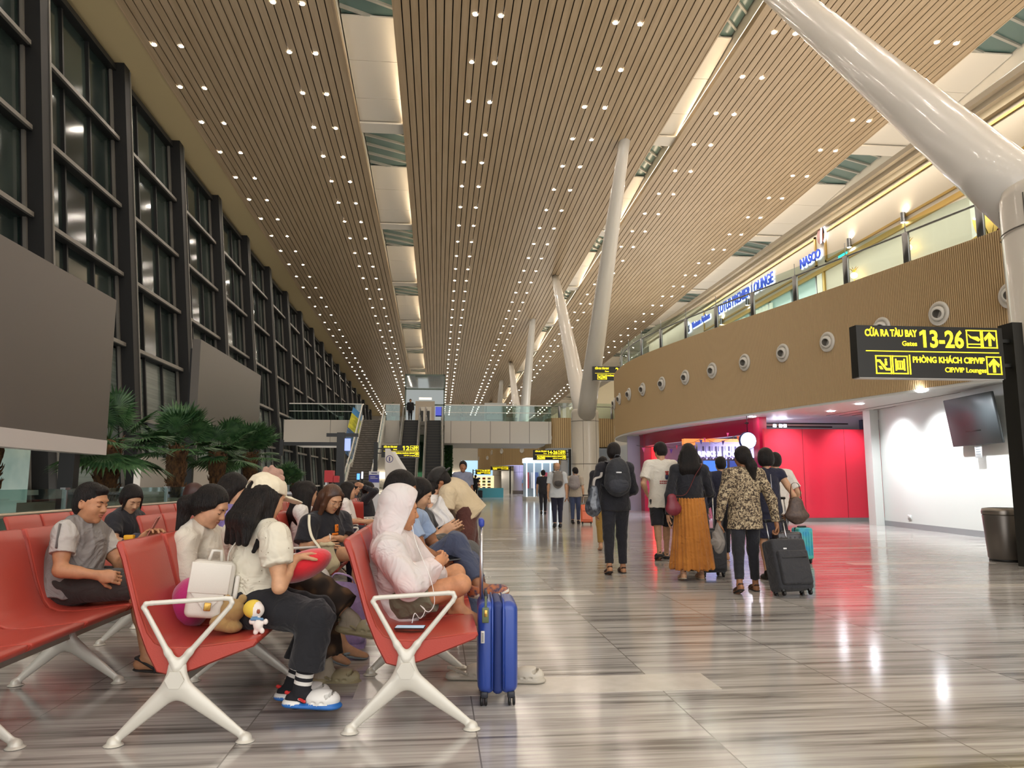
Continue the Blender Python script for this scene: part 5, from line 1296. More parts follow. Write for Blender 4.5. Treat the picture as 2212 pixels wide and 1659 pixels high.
def hairdo(J, s, h, m, style='short', extra=None, th=.012, line=.045, seed=0, disp=.0008, name='hair'):
    S = SDF(); R = fr(J['hf'], J.get('hu', (0, 0, 1))); c = J['hd']; P = lambda x, y, z: np.array(c)+R@(np.array([x, y, z])*s)
    V = lambda x, y, z: R@np.array([x, y, z])
    nz_ = -.075 if style == 'short' else -.11
    pl = [(P(0, line, .012), V(0, .8, -.6)), (P(0, 0, nz_), V(0, .25, -1))]
    S.el(P(0, -.014, .036), np.array([.077+th, .096+th, .088+th*1.15])*s, R, .02, planes=pl)
    S.el(P(0, -.03, -.01), np.array([.074+th, .078+th, .09])*s, R, .02, planes=pl)
    if style == 'short':
        for q in (-1, 1): S.el(P(q*.082, .004, -.022), np.array([.02, .024, .03])*s, R, .01, sub=True)
    if extra: extra(S, P, R)
    return link_mesh(S.mesh(h, [m], name, strands(disp, seed)), name)
M_sole = mat('sole_dark', '2a2624', .7); 
def shoe(a, t, u, s, h, style, m, m2=None, name='shoe'):
    t = nrm(t); u = nrm(np.array(u)-t*(np.array(u)@t)); r = np.cross(t, u); S = SDF(); R = np.stack([r, t, u], 1)
    if style == 'clog': s = s*1.1; a = a+u*.008*s
    b = a-u*.083*s; P = lambda x, y, z: b+R@(np.array([x, y, z])*s)
    if style in ('sneaker', 'shoe'):
        pl = [(P(0, 0, .012), -u)]
        S.el(P(0, .055, .02), np.array([.045, .135, .016])*s, R, .01, 1)
        S.el(P(0, -.02, .05), np.array([.042, .062, .055])*s, R, .03, 0); S.el(P(0, .07, .035), np.array([.045, .11, .036])*s, R, .03, 0); S.el(P(0, .125, .03), np.array([.044, .06, .028])*s, R, .02, 0)
        S.rc(P(0, -.02, .08), P(0, -.01, .115), .046*s, .044*s, .02, 0, cut=.4); S.rc(P(0, -.005, .09), P(0, 0, .14), .034*s, .034*s, .008, 0, sub=True)
    elif style == 'clog':
        S.rc(P(0, -.04, .014), P(0, .14, .014), .047*s, .056*s, .01, 1, fl=(u, .32))
        S.el(P(0, .10, .042), np.array([.058, .085, .045])*s, R, .015, 0, planes=[(P(0, .03, 0), V3(-t*1.0+u*.0))]); S.el(P(0, -.03, .025), np.array([.048, .055, .02])*s, R, .012, 0)
        for i in range(8):
            an = -1.2+2.4*i/7; S.el(P(.045*math.sin(an), .115+.035*math.cos(an), .07-.012*abs(math.sin(an))), np.array([.008, .009, .02])*s, R, .003, sub=True)
        for q in (-1, 1): S.el(P(q*.056, .07, .035), np.array([.012, .014, .006])*s, R, .002, sub=True); S.el(P(q*.058, .11, .035), np.array([.012, .012, .006])*s, R, .002, sub=True)
        S.rc(P(.05, .03, .04), P(0, -.07, .065), .008*s, .009*s, .004, 2, fl=(r, .5)); S.rc(P(-.05, .03, .04), P(0, -.07, .065), .008*s, .009*s, .004, 2, fl=(r, .5))
    else:
        S.rc(P(0, -.035, .008), P(0, .135, .008), .040*s, .048*s, .008, 1, fl=(u, .25))
        if style == 'flipflop': S.rc(P(.04, .03, .025), P(0, .12, .045), .008*s, .008*s, .005, 0); S.rc(P(-.04, .03, .025), P(0, .12, .045), .008*s, .008*s, .005, 0)
        else:
            for y_ in (.075, .12):
                for j in range(8):
                    a0 = -1.35+2.7*j/7.; a1 = -1.35+2.7*(j+1)/7.
                    S.rc(P(.047*math.sin(a0), y_, .018+.042*math.cos(a0)), P(.047*math.sin(a1), y_, .018+.042*math.cos(a1)), .009*s, .009*s, .005, 0)
            for q in (-1, 1): S.rc(P(q*.042, .06, .03), P(q*.02, -.055, .075), .008*s, .008*s, .005, 0)
            S.rc(P(.02, -.055, .075), P(-.02, -.055, .075), .01*s, .01*s, .005, 0)
    mats = [m, m2 or M_sole]+([mat('strap_'+m.name, 'c9302e', .4)] if style == 'clog' and m.name == 'clog_white' else [m2 or m])
    return link_mesh(S.mesh(h, mats, name), name)
def sock_foot(J, q, s, m):
    S = SDF(); foot(S, J['a'+q], J['t'+q], J.get('u'+q, (0, 0, 1)), s, .005); S.rc(J['a'+q], lp(J['a'+q], J['k'+q], .12), .041*s, .041*s, .02); return link_mesh(S.mesh(.005, [m], 'sock'), 'sock')
def V3(v): return np.array(v)
def finish(body_me, label, parts, group=None):
    o = bpy.data.objects.new('person', body_me); COL.objects.link(o); tag(o, label, 'person', group)
    for p in parts:
        if p is not None: p.parent = o
    if body_me.name in _HEAD: face_lines(body_me, o)
    return o
def stand(x, y, H, f, step=0.0, arms={}, lean=0.0, hf=None, hipw=.052, shw=.108, wide=0.0):
    """upright or walking pose; arms: 'L'/'R' -> ((right, fwd, up) of elbow, same of wrist) in units of height"""
    f = nrm([f[0], f[1], 0]); r = np.cross(f, [0, 0, 1.]); u = np.array([0, 0, 1.]); o = np.array([x, y, 0.])
    P = lambda a, b, c: o+(r*a+f*b+u*c)*H
    J = dict(pel=P(0, 0, .53), che=P(0, .005+lean*.6, .69), nk=P(0, -.01+lean, .825), hd=P(0, .012+lean*1.3, .93), hf=nrm(f if hf is None else np.array(hf)))
    for q, sg in (('L', -1), ('R', 1)):
        st = step*(1 if q == 'R' else -1)
        J['s'+q] = P(sg*shw, -.005+lean, .808); J['h'+q] = P(sg*hipw, 0, .50)
        J['k'+q] = P(sg*(hipw-.004+wide*.5), st*.5+.02*(1 if st >= 0 else .5), .285); J['a'+q] = P(sg*(hipw-.006+wide), st, .048 if st >= -.02 else .048+abs(st)*.25)
        J['t'+q] = nrm(f+u*(-.55*max(0, -st)*6)); J['u'+q] = nrm(u+f*(.6*max(0, -st)*6))
        e, w_ = arms.get(q, ((sg*(shw+.03), -.01, .63), (sg*(shw+.035), .02, .49)))
        J['e'+q] = P(*e); J['w'+q] = P(*w_)
        J['n'+q] = -r*sg
    return J
def seatJ(d, extra={}):
    J = {k: np.array(at(*v)) for k, v in d.items()}; J.update({k: (np.array(v, float) if not isinstance(v, tuple) or len(v) == 3 else v) for k, v in extra.items()}); return J
def strap(pts, m, name, parent, r=.012, flat=.25, n=8):
    return MB().tube(smooth_path(pts), r, m, n=n, flat=flat).obj(name, parent)
def smooth_path(P, n=6):
    P = [np.array(p, float) for p in P]; out = []
    for i in range(len(P)-1):
        a, b, c, d = P[max(i-1, 0)], P[i], P[i+1], P[min(i+2, len(P)-1)]
        for t in np.arange(n)/n: out.append(.5*((2*b)+(-a+c)*t+(2*a-5*b+4*c-d)*t*t+(-a+3*b-3*c+d)*t**3))
    out.append(P[-1]); return out
# ================================================================== THE WALKING GROUP ON THE RIGHT
SK1, SK2, SK3 = skin('b98763'), skin('c89a78'), skin('9c6c4c')
def cloth(name, c, rough=.85, c2=None, bump=(220, .15)): return mat(name, c, rough, noise=(3.5, c2) if c2 else None, bump=bump, sheen=.15, wrinkle=.5)
C_black = cloth('cloth_black', '15151b', c2='1c1c24'); C_navy = cloth('cloth_navy', '15162a', c2='1a1b33')
HB = .0075
def down(q, J, d=(0, 0, -1)): J['d'+q] = np.array(d, float)
# --- man with black backpack
J = stand(2.34, 9.85, 1.70, (.05, 1), .07, {'L': ((-.165, -.03, .64), (-.155, .02, .50)), 'R': ((.15, .02, .64), (.10, .10, .60))}, hf=(.35, 1, -.1), wide=.02)
J['cR'] = (.9, .2)
b = make_body(J, 1.0, HB, SK1)
parts = [shirt(J, 1.0, HB, C_black, g=.03, sl=1.9, hem=-.08, disp=folds(.005), name='jacket', slr=.02),
         trousers(J, 1.0, HB, C_black, g=.016, disp=folds(.004, seed=2)), hairdo(J, 1.0, HB, M_hair, th=.014)]
for q in 'LR': parts.append(shoe(J['a'+q], J['t'+q], J['u'+q], 1, HB*.8, 'sandal', mat('sandal_brown', '3a241c', .6)))
P_bp = finish(b, 'person walking away in a black jacket and trousers with a black backpack', parts)
def backpack(J, s, m, label, w=.15, hgt=.24, d=.09, dz=-.14, h=.009, m2=None, logo=None):
    r, f, u = tframe(J); R = np.stack([r, f, u], 1); c = J['nk']+u*dz*s*1.0-f*(.15+d*.5)*s
    e = empty('backpack', tuple(c), label=label, cat='backpack'); S = SDF()
    S.el(c, np.array([w, d, hgt])*s, R, .04); S.el(c-u*.08*s, np.array([w*1.05, d*1.08, hgt*.66])*s, R, .04); S.el(c+u*.1*s, np.array([w*.82, d*.9, hgt*.5])*s, R, .04)
    o = link_mesh(S.mesh(h, [m], 'bag_body', folds(.003)), 'bag_body', e); o.matrix_parent_inverse = Matrix.Translation(-Vector(c))
    S = SDF(); S.el(c-u*.1*s-f*d*.75*s, np.array([w*.8, d*.5, hgt*.42])*s, R, .03); o = link_mesh(S.mesh(h, [m2 or m], 'front_pocket'), 'front_pocket', e); o.matrix_parent_inverse = Matrix.Translation(-Vector(c))
    for q, sg in (('L', -1), ('R', 1)):
        sh = J['s'+q]; pts = [c+r*sg*w*.6*s+u*hgt*.75*s+f*d*.6*s, lp(J['nk'], sh, .6)-f*.06*s+u*.075*s, lp(J['nk'], sh, .62)+f*.05*s+u*.06*s, lp(J['nk'], sh, .72)+f*.13*s-u*.12*s, c+r*sg*w*1.05*s-u*hgt*.5*s+f*.12*s]
        o = strap(pts, m2 or m, 'shoulder_strap', e, r=.028*s, flat=.25); o.matrix_parent_inverse = Matrix.Translation(-Vector(c))
    mb = MB(); mb.tube([c+u*hgt*s+r*.04, c+u*(hgt+.035)*s+r*.02, c+u*(hgt+.035)*s-r*.02, c+u*hgt*s-r*.04], .008, m2 or m, 6)
    if logo: mb.rbox(c+u*.06*s-f*(d+.002)*s, (.035, .004, .008), .002, logo, R, 1)
    o = mb.obj('carry_loop', e); o.matrix_parent_inverse = Matrix.Translation(-Vector(c))
    return e
backpack(J, 1.0, cloth('backpack_black', '202228', .7), 'large black backpack with a small white logo worn by the walker in black', w=.165, hgt=.25, m2=cloth('backpack_strap', '2c2e36', .7), logo=mat('logo_white', 'e8e8e8', .5))
# clear plastic bag on his left
c = np.array([2.02, 9.7, .98]); S = SDF(); S.rc(c+[0, 0, .12], c+[0.0, 0, -.13], .05, .10, .05, fl=((0, 1, 0), .6)); S.el(c+[-.02, 0, -.12], [.09, .06, .1], None, .05)
link_mesh(S.mesh(.009, [mat('clear_bag', '6c727c', .15, spec=.8, noise=(9, '2b2e36'))], 'plastic_bag', folds(.006)), 'plastic_bag'); tag(bpy.data.objects['plastic_bag'], 'dark see-through plastic bag hanging at the left of the black backpack', 'bag')
strap([J['sL']+[0, 0, .06], J['sL']+[-.02, -.1, -.1], c+[.02, 0, .25], c+[0, 0, .14]], mat('bag_strap_grey', 'a8a29c', .6), 'strap', bpy.data.objects['plastic_bag'], r=.018)
# --- boy in cream T-shirt and shorts
J = stand(3.5, 11.6, 1.80, (.12, 1), .09, {'L': ((-.16, -.03, .65), (-.12, .06, .57)), 'R': ((.15, .02, .65), (.10, .12, .6))}, hf=(-.35, 1, -.35), lean=.005)
b = make_body(J, 1.04, HB, SK2)
C_cream = cloth('tee_cream', 'd9d2c4', c2='e0dacd')
parts = [shirt(J, 1.04, HB, C_cream, g=.028, sl=.72, hem=-.16, disp=folds(.005, seed=4), slr=.03, name='t_shirt'), trousers(J, 1.04, HB, C_black, g=.02, leg=.97, name='shorts', disp=folds(.003)),
         hairdo(J, 1.04, HB, M_hair, th=.02)]
for q in 'LR': parts.append(shoe(J['a'+q], J['t'+q], J['u'+q], 1, HB*.8, 'clog', mat('clog_dark', '2b2c30', .5), mat('clog_dark_sole', '202124', .6), 'clog'))
o = finish(b, 'person walking away in a cream T-shirt with a back print and shorts', parts)
r, f, u = tframe(J); c = J['che']-f*.145+r*.05+u*.05
mb = MB(); Mr_, Mn_ = mat('print_red', '9c2f30', .7), mat('print_navy', '2b3050', .7); R = np.stack([r, f, u], 1)
mb.rbox(c+u*.03+r*.02, (.022, .006, .02), .006, Mr_, R, 1); mb.rbox(c-u*.02+r*.02, (.028, .006, .035), .01, Mn_, R, 1); mb.rbox(c+u*.062+r*.02, (.03, .006, .01), .005, Mr_, R, 1)
for j in range(2):
    for i in range(6): mb.rbox(c-u*(.085+.03*j)+r*(-.085+.028*i), (.011, .005, .009), .002, Mr_, R, 1)
mb.obj('back_print', o)
# --- woman in mustard skirt
J = stand(3.12, 9.15, 1.66, (.12, 1), .05, {'L': ((-.165, -.04, .62), (-.165, .0, .47)), 'R': ((.16, .05, .64), (.13, .16, .62))}, hf=(.2, 1, 0), wide=.03)
b = make_body(J, .97, HB, SK2, w=.95, sex='f')
C_must = cloth('skirt_mustard', 'c07a2c', .8, c2='a9661f')
def must(S_):
    pass
S = SDF(); S.rc(J['pel']+[0, 0, .1], np.array([3.13, 9.17, .16]), .155, .255, .03, cut=1.0, cuta=0.0, fl=((0, 1, 0), .95))
sk_ = link_mesh(S.mesh(HB, [C_must], 'long_skirt', lambda X, Y, Z: (-.016+.010*np.sin(np.arctan2(Y-9.18, X-3.125)*13+.8*np.sin(Z*5))*np.clip((1.0-Z)*1.3, .15, 1)+.006*np.sin(np.arctan2(Y-9.18, X-3.125)*29+Z*6)).astype(np.float32)), 'long_skirt')
def longhair(L=.3, w=.075, wav=0.0):
    def f(S, P, R):
        for i, x in enumerate((-.05, 0, .05)):
            S.rc(P(x, -.06, .0), P(x*1.3, -.075, -L*.55), w*.85, w, .03); S.rc(P(x*1.3, -.075, -L*.55), P(x*1.25, -.06, -L), w, w*.55, .03)
        for q in (-1, 1): S.rc(P(q*.07, -.02, .0), P(q*.085, -.02, -L*.75), .035, .03, .03)
    return f
parts = [shirt(J, .97, HB, C_black, g=.02, sl=1.95, hem=.07, w=.95, disp=folds(.004), name='black_top'), sk_, hairdo(J, .97, HB, M_hair, 'long', longhair(.36, .07), disp=.0018)]
for q in 'LR': parts.append(shoe(J['a'+q], J['t'+q], J['u'+q], .95, HB*.8, 'sandal', mat('sandal_beige', 'b08a70', .6), mat('sandal_beige_sole', 'c8b8a0', .6)))
finish(b, 'person walking away with long dark hair, black top and long mustard skirt', parts)
c = np.array([2.86, 9.0, .93]); S = SDF(); S.rc(c+[-.02, 0, .06], c+[.0, 0, -.06], .06, .085, .03, fl=((0, 1, 0), .6)); S.el(c+[0, 0, -.06], [.1, .055, .075], None, .03)
hb = link_mesh(S.mesh(.006, [mat('bag_burgundy', '7a2634', .4)], 'handbag', folds(.003)), 'handbag'); tag(hb, 'small burgundy shoulder bag resting on the mustard skirt', 'handbag')
strap([c+[.0, 0, .1], J['che']+[-.1, -.15, -.1], J['che']+[.02, -.16, .12], J['sR']+[-.05, -.07, .06], J['sR']+[-.05, .03, .06]], mat('strap_burgundy', '6c2c2a', .5), 'strap', hb, r=.014)
# --- woman in patterned blouse with trolley case
J = stand(3.36, 8.05, 1.57, (.10, 1), .095, {'L': ((-.16, -.02, .63), (-.175, .03, .48)), 'R': ((.175, -.05, .63), (.20, -.05, .47))}, hf=(-.25, 1, -.1), wide=.038)
J['cR'] = (1.2, .5); J['cL'] = (1.0, .4)
b = make_body(J, .93, HB, SK3, w=1.0, sex='f')
mpt = bpy.data.materials.new('leopard_cloth'); mpt.use_nodes = True; nt = mpt.node_tree; bs = nt.nodes['Principled BSDF']; bs.inputs['Roughness'].default_value = .85
tc = nt.nodes.new('ShaderNodeTexCoord'); vo = nt.nodes.new('ShaderNodeTexNoise'); vo.inputs['Scale'].default_value = 42; vo.inputs['Detail'].default_value = 2; vo.inputs['Distortion'].default_value = 1.2
rp = nt.nodes.new('ShaderNodeValToRGB'); rp.color_ramp.interpolation = 'CONSTANT'; e_ = rp.color_ramp.elements; e_[0].color = lin('3b3026'); e_[1].position = .47; e_[1].color = lin('8d7a60'); k_ = e_.new(.56); k_.color = lin('b9a888')
nt.links.new(tc.outputs['Object'], vo.inputs['Vector']); nt.links.new(vo.outputs[0], rp.inputs[0]); nt.links.new(rp.outputs[0], bs.inputs['Base Color'])
def pony(L=.25):
    def f(S, P, R):
        S.rc(P(0, -.1, .0), P(.03, -.12, -.12), .045, .055, .03); S.rc(P(.03, -.12, -.12), P(.05, -.09, -L-.06), .055, .03, .03)
    return f
parts = [shirt(J, .93, HB, mpt, g=.034, sl=1.9, hem=-.15, disp=folds(.005, seed=6), name='patterned_blouse', slr=.02), trousers(J, .93, HB, C_black, g=.012, leg=1.86, disp=folds(.003)),
         hairdo(J, .93, HB, M_hair, 'long', pony(), th=.014)]
for q in 'LR': parts.append(shoe(J['a'+q], J['t'+q], J['u'+q], .92, HB*.8, 'sandal', mat('sandal_brown', '', 0), name='sandal'))
finish(b, 'person walking away in a brown mottled blouse pulling a black trolley case', parts)
wl = J['wL']+np.array([0, 0, -.02]); S = SDF(); S.rc(wl, wl+[-.02, 0, -.18], .03, .065, .03); S.el(wl+[-.01, 0, -.2], [.07, .05, .13], None, .04)
cj = link_mesh(S.mesh(.006, [cloth('cloth_bundle_grey', '8e857c', .8, c2='77706a')], 'folded_jacket', folds(.012, 1.4)), 'folded_jacket'); tag(cj, 'crumpled grey garment held in the left hand of the mottled-blouse walker', 'garment')
def trolley(label, base, wdt, dep, hgt, tilt, yaw, m, mdk, handle=.45, hard=False, cat='suitcase', tag_=None, rods=2, r=.035):
    """case with body, wheels, telescopic handle; base = point between the wheels on the floor"""
    e = empty('suitcase', tuple(base), label=label, cat=cat); e.rotation_euler = (tilt, 0, yaw)
    mb = MB(); mb.rbox((0, 0, .06+hgt/2), (wdt/2, dep/2, hgt/2), r, m, seg=4); mb.obj('shell', e)
    if hard:
        for i in range(5):
            x = -wdt/2+wdt*(i+.75)/5.5; MB().rbox((x, -dep/2-.002, .06+hgt/2), (.009, .006, hgt/2-.06), .005, m, seg=2).obj('rib', e)
        MB().rbox((0, 0, .06+hgt/2), (wdt/2+.003, .012, hgt/2+.003), .01, mdk, seg=2).obj('zip_band', e)
    else:
        mb = MB(); mb.rbox((0, -dep/2-.02, .06+hgt*.42), (wdt/2-.03, .025, hgt*.33), .02, m, seg=3); mb.obj('front_pocket', e)
        mb = MB(); mb.rbox((0, -dep/2-.048, .06+hgt*.6), (wdt/2-.06, .003, .005), .002, mdk, seg=1); mb.obj('zip', e)
    for sx in (-1, 1):
        for sy in (-1, 1):
            w_ = MB(); w_.lathe([(.0, -.012), (.024, -.012), (.027, -.008), (.027, .008), (.024, .012), (.0, .012)], (sx*(wdt/2-.05), sy*(dep/2-.035), .028), M_black, 16, np.array([[0,0,1],[0,1,0],[-1,0,0]]))
            w_.rbox((sx*(wdt/2-.05), sy*(dep/2-.035), .058), (.022, .018, .02), .006, M_black, seg=1); w_.obj('wheel', e)
    if handle:
        mb = MB(); y = dep/2-.03
        for sx in ((-1, 1) if rods == 2 else (0,)): mb.tube([(sx*wdt*.26, y, .06+hgt-.02), (sx*wdt*.26, y, .06+hgt+handle)], .0085, mat('handle_alu', 'c9c9cc', .25, .9), 8)
        mb.obj('handle_rods', e)
        MB().rbox((0, y, .06+hgt+handle+.01), (wdt*.26+.02 if rods == 2 else .018, .014, .016), .01, mdk, seg=2).obj('handle_grip', e)
    MB().rbox((0, 0, .06+hgt+.012), (.07, .014, .014), .008, mdk, seg=2).obj('carry_handle', e)
    return e
M_cb = cloth('case_black', '2a2a2e', .75, bump=(300, .2))
t1 = trolley('large soft black suitcase tilted and pulled by the mottled-blouse walker', (3.73, 7.75, 0), .41, .22, .53, math.radians(-16), math.radians(8), M_cb, M_black, handle=.22)
MB().rbox((-.06, -.108, .48), (.022, .003, .009), .003, mat('logo_white', '', 0), seg=1).obj('badge', t1)
# --- woman in black dress
J = stand(4.12, 9.15, 1.60, (.05, 1), .05, {'L': ((-.15, .02, .64), (-.08, .1, .6)), 'R': ((.18, -.07, .64), (.185, .05, .52))}, hf=(-.1, 1, 0))
b = make_body(J, .95, HB, SK2, w=1.0, sex='f')
S = SDF(); S.rc(J['pel']+[0, 0, .12], np.array([4.12, 9.15, .5]), .15, .17, .03, cut=1, cuta=0, fl=((0, 1, 0), .75))
dr = shirt(J, .95, HB, C_navy, g=.016, sl=.25, hem=-.03, name='black_dress', slr=.015, extra=lambda S: S.rc(J['pel']+[0, 0, .1], np.array([4.12, 9.15, .5]), .15, .17, .04, cut=1, fl=((0, 1, 0), .75)), disp=folds(.003))
def bob(S, P, R):
    S.el(P(0, -.02, -.03), [.1, .1, .1], R, .03, planes=[(P(0, .03, 0), R@np.array([0, 1, -.2])), (P(0, 0, -.1), R@np.array([0, 0, -1]))])
parts = [dr, hairdo(J, .95, HB, M_hair, 'long', bob, th=.02)]
for q in 'LR': parts.append(shoe(J['a'+q], J['t'+q], J['u'+q], .92, HB, 'shoe', M_black))
r, f, u = tframe(J); z0_ = J['nk']-f*.118-u*.03; z1_ = J['pel']-f*.14
parts.append(MB().tube([z0_, lp(z0_, z1_, .5)-f*.018, z1_], .004, mat('zip_silver', 'c8c8d0', .3, .8), 6).obj('back_zip'))
finish(b, 'person walking away in a sleeveless black dress with a long back zip', parts)
# --- person in cream T-shirt at the right end
J = stand(4.78, 10.3, 1.60, (0, 1), .05, {'L': ((-.15, .02, .64), (-.1, .1, .58)), 'R': ((.175, -.05, .65), (.155, .06, .52))}, hf=(.05, 1, 0))
b = make_body(J, .95, HB, SK2)
parts = [shirt(J, .95, HB, cloth('tee_offwhite', 'd8d0c6'), g=.03, sl=.75, hem=-.1, disp=folds(.004), slr=.025, name='t_shirt'), trousers(J, .95, HB, C_black, g=.014), hairdo(J, .95, HB, M_hair)]
for q in 'LR': parts.append(shoe(J['a'+q], J['t'+q], J['u'+q], .92, HB, 'sneaker', M_black))
finish(b, 'person in an off-white T-shirt at the right end of the walking group', parts)
# --- woman with straight black hair, black clothes
J = stand(3.55, 10.2, 1.60, (.05, 1), .05, {'L': ((-.15, -.02, .64), (-.14, .06, .52)), 'R': ((.15, 0, .64), (.12, .1, .55))})
b = make_body(J, .93, HB, SK2, w=.95, sex='f')
parts = [shirt(J, .93, HB, C_navy, g=.03, sl=1.9, hem=-.3, name='long_jacket', disp=folds(.004)), trousers(J, .93, HB, C_black, g=.02), hairdo(J, .93, HB, M_hair, 'long', longhair(.24, .06))]
for q in 'LR': parts.append(shoe(J['a'+q], J['t'+q], J['u'+q], .92, HB, 'shoe', M_black))
finish(b, 'person with straight black shoulder-length hair in dark clothes behind the black upright case', parts)
# --- long wavy hair behind the mustard skirt
J = stand(3.78, 11.3, 1.64, (-.05, 1), .05)
b = make_body(J, .96, HB, SK2, w=.95, sex='f')
parts = [shirt(J, .96, HB, C_navy, g=.03, sl=1.9, hem=-.1, name='jacket', disp=folds(.004)), trousers(J, .96, HB, C_navy, g=.02), hairdo(J, .96, HB, M_hair, 'long', longhair(.3, .06))]
finish(b, 'person with wavy dark hair mostly hidden between the mustard-skirt and black-haired walkers', parts)
# --- hidden heads
J = stand(4.4, 11.4, 1.58, (0, 1), .04); b = make_body(J, .93, .01, SK2)
finish(b, 'person whose dark head shows between mottled blouse and black dress', [shirt(J, .93, .01, C_navy, g=.03, sl=1.9, name='jacket'), trousers(J, .93, .01, C_black), hairdo(J, .93, .01, M_hair)])
J = stand(2.95, 13.3, 1.64, (.1, 1), .06); b = make_body(J, .96, .01, SK2)
finish(b, 'person in dark clothes half hidden at the left of the backpack walker', [shirt(J, .96, .01, C_black, g=.03, sl=1.9, name='jacket'), trousers(J, .96, .01, cloth('trousers_ochre', '9c7a3a')), hairdo(J, .96, .01, M_hair)])
# --- their other cases
trolley('upright soft black suitcase behind the mustard skirt', (3.47, 9.45, 0), .36, .22, .52, 0, .1, M_cb, M_black, handle=.42)
trolley('dark glossy hard-shell suitcase beside the black dress', (4.28, 8.95, 0), .34, .22, .52, math.radians(-8), .1, mat('case_gloss', '2c2a30', .2, spec=.7), M_black, handle=.42, hard=True)
trolley('small turquoise hard-shell child suitcase at the right end of the group', (5.42, 10.9, 0), .24, .22, .46, 0, .1, mat('case_turquoise', '2f9dc4', .35, noise=(6, '5cc0a8')), M_black, handle=.0, hard=True)
c = np.array([4.42, 9.0, .86]); S = SDF(); S.rc(c+[0, 0, .06], c-[0, 0, .06], .09, .13, .03, fl=((0, 1, 0), .5)); S.el(c-[0, 0, .08], [.16, .08, .07], None, .03)
tb = link_mesh(S.mesh(.007, [mat('tote_brown', '4a3a34', .5, noise=(30, '5e4c42'))], 'tote_bag', folds(.004)), 'tote_bag'); tag(tb, 'dark brown tote bag standing on the glossy hard-shell suitcase', 'bag')
strap([c+[-.07, 0, .12], c+[-.05, 0, .3], c+[.04, 0, .3], c+[.07, 0, .12]], mat('tote_strap', '4a3426', .5), 'strap', tb, r=.01)

# ================================================================== FARTHER PEOPLE
HF = .012
def simple(x, y, H, f, label, top, bottom, sk=SK2, step=.05, hair='short', hm=None, sl=.7, leg=1.9, arms={}, hf=None, hem=-.08, shoes=M_black, h=HF, g=.02, face=True, wd=1.0, w_extra=None, hairx=None, bald=False, fat=1.0):
    s = H/1.7; J = stand(x, y, H, f, step, arms, hf=hf); b = make_body(J, s, h, sk, w=wd, face=face, fat=fat)
    parts = [shirt(J, s, h, top, g=g, sl=sl, hem=hem, w=wd, fat=fat, name='t_shirt' if sl <= 1 else 'jacket', slr=.02), trousers(J, s, h, bottom, leg=leg, w=wd, name='trousers' if leg > 1 else 'shorts')]
    if not bald: parts.append(hairdo(J, s, h, hm or M_hair, hair, hairx))
    if shoes:
        for q in 'LR': parts.append(shoe(J['a'+q], J['t'+q], J['u'+q], s*.95, h*.8, 'shoe', shoes))
    if w_extra: parts += w_extra(J)
    return finish(b, label, parts), J
o, J = simple(3.2, 20.1, 1.72, (.05, 1), 'bald person in a pale grey shirt with a grey backpack walking away', cloth('shirt_pale', 'c3c7c9'), C_navy, step=.03, bald=True, g=.035, fat=1.15, wd=1.08, hem=-.12, sl=.75)
backpack(J, 1.0, cloth('backpack_grey', '77716a', .7), 'grey-brown backpack worn by the bald person', w=.14, hgt=.23, d=.09, h=.011, m2=cloth('backpack_grey_dark', '3e3a38', .7))
o, J = simple(4.0, 21.8, 1.62, (.3, 1), 'person in jeans with a big beige rucksack behind the bald person', cloth('shirt_beige', 'b0a492'), cloth('jeans', '3a4766'), step=.05, hf=(-.4, 1, -.3))
backpack(J, .95, cloth('rucksack_taupe', '8c8482', .7), 'taupe rucksack worn by the person in jeans', w=.16, hgt=.22, d=.12, h=.011)
trolley('orange suitcase with a black edge pulled by the person in jeans', (4.25, 21.4, 0), .34, .22, .5, math.radians(-14), -.2, mat('case_orange', 'e0704a', .4), M_black, handle=.3)
simple(4.0, 28.5, 1.66, (.1, 1), 'person in black walking away with a paper bag left of the bald person', C_black, C_black, step=.06)
simple(1.15, 66, 1.7, (0, 1), 'far person in a turquoise long dress under the bridge', cloth('aodai_teal', '3fa79c'), cloth('aodai_teal', ''), sl=1.9, hem=-.5, h=.02, shoes=None)
simple(.45, 66.5, 1.66, (0, 1), 'far person in a yellow long dress under the bridge', cloth('aodai_yellow', 'c8b46a'), cloth('aodai_yellow', ''), sl=1.9, hem=-.5, h=.02, shoes=None)
simple(2.9, 58, 1.78, (0, 1), 'far person in black trousers and shirt with a small black case', C_black, C_black, h=.018)
trolley('small black case beside the far person in black', (3.25, 57.8, 0), .36, .24, .55, 0, 0, M_cb, M_black, handle=.3)
simple(7.1, 61, 1.7, (0, -1), 'far person in a light blue shirt standing left of the pair', cloth('shirt_blue', '8fb0d8'), C_navy, h=.018, sl=.7)
simple(9.95-.6, 62.5, 1.7, (0, -1), 'far person in a light blue shirt hidden near the turquoise bench', cloth('shirt_blue', ''), C_navy, h=.018)
simple(8.2, 55.2, 1.7, (0, 1), 'far person in a light blue shirt with a red bag strap', cloth('shirt_blue', ''), C_navy, h=.018)
o, J = simple(-2.05, 55.2, 1.65, (0, -1), 'person in a dark suit and white shirt standing at the top of the left escalator', C_black, C_black, h=.016, sl=1.9); 
o.location.z += 5.63
# standing man by the seats
simple(.56, 17.0, 1.66, (.45, -1), 'person in a grey-blue polo shirt standing behind the bending person', cloth('polo_greyblue', '6f7488', c2='7b8094'), cloth('trousers_dark', '2a2a34'), SK3, step=.0, hf=(-.15, -1, -.05), h=.009, g=.025, wd=1.1, hem=-.1)
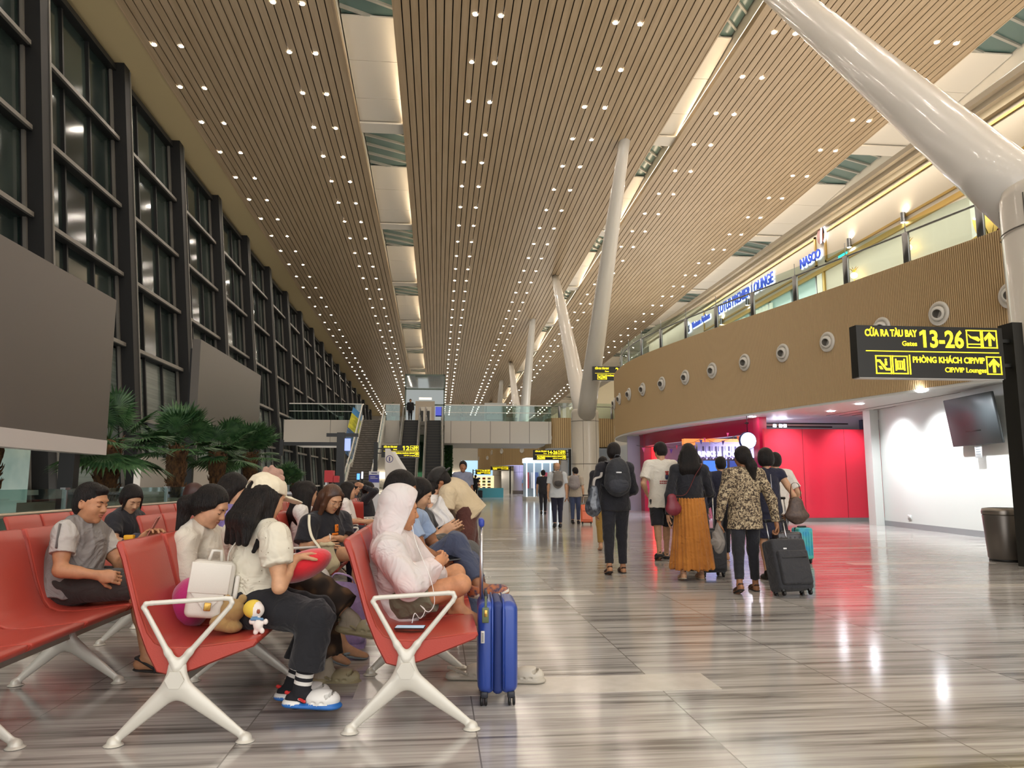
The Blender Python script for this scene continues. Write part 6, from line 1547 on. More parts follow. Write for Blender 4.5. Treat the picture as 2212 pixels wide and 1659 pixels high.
# ================================================================== SEATED PEOPLE
HN = .0048
def fillJ(J, s, f):
    """fill hips from the pelvis when they are not given"""
    f = nrm(f); r = nrm(np.cross(f, [0, 0, 1.]))
    for q, sg in (('L', -1), ('R', 1)):
        J.setdefault('h'+q, J['pel']+r*sg*.09*s+f*.02); 
    return J
X1 = np.array([1., 0, 0])
# ---------------- man in grey T-shirt looking at his phone
J = seatJ(dict(pel=(150, 1262, 5.12), che=(166, 1196, 5.12), nk=(178, 1128, 5.1), hd=(196, 1086, 5.05), sR=(140, 1150, 4.93), sL=(218, 1160, 5.28), eR=(129, 1232, 4.86), wR=(216, 1243, 4.88),
    eL=(262, 1222, 5.25), wL=(303, 1170, 5.1), kR=(296, 1262, 4.98), kL=(310, 1255, 5.35), aR=(318, 1418, 4.98), aL=(330, 1380, 5.5)),
    dict(hf=[.93, -.22, -.22], tR=[1, -.12, -.05], tL=[1, .1, 0], dR=[.95, -.1, -.1], nR=[.2, .9, -.3], dL=[.75, -.1, .7], nL=[.5, -.6, -.6]))
J['cR'] = (1.35, .6); J['cL'] = (.55, .3); fillJ(J, 1, X1)
sk = skin('bf8a66')
b = make_body(J, 1.03, HN, sk, fat=1.15, w=1.05)
C_g = mat('tee_heather', '817c79', .8, noise=(5, '8d8885'), bump=(260, .15), wrinkle=.6); C_gl = mat('tee_sleeve_pale', 'b5b0aa', .8, bump=(260, .15), wrinkle=.6)
sl_ = lambda S: [S.rc(J['s'+q], lp(J['s'+q], J['e'+q], .62), .074, .073, .02, 1, cut=.93) for q in 'LR']
parts = [shirt(J, 1.03, HN, C_g, g=.02, sl=0, hem=-.05, fat=1.2, w=1.05, disp=folds(.006, seed=1, dirv=(.4, 0, 1)), name='t_shirt', mats=[C_g, C_gl], extra=sl_),
         trousers(J, 1.03, HN, cloth('shorts_charcoal', '38332f', c2='302b28'), g=.02, leg=.98, fat=1.1, disp=folds(.004, dirv=(1, 0, 0)), name='shorts'),
         hairdo(J, 1.03, .004, M_hair, th=.003, line=.035, extra=lambda S, P, R: [S.el(P(0, .045, .09), [.058, .04, .028], R, .02)])]
parts.append(MB().tube([J['sR']+[0, -.062, .055], J['sR']+[.0, -.078, -.02], lp(J['sR'], J['eR'], .4)+[0, -.076, 0]], .02, mat('sleeve_band', '6e6a69', .8), 8, flat=.25).obj('sleeve_band'))
for q in 'LR': parts.append(shoe(J['a'+q], J['t'+q], (0, 0, 1), 1.05, .005, 'sandal', mat('sandal_black', '1c1a1c', .55), name='sandal'))
P1 = finish(b, 'person in a grey T-shirt and dark shorts looking at a phone', parts)
def phone(c, d, n, label, case='20242a', scr=None, L=.155, W=.075, on=.0):
    d = nrm(d); n = nrm(np.array(n)-d*(np.array(n)@d)); t = np.cross(d, n); R = np.stack([t, d, n], 1)
    e = empty('phone', tuple(c), label=label, cat='phone')
    o = MB().rbox((0, 0, 0), (W/2, L/2, .0045), .0044, mat('phone_case_'+case, case, .4), R, 3).obj('case', e)
    o = MB().rbox(n*.0042, (W/2-.004, L/2-.004, .0012), .001, mat('screen_'+(scr or 'off'), scr or '0c0d10', .1, emit=scr or None, es=on), R, 1).obj('screen', e)
    return e
phone(at(330, 1140, 5.08), [.45, 0, .9], [-.85, -.15, .4], 'phone in a pink-brown case held up by the person in grey', 'a8685c')
# ---------------- woman in black with tied hair
J = seatJ(dict(pel=(258, 1196, 7.25), che=(266, 1150, 7.2), nk=(270, 1107, 7.2), hd=(283, 1078, 7.15), sR=(245, 1125, 7.05), sL=(298, 1120, 7.4), eR=(248, 1168, 6.95), wR=(275, 1172, 6.85), eL=(310, 1160, 7.35), wL=(292, 1172, 7.1),
    kR=(330, 1188, 7.05), kL=(332, 1188, 7.4), aR=(340, 1295, 7.05), aL=(342, 1290, 7.4)), dict(hf=[.70, -.55, -.55], tR=[1, 0, 0], tL=[1, 0, 0])); fillJ(J, 1, X1)
b = make_body(J, .98, .008, SK2, w=.92, sex='f')
def buns(S, P, R): S.el(P(.0, -.115, .0), [.04, .035, .04], R, .02); S.rc(P(.07, .03, .04), P(.085, .06, -.08), .02, .006, .01); S.rc(P(-.07, .03, .04), P(-.08, .07, -.06), .02, .006, .01)
finish(b, 'person in a black V-neck shirt with tied-back hair by the glass guard', [shirt(J, .98, .008, C_black, g=.02, sl=.75, w=.95, disp=folds(.004), name='t_shirt', slr=.02), trousers(J, .98, .008, C_black),
    hairdo(J, .98, .006, M_hair, 'long', buns, th=.012, line=.04)])
c = at(298, 1185, 6.75); S = SDF(); S.el(c, [.16, .12, .13], None, .03); S.el(c+[.1, 0, .03], [.12, .1, .09], None, .04)
o = link_mesh(S.mesh(.007, [cloth('bag_navy_grey', '3c4058', .7, c2='33364a')], 'shoulder_bag', folds(.006)), 'shoulder_bag'); tag(o, 'navy-grey bag with a yellow patch on the lap of the person in black', 'bag')
MB().rbox(c+[-.04, -.09, .1], (.04, .03, .02), .01, mat('patch_yellow', 'e8a81c', .6), None, 2).obj('patch', o)
mb = MB(); pts = [at(x, y, 6.3) for x, y in ((206, 1140), (222, 1138), (238, 1148), (247, 1162), (246, 1185))]; mb.tube(smooth_path(pts), [.014+.016*math.sin(i/24*PI) for i in range(25)], mat('strap_cream', 'e2dcc6', .5), 10, flat=.5); mb.obj('bag_strap', o)
# ---------------- woman in cream cardigan with ponytail
J = seatJ(dict(pel=(455, 1272, 4.72), che=(432, 1200, 4.72), nk=(428, 1140, 4.7), hd=(455, 1094, 4.62), sR=(398, 1172, 4.5), sL=(468, 1165, 4.9), eR=(400, 1248, 4.42), wR=(462, 1268, 4.4), eL=(500, 1245, 4.95), wL=(560, 1240, 4.8),
    kR=(655, 1245, 4.62), kL=(690, 1290, 4.85), aR=(762, 1338, 4.55), aL=(706, 1448, 4.78)), dict(hf=[.86, -.15, -.48], tR=[.92, -.1, -.12], tL=[1, -.1, 0], uR=[.1, 0, 1])); fillJ(J, 1, X1)
b = make_body(J, .97, HN, skin('d6a583'), w=.92, sex='f')
C_cd = mat('cardigan_cream', 'd2cabb', .85, noise=(5, 'd9d2c4'), bump=(300, .3, (1, 1, .3)), sheen=.2, wrinkle=.45)
def collar(S):
    r, f, u = tframe(J); n = J['nk']
    for a in range(9):
        t = -2.2+4.4*a/8; t2 = -2.2+4.4*(a+1)/8
        if a < 8: S.rc(n+f*.075*math.cos(t)+r*.075*math.sin(t)+u*(.03-.03*math.cos(t)), n+f*.075*math.cos(t2)+r*.075*math.sin(t2)+u*(.03-.03*math.cos(t2)), .016, .016, .01)
C_pl = bpy.data.materials.new('plaid_brown'); C_pl.use_nodes = True; nt = C_pl.node_tree; bs = nt.nodes['Principled BSDF']; bs.inputs['Roughness'].default_value = .8
tc = nt.nodes.new('ShaderNodeTexCoord'); sp_ = nt.nodes.new('ShaderNodeSeparateXYZ'); nt.links.new(tc.outputs['Object'], sp_.inputs[0]); acc = None
for ax_, sc_ in ((0, 70), (2, 70), (1, 50)):
    m_ = nt.nodes.new('ShaderNodeMath'); m_.operation = 'MULTIPLY'; m_.inputs[1].default_value = sc_; nt.links.new(sp_.outputs[ax_], m_.inputs[0]); s2 = nt.nodes.new('ShaderNodeMath'); s2.operation = 'SINE'; nt.links.new(m_.outputs[0], s2.inputs[0])
    if acc is None: acc = s2
    else: a_ = nt.nodes.new('ShaderNodeMath'); a_.operation = 'ADD'; nt.links.new(acc.outputs[0], a_.inputs[0]); nt.links.new(s2.outputs[0], a_.inputs[1]); acc = a_
rp = nt.nodes.new('ShaderNodeMapRange'); rp.inputs[1].default_value = -2.2; rp.inputs[2].default_value = 2.2; nt.links.new(acc.outputs[0], rp.inputs[0])
cr = nt.nodes.new('ShaderNodeValToRGB'); cr.color_ramp.elements[0].color = lin('1f1611'); cr.color_ramp.elements[1].color = lin('6e5338'); k_ = cr.color_ramp.elements.new(.55); k_.color = lin('33261c'); nt.links.new(rp.outputs[0], cr.inputs[0]); nt.links.new(cr.outputs[0], bs.inputs['Base Color'])
def ptail(S, P, R):
    S.rc(P(0, -.10, .0), P(0, -.14, -.06), .035, .045, .02); tl = at(385, 1165, 4.62); S.rc(P(0, -.14, -.06), tl, .048, .022, .03)
    for q in (-1, 1): S.rc(P(q*.07, .04, .03), P(q*.072, -.04, -.02), .018, .025, .02)
parts = [shirt(J, .97, HN, C_cd, g=.024, sl=1.95, hem=-.05, w=.95, disp=folds(.005, seed=3), name='cardigan', slr=.022, extra=collar, bust=.8),
         trousers(J, .97, HN, C_pl, g=.032, leg=1.82, flare=.05, disp=folds(.007, .8), name='plaid_trousers'), hairdo(J, .97, .0045, M_hair, 'long', ptail, th=.009, line=.032)]
for q in 'LR': parts.append(sock_foot(J, q, .98, mat('sock_beige', 'b8ac98', .9, bump=(200, .4, (1, 1, .1)))))
for q in 'LR': parts.append(shoe(J['a'+q], J['t'+q], J.get('u'+q, (0, 0, 1)), .98, .0045, 'clog', mat('clog_khaki', 'b0a583', .45), mat('clog_khaki_sole', 'a39876', .5), 'clog'))
finish(b, 'person in a cream knit cardigan and plaid trousers with a low ponytail looking down', parts)
# ---------------- woman in white blouse and cap, seen from behind
J = seatJ(dict(pel=(548, 1302, 4.16), che=(548, 1215, 4.16), nk=(556, 1128, 4.15), hd=(575, 1076, 4.14), sR=(596, 1160, 3.97), sL=(508, 1152, 4.36), eR=(603, 1268, 3.92), wR=(637, 1208, 4.08), eL=(530, 1245, 4.55), wL=(600, 1235, 4.4),
    kR=(683, 1335, 3.98), kL=(690, 1322, 4.25), aR=(651, 1492, 3.98), aL=(632, 1478, 4.2)), dict(hf=[.72, .62, -.32], tR=[1, -.1, -.03], tL=[1, .05, -.03], dR=[.55, .45, .15], nR=[.3, -.2, -.9])); 
J['cR'] = (.9, .3); fillJ(J, 1, [.95, .25, 0])
b = make_body(J, .96, HN, skin('d2a17c'), w=.98, sex='f')
mbl = mat('blouse_dotted', 'd8d1be', .85, wrinkle=.7); nt = mbl.node_tree; tc = nt.nodes.new('ShaderNodeTexCoord'); vo = nt.nodes.new('ShaderNodeTexVoronoi'); vo.inputs['Scale'].default_value = 34
mr = nt.nodes.new('ShaderNodeMath'); mr.operation = 'LESS_THAN'; mr.inputs[1].default_value = .11; mx = nt.nodes.new('ShaderNodeMix'); mx.data_type = 'RGBA'; mx.inputs[6].default_value = lin('d8d1be'); mx.inputs[7].default_value = lin('8a7f66')
nt.links.new(tc.outputs['Object'], vo.inputs['Vector']); nt.links.new(vo.outputs['Distance'], mr.inputs[0]); nt.links.new(mr.outputs[0], mx.inputs[0]); nt.links.new(mx.outputs[2], nt.nodes['Principled BSDF'].inputs['Base Color'])
def peplum(S):
    r, f, u = tframe(J); S.rc(lp(J['pel'], J['nk'], .42), J['pel']+u*.0, .115, .16, .04, cut=1.0, fl=(f, .8))
    sr = lp(J['sR'], J['eR'], .28); S.el(sr, [.078, .08, .085], None, .03)
    c0 = lp(J['sR'], J['eR'], .52); ax_ = nrm(J['eR']-J['sR']); p = nrm(np.cross(ax_, [0, 0, 1.])); q2 = np.cross(ax_, p)
    for a in range(16):
        t = a*PI/8; S.el(c0+(p*math.cos(t)+q2*math.sin(t))*.062, [.014, .014, .014], None, .012)
parts = [shirt(J, .96, HN, mbl, g=.022, sl=.55, hem=.0, w=.98, disp=folds(.008, .9, seed=5), name='blouse', slr=.03, extra=peplum),
         trousers(J, .96, HN, cloth('trousers_black_wide', '16161b', .9), g=.03, leg=1.70, flare=.035, disp=folds(.007, .8, seed=1))]
def capo(S, P, R):
    S.el(P(0, -.012, .05), [.094, .11, .088], R, .02, planes=[(P(0, 0, .03), R@np.array([0, .12, -1])*1.0)])
    S.el(P(0, -.11, .035), [.035, .03, .024], R, .006, sub=True)
S = SDF(); R = fr(J['hf']); P = lambda x, y, z: J['hd']+R@(np.array([x, y, z])*.96); capo(S, P, R)
S.el(P(0, .135, .035), [.075, .075, .012], R, .01, 0)
cp = link_mesh(S.mesh(.004, [cloth('cap_cream', 'ded3b8', .85)], 'cap', folds(.003, 1.5)), 'cap'); parts.append(cp)
def lh(S, P, R):
    for x in (-.06, -.02, .02, .06): S.rc(P(x, -.05, .0), P(x*1.2, -.095, -.15), .055, .05, .03); S.rc(P(x*1.2, -.095, -.15), P(x*1.7, -.08, -.27), .045, .018, .02)
    for q in (-1, 1): S.rc(P(q*.075, .0, .0), P(q*.10, .0, -.2), .03, .025, .03); S.rc(P(q*.10, .0, -.2), P(q*.12, -.03, -.3), .025, .01, .02)
parts.append(hairdo(J, .96, .0045, M_hair, 'long', lh, th=.006, disp=.0011))
for q in 'LR':
    mb = MB(); a = J['a'+q]; k_ = J['k'+q]; d = nrm(k_-a)
    for i in range(8): mb.tube([a+d*(.018*i-.02), a+d*(.018*(i+1)-.02)], .0445, mat('sock_black', '1a1a1e', .9) if i % 2 == 0 or i < 3 else mat('sock_white', 'dcd8d0', .9), 16, cap=False)
    parts.append(sock_foot(J, q, .96, mat('sock_black', '', 0))); parts.append(mb.obj('striped_sock')); parts.append(shoe(a, J['t'+q], (0, 0, 1), .96, .0045, 'clog', mat('clog_white', 'e4e2dc', .4), mat('clog_blue_sole', '2a6cb8', .45), 'clog'))
P4 = finish(b, 'person in a white blouse and cream cap hugging a red cushion', parts)
S = SDF(); top = P(.0, .0, .135)
for c_, r_ in ((P(.03, -.02, .135), .032), (P(-.035, -.02, .135), .034), (P(0, .02, .15), .028), (P(.05, .02, .12), .02), (P(-.06, -.03, .16), .014), (P(.02, -.04, .165), .013)): S.el(c_, [r_]*3, None, .012)
o = link_mesh(S.mesh(.0035, [cloth('plush_rose', 'c79a86', .95, bump=(500, .8))], 'plush_bear', strands(.001)), 'plush_bear'); tag(o, 'small rosy plush bear sitting on top of the cream cap', 'plush toy')
# red heart cushion
def pillow(c, r, R, m, label, name='cushion'):
    S = SDF(); S.el(c, r, R, .03); o = link_mesh(S.mesh(.006, [m], name, lambda X, Y, Z: (.0012*np.sin(X*260+3*np.sin(Y*90))*np.sin(Z*240)).astype(np.float32)), name); tag(o, label, 'cushion'); return o
pillow(at(655, 1222, 4.2), [.155, .14, .075], np.array(Matrix.Rotation(math.radians(-22), 3, 'Y')), mat('plush_red', 'd8202e', .9, sheen=.5), 'bright red plush cushion on the lap of the person in the cap', 'cushion')
pillow(at(413, 1302, 4.3), [.10, .17, .135], None, mat('plush_magenta', 'c02878', .9, sheen=.5), 'magenta-pink plush cushion behind the white backpack on the red seat', 'cushion')
# white leather backpack
c = at(455, 1272, 4.02); u = nrm([.12, 0, 1]); R = np.stack([nrm([1, .25, -.12]), nrm(np.cross(u, [1, .25, -.12])), u], 1); Mwb = mat('leather_white', 'd9d3c8', .45, bump=(250, .12))
e = empty('white_backpack', tuple(c), label='white leather backpack with a gold clasp standing on the front seat', cat='backpack')
MB().rbox((0, 0, 0), (.105, .055, .14), .03, Mwb, R, 4).obj('bag_body', e)
MB().rbox(R@np.array([-.01, -.062, .06]), (.095, .006, .075), .005, Mwb, R, 2).obj('flap', e)
MB().prism([(-.1, .0), (.08, .0), (.02, -.075), (-.02, -.09)], R@np.array([0, -.064, .0]), R[:, 0], R[:, 2], R[:, 1], .008, Mwb).obj('flap_tip', e)
MB().rbox(R@np.array([0, -.076, -.075]), (.016, .006, .02), .003, M_gold, R, 2).obj('clasp', e)
MB().tube([R@np.array(p) for p in ((-.03, 0, .14), (-.02, 0, .19), (.02, 0, .19), (.03, 0, .14))], .009, Mwb, 8).obj('top_handle', e)
MB().rbox(R@np.array([.12, .0, -.02]), (.012, .045, .1), .01, Mwb, R, 2).obj('side_pocket', e)
pts = [c+R@np.array([.06, .03, .14]), at(500, 1185, 4.05), at(545, 1130, 4.02)]; o = MB().tube([p-c for p in smooth_path(pts)], .012, Mwb, 8, flat=.3).obj('shoulder_strap', e)
# plush toys hanging behind her: brown bear and yellow-haired doll (generic)
S = SDF(); c = at(503, 1318, 3.98); S.el(c, [.06, .05, .055], None, .02); S.el(c+[-.055, 0, -.06], [.055, .045, .04], None, .02); S.el(c+[.0, 0, -.08], [.05, .04, .03], None, .02); S.el(c+[.045, 0, .055], [.022, .015, .022], None, .01); S.el(c+[-.03, 0, .055], [.022, .015, .022], None, .01)
o = link_mesh(S.mesh(.004, [cloth('plush_tan', 'c09a5e', .95, bump=(500, .8))], 'plush_toy'), 'plush_toy'); tag(o, 'tan plush toy squeezed behind the person in the cap', 'plush toy')
S = SDF(); c = at(552, 1318, 3.9); S.el(c, [.042, .036, .04], None, .01, 1); S.el(c+[-.012, .004, .006], [.048, .042, .044], None, .008, 0, planes=[(c+[.012, 0, 0], np.array([.85, -.5, 0]))]); S.el(c+[.02, -.02, -.065], [.024, .02, .032], None, .015, 1)
for dx, dz in ((-.012, -.05), (.055, -.052), (.01, -.1), (.04, -.095)): S.el(c+[dx, -.022, dz], [.012, .011, .014], None, .008, 1)
S.el(c+[.022, -.034, -.002], [.009, .004, .011], None, .001, 2); S.rc(c+[-.01, -.03, -.038], c+[.04, -.03, -.038], .007, .007, .003, 3)
o = link_mesh(S.mesh(.003, [mat('doll_yellow', 'e2c24a', .9), mat('doll_white', 'e8dfd6', .85), mat('doll_brown', '8a4524', .5), mat('doll_blue', '5f86a8', .8)], 'plush_doll'), 'plush_doll'); tag(o, 'small white plush doll with yellow hair dangling from the bag strap', 'plush toy')
# ---------------- person behind with flip-flops (purple top)
J = seatJ(dict(pel=(520, 1245, 5.3), che=(505, 1170, 5.3), nk=(495, 1105, 5.35), hd=(504, 1062, 5.4), sR=(480, 1130, 5.15), sL=(530, 1125, 5.5), eR=(500, 1195, 5.1), wR=(555, 1215, 5.1), eL=(560, 1190, 5.5), wL=(600, 1200, 5.3),
    kR=(672, 1245, 5.15), kL=(690, 1250, 5.45), aR=(706, 1392, 5.1), aL=(740, 1390, 5.35)), dict(hf=[.95, .1, -.3], tR=[.9, -.2, -.28], tL=[.95, -.1, -.1])); fillJ(J, 1, X1)
b = make_body(J, .95, .007, SK2, sex='f', w=.95)
parts = [shirt(J, .95, .007, cloth('top_purple', '6a5a94', c2='8a7ab4'), g=.02, sl=.7, name='t_shirt', disp=folds(.004)), trousers(J, .95, .007, cloth('trousers_white', 'c9c4bc'), g=.015, leg=1.7, disp=folds(.004)), hairdo(J, .95, .006, M_hair, 'long', longhair(.2, .05), th=.012)]
for q in 'LR': parts.append(shoe(J['a'+q], J['t'+q], (0, 0, 1), 1.0, .005, 'flipflop', mat('flip_grey', '8e9aa2', .6), mat('flip_grey_sole', '7e8a92', .6), 'flip_flop'))
finish(b, 'person in a purple top and grey flip-flops mostly hidden behind the cap wearer', parts)
J = seatJ(dict(pel=(478, 1185, 7.1), che=(462, 1130, 7.1), nk=(452, 1085, 7.1), hd=(458, 1052, 7.1), sR=(436, 1105, 6.9), sL=(475, 1103, 7.3), eR=(450, 1150, 6.9), wR=(490, 1160, 6.9), eL=(495, 1150, 7.3), wL=(520, 1160, 7.2), kR=(560, 1180, 7.0), kL=(565, 1180, 7.3), aR=(570, 1290, 7.0), aL=(575, 1285, 7.3)), dict(hf=[1, 0, -.2], tR=[1, 0, 0], tL=[1, 0, 0])); fillJ(J, 1, X1)
# ---------------- hooded person in the white jacket
J = seatJ(dict(pel=(856, 1288, 4.48), che=(855, 1222, 4.46), nk=(850, 1160, 4.45), hd=(865, 1102, 4.45), sR=(838, 1192, 4.27), sL=(880, 1185, 4.64), eR=(885, 1262, 4.2), wR=(938, 1222, 4.32), eL=(935, 1245, 4.62), wL=(905, 1232, 4.42),
    kR=(996, 1262, 4.28), kL=(985, 1238, 4.72), aR=(905, 1316, 4.52), aL=(990, 1308, 4.42)), dict(hf=[.97, .2, -.12], tR=[.4, .9, -.1], tL=[.75, -.5, -.1], uR=[.4, -.2, .9], uL=[-.5, .1, .85], hR=at(872, 1300, 4.36), hL=at(872, 1292, 4.6)))
J['cR'] = (.7, .2)
b = make_body(J, .97, HN, skin('c98f68'), w=.95, sex='f', bare_toes=True, nose=1.0)
C_wj = mat('windbreaker_white', 'd2cbc8', .5, noise=(6, 'd8c8c5'), sheen=.2, wrinkle=.55)
parts = [shirt(J, .97, HN, C_wj, g=.035, sl=1.95, hem=-.13, w=.98, fat=1.1, disp=folds(.009, .8, seed=2, dirv=(.6, 0, -.8)), name='hooded_jacket', slr=.04, mats=[C_wj])]
S = SDF(); R = fr(J['hf'])
P = lambda x, y, z: J['hd']+R@(np.array([x, y, z])*.97)
S.el(P(0, -.012, .045), [.1, .124, .114], R, .04); S.el(P(0, -.015, -.06), [.1, .11, .14], R, .05); S.rc(P(0, -.035, -.1), J['nk']+[0.01, 0, -.02], .1, .135, .06)
S.rc(P(0, -.05, -.13), J['che']+[.03, 0, .1], .08, .11, .05)
S.el(P(0, .125, -.015), [.078, .1, .11], R, .01, sub=True); S.el(P(0, .045, -.02), [.08, .08, .1], R, .008, sub=True)
parts.append(link_mesh(S.mesh(.005, [C_wj], 'hood', folds(.0035, .8, seed=4, dirv=(.3, 0, 1)), planes=[(P(0, .05, 0), R@np.array([0, 1, -.32]))]), 'hood'))
S = SDF(); R_ = R; hm_ = hairdo(J, .97, .005, M_hair, th=.004, line=.055); parts.append(hm_)
parts.append(trousers(J, .97, HN, cloth('shorts_olive', '6f6f5a', .85, c2='66664f'), g=.022, leg=.5, disp=folds(.005, dirv=(1, 0, 0)), name='shorts'))
finish(b, 'person in a hooded white windbreaker and olive shorts sitting cross-legged with folded arms', parts)
# phone on the seat and earphone cable
phone(at(886, 1357, 4.02)+[0, 0, .004], [.85, -.1, .0], [0.0, 0, 1], 'phone with a lit blue screen lying on the front red seat', '2a1c1e', '9fb8c8', on=.6)
pts = [at(x, y, Y) for x, y, Y in ((890, 1346, 4.05), (896, 1325, 4.05), (908, 1336, 4.1), (918, 1318, 4.15), (908, 1308, 4.15), (925, 1322, 4.1), (938, 1305, 4.1), (936, 1275, 4.1), (928, 1245, 4.12), (912, 1205, 4.2), (898, 1170, 4.28), (890, 1135, 4.3))]
MB().tube(smooth_path(pts), .0022, mat('cable_white', 'e4e2de', .5), 6).obj('earphone_cable', label='thin white earphone cable running from the seat phone to the hood', cat='cable')
# ---------------- man in light blue behind the hood, jeans, ankle on knee
J = seatJ(dict(pel=(885, 1245, 5.28), che=(872, 1170, 5.28), nk=(862, 1105, 5.28), hd=(866, 1058, 5.25), sR=(880, 1130, 5.1), sL=(905, 1125, 5.5), eR=(912, 1192, 5.05), wR=(952, 1208, 5.1), eL=(940, 1180, 5.5), wL=(968, 1195, 5.3),
    kR=(985, 1175, 5.15), kL=(1010, 1215, 5.4), aR=(1032, 1262, 5.0), aL=(1018, 1350, 5.45)), dict(hf=[.95, -.1, -.35], tR=[.95, -.5, .12], uR=[-.35, -.25, .9], tL=[1, 0, 0], dR=[.9, 0, .1], dL=[.8, -.4, 0])); fillJ(J, 1, X1)
b = make_body(J, 1.04, .006, skin('9c6a4a'))
parts = [shirt(J, 1.04, .006, cloth('polo_blue', '8a9cb8', c2='96a8c2'), g=.022, sl=.6, disp=folds(.004), name='polo_shirt', slr=.02), trousers(J, 1.04, .006, cloth('jeans_indigo', '3b4258', .85, c2='474f68'), g=.022, leg=1.92, disp=folds(.006, dirv=(.3, 0, -1))),
         hairdo(J, 1.04, .005, M_hair, th=.008)]
for q in 'LR': parts.append(shoe(J['a'+q], J['t'+q], J.get('u'+q, (0, 0, 1)), 1.05, .0045, 'sneaker', mat('sneaker_navy', '3a3c58', .6, noise=(40, 'b8704a')), mat('sneaker_sole', 'd8cfc0', .6), 'sneaker'))
finish(b, 'person in a light blue polo and jeans with one ankle on the knee', parts)
phone(at(976, 1205, 5.05), [.95, .2, .1], [-.2, -.4, .9], 'dark grey phone held by the person in jeans near the suitcase handle', '3c3e40', L=.17)
# ---------------- person in grey trousers with phone
J = seatJ(dict(pel=(915, 1215, 6.05), che=(905, 1155, 6.05), nk=(898, 1105, 6.05), hd=(905, 1068, 6.0), sR=(893, 1122, 5.9), sL=(920, 1120, 6.2), eR=(930, 1172, 5.85), wR=(955, 1148, 5.9), eL=(945, 1160, 6.2), wL=(962, 1152, 6.05),
    kR=(1010, 1192, 5.95), kL=(1015, 1200, 6.25), aR=(1028, 1300, 5.95), aL=(1030, 1310, 6.25)), dict(hf=[.95, 0, -.4], tR=[1, 0, 0], tL=[1, 0, 0], dR=[.8, 0, .45], dL=[.8, -.2, .4])); fillJ(J, 1, X1)
b = make_body(J, .98, .0065, SK2, sex='f')
parts = [shirt(J, .98, .0065, C_black, g=.02, sl=.6, name='t_shirt'), trousers(J, .98, .0065, cloth('trousers_grey', '4c4a48', c2='555350'), g=.035, disp=folds(.006)), hairdo(J, .98, .006, M_hair, 'long', longhair(.2, .05))]
for q in 'LR': parts.append(shoe(J['a'+q], J['t'+q], (0, 0, 1), 1, .006, 'shoe', M_black))
finish(b, 'person in grey trousers typing on a phone with a dark bag in the lap', parts)
phone(at(966, 1134, 5.95), [.85, 0, .45], [-.45, -.2, .85], 'phone held over the dark rucksack by the person in grey trousers', '2a2422')
S = SDF(); c = at(945, 1185, 5.75); S.el(c, [.17, .12, .1], None, .03); S.el(c+[-.08, 0, -.03], [.12, .11, .09], None, .03); S.el(c+[.07, -.02, .03], [.1, .1, .08], None, .03)
o = link_mesh(S.mesh(.007, [cloth('rucksack_charcoal', '35332f', .6, c2='44423c')], 'rucksack', folds(.009, 1.3)), 'rucksack'); tag(o, 'crumpled charcoal rucksack on the lap beside the white armrest', 'bag')
# ---------------- mother with baby, plastic bag
J = seatJ(dict(pel=(930, 1180, 7.7), che=(915, 1132, 7.7), nk=(900, 1095, 7.7), hd=(908, 1066, 7.65), sR=(903, 1110, 7.5), sL=(925, 1105, 7.9), eR=(938, 1135, 7.4), wR=(945, 1110, 7.45), eL=(945, 1130, 7.9), wL=(955, 1100, 7.7),
    kR=(1005, 1165, 7.6), kL=(1005, 1165, 7.9), aR=(1010, 1270, 7.6), aL=(1010, 1265, 7.9)), dict(hf=[.75, -.5, .28], tR=[1, 0, 0], tL=[1, 0, 0])); fillJ(J, 1, X1)
b = make_body(J, .97, .007, skin('d8a98a'), sex='f', w=1.05, fat=1.15)
finish(b, 'person in a black top leaning back with a baby on the chest', [shirt(J, .97, .007, C_black, g=.03, sl=1.0, name='black_top', w=1.1, fat=1.3, disp=folds(.004), slr=.03), trousers(J, .97, .008, cloth('jeans', '', 0)), hairdo(J, .97, .006, mat('hair_brown', '3a1c16', .45), 'long', longhair(.18, .05), th=.01)])
J = seatJ(dict(pel=(945, 1105, 7.5), che=(940, 1088, 7.5), nk=(938, 1073, 7.5), hd=(936, 1056, 7.45), sR=(928, 1080, 7.42), sL=(948, 1078, 7.58), eR=(930, 1095, 7.38), wR=(935, 1108, 7.35), eL=(952, 1090, 7.6), wL=(958, 1100, 7.6), kR=(965, 1115, 7.45), kL=(965, 1112, 7.6), aR=(970, 1130, 7.45), aL=(972, 1128, 7.6)), dict(hf=[.8, .5, 0], tR=[1, 0, 0], tL=[1, 0, 0])); fillJ(J, .45, X1)
for q in 'LR': J['h'+q] = J['pel']+np.array([.02, .04 if q == 'L' else -.04, 0])
b = make_body(J, .55, .007, skin('d8a98a'), face=True, hands=False)
finish(b, 'baby in a white shirt held against the black top', [shirt(J, .55, .007, cloth('baby_white', 'e0dad4'), g=.03, sl=.7, name='baby_shirt', slr=.03), trousers(J, .55, .007, cloth('baby_trousers', 'c8ccd4')), hairdo(J, .66, .006, M_hair, th=.006)])
bpy.context.scene.objects[-1] if False else None
S = SDF(); c = at(945, 1128, 7.1); S.el(c, [.17, .12, .14], None, .03); S.rc(c+[.02, 0, .1], c+[.03, 0, .2], .08, .03, .04)
o = link_mesh(S.mesh(.008, [mat('plastic_white', 'cfcbc8', .25, spec=.7)], 'plastic_bag', folds(.014, 1.3)), 'plastic_bag'); tag(o, 'crinkled whitish plastic bag full of things in front of the baby', 'bag')
S = SDF(); c = at(905, 1128, 6.9); S.el(c, [.12, .1, .17], None, .03); o = link_mesh(S.mesh(.008, [cloth('bag_black', '1e2024', .6)], 'shoulder_bag', folds(.008)), 'shoulder_bag'); tag(o, 'black bag between the light blue sleeve and the plastic bag', 'bag')
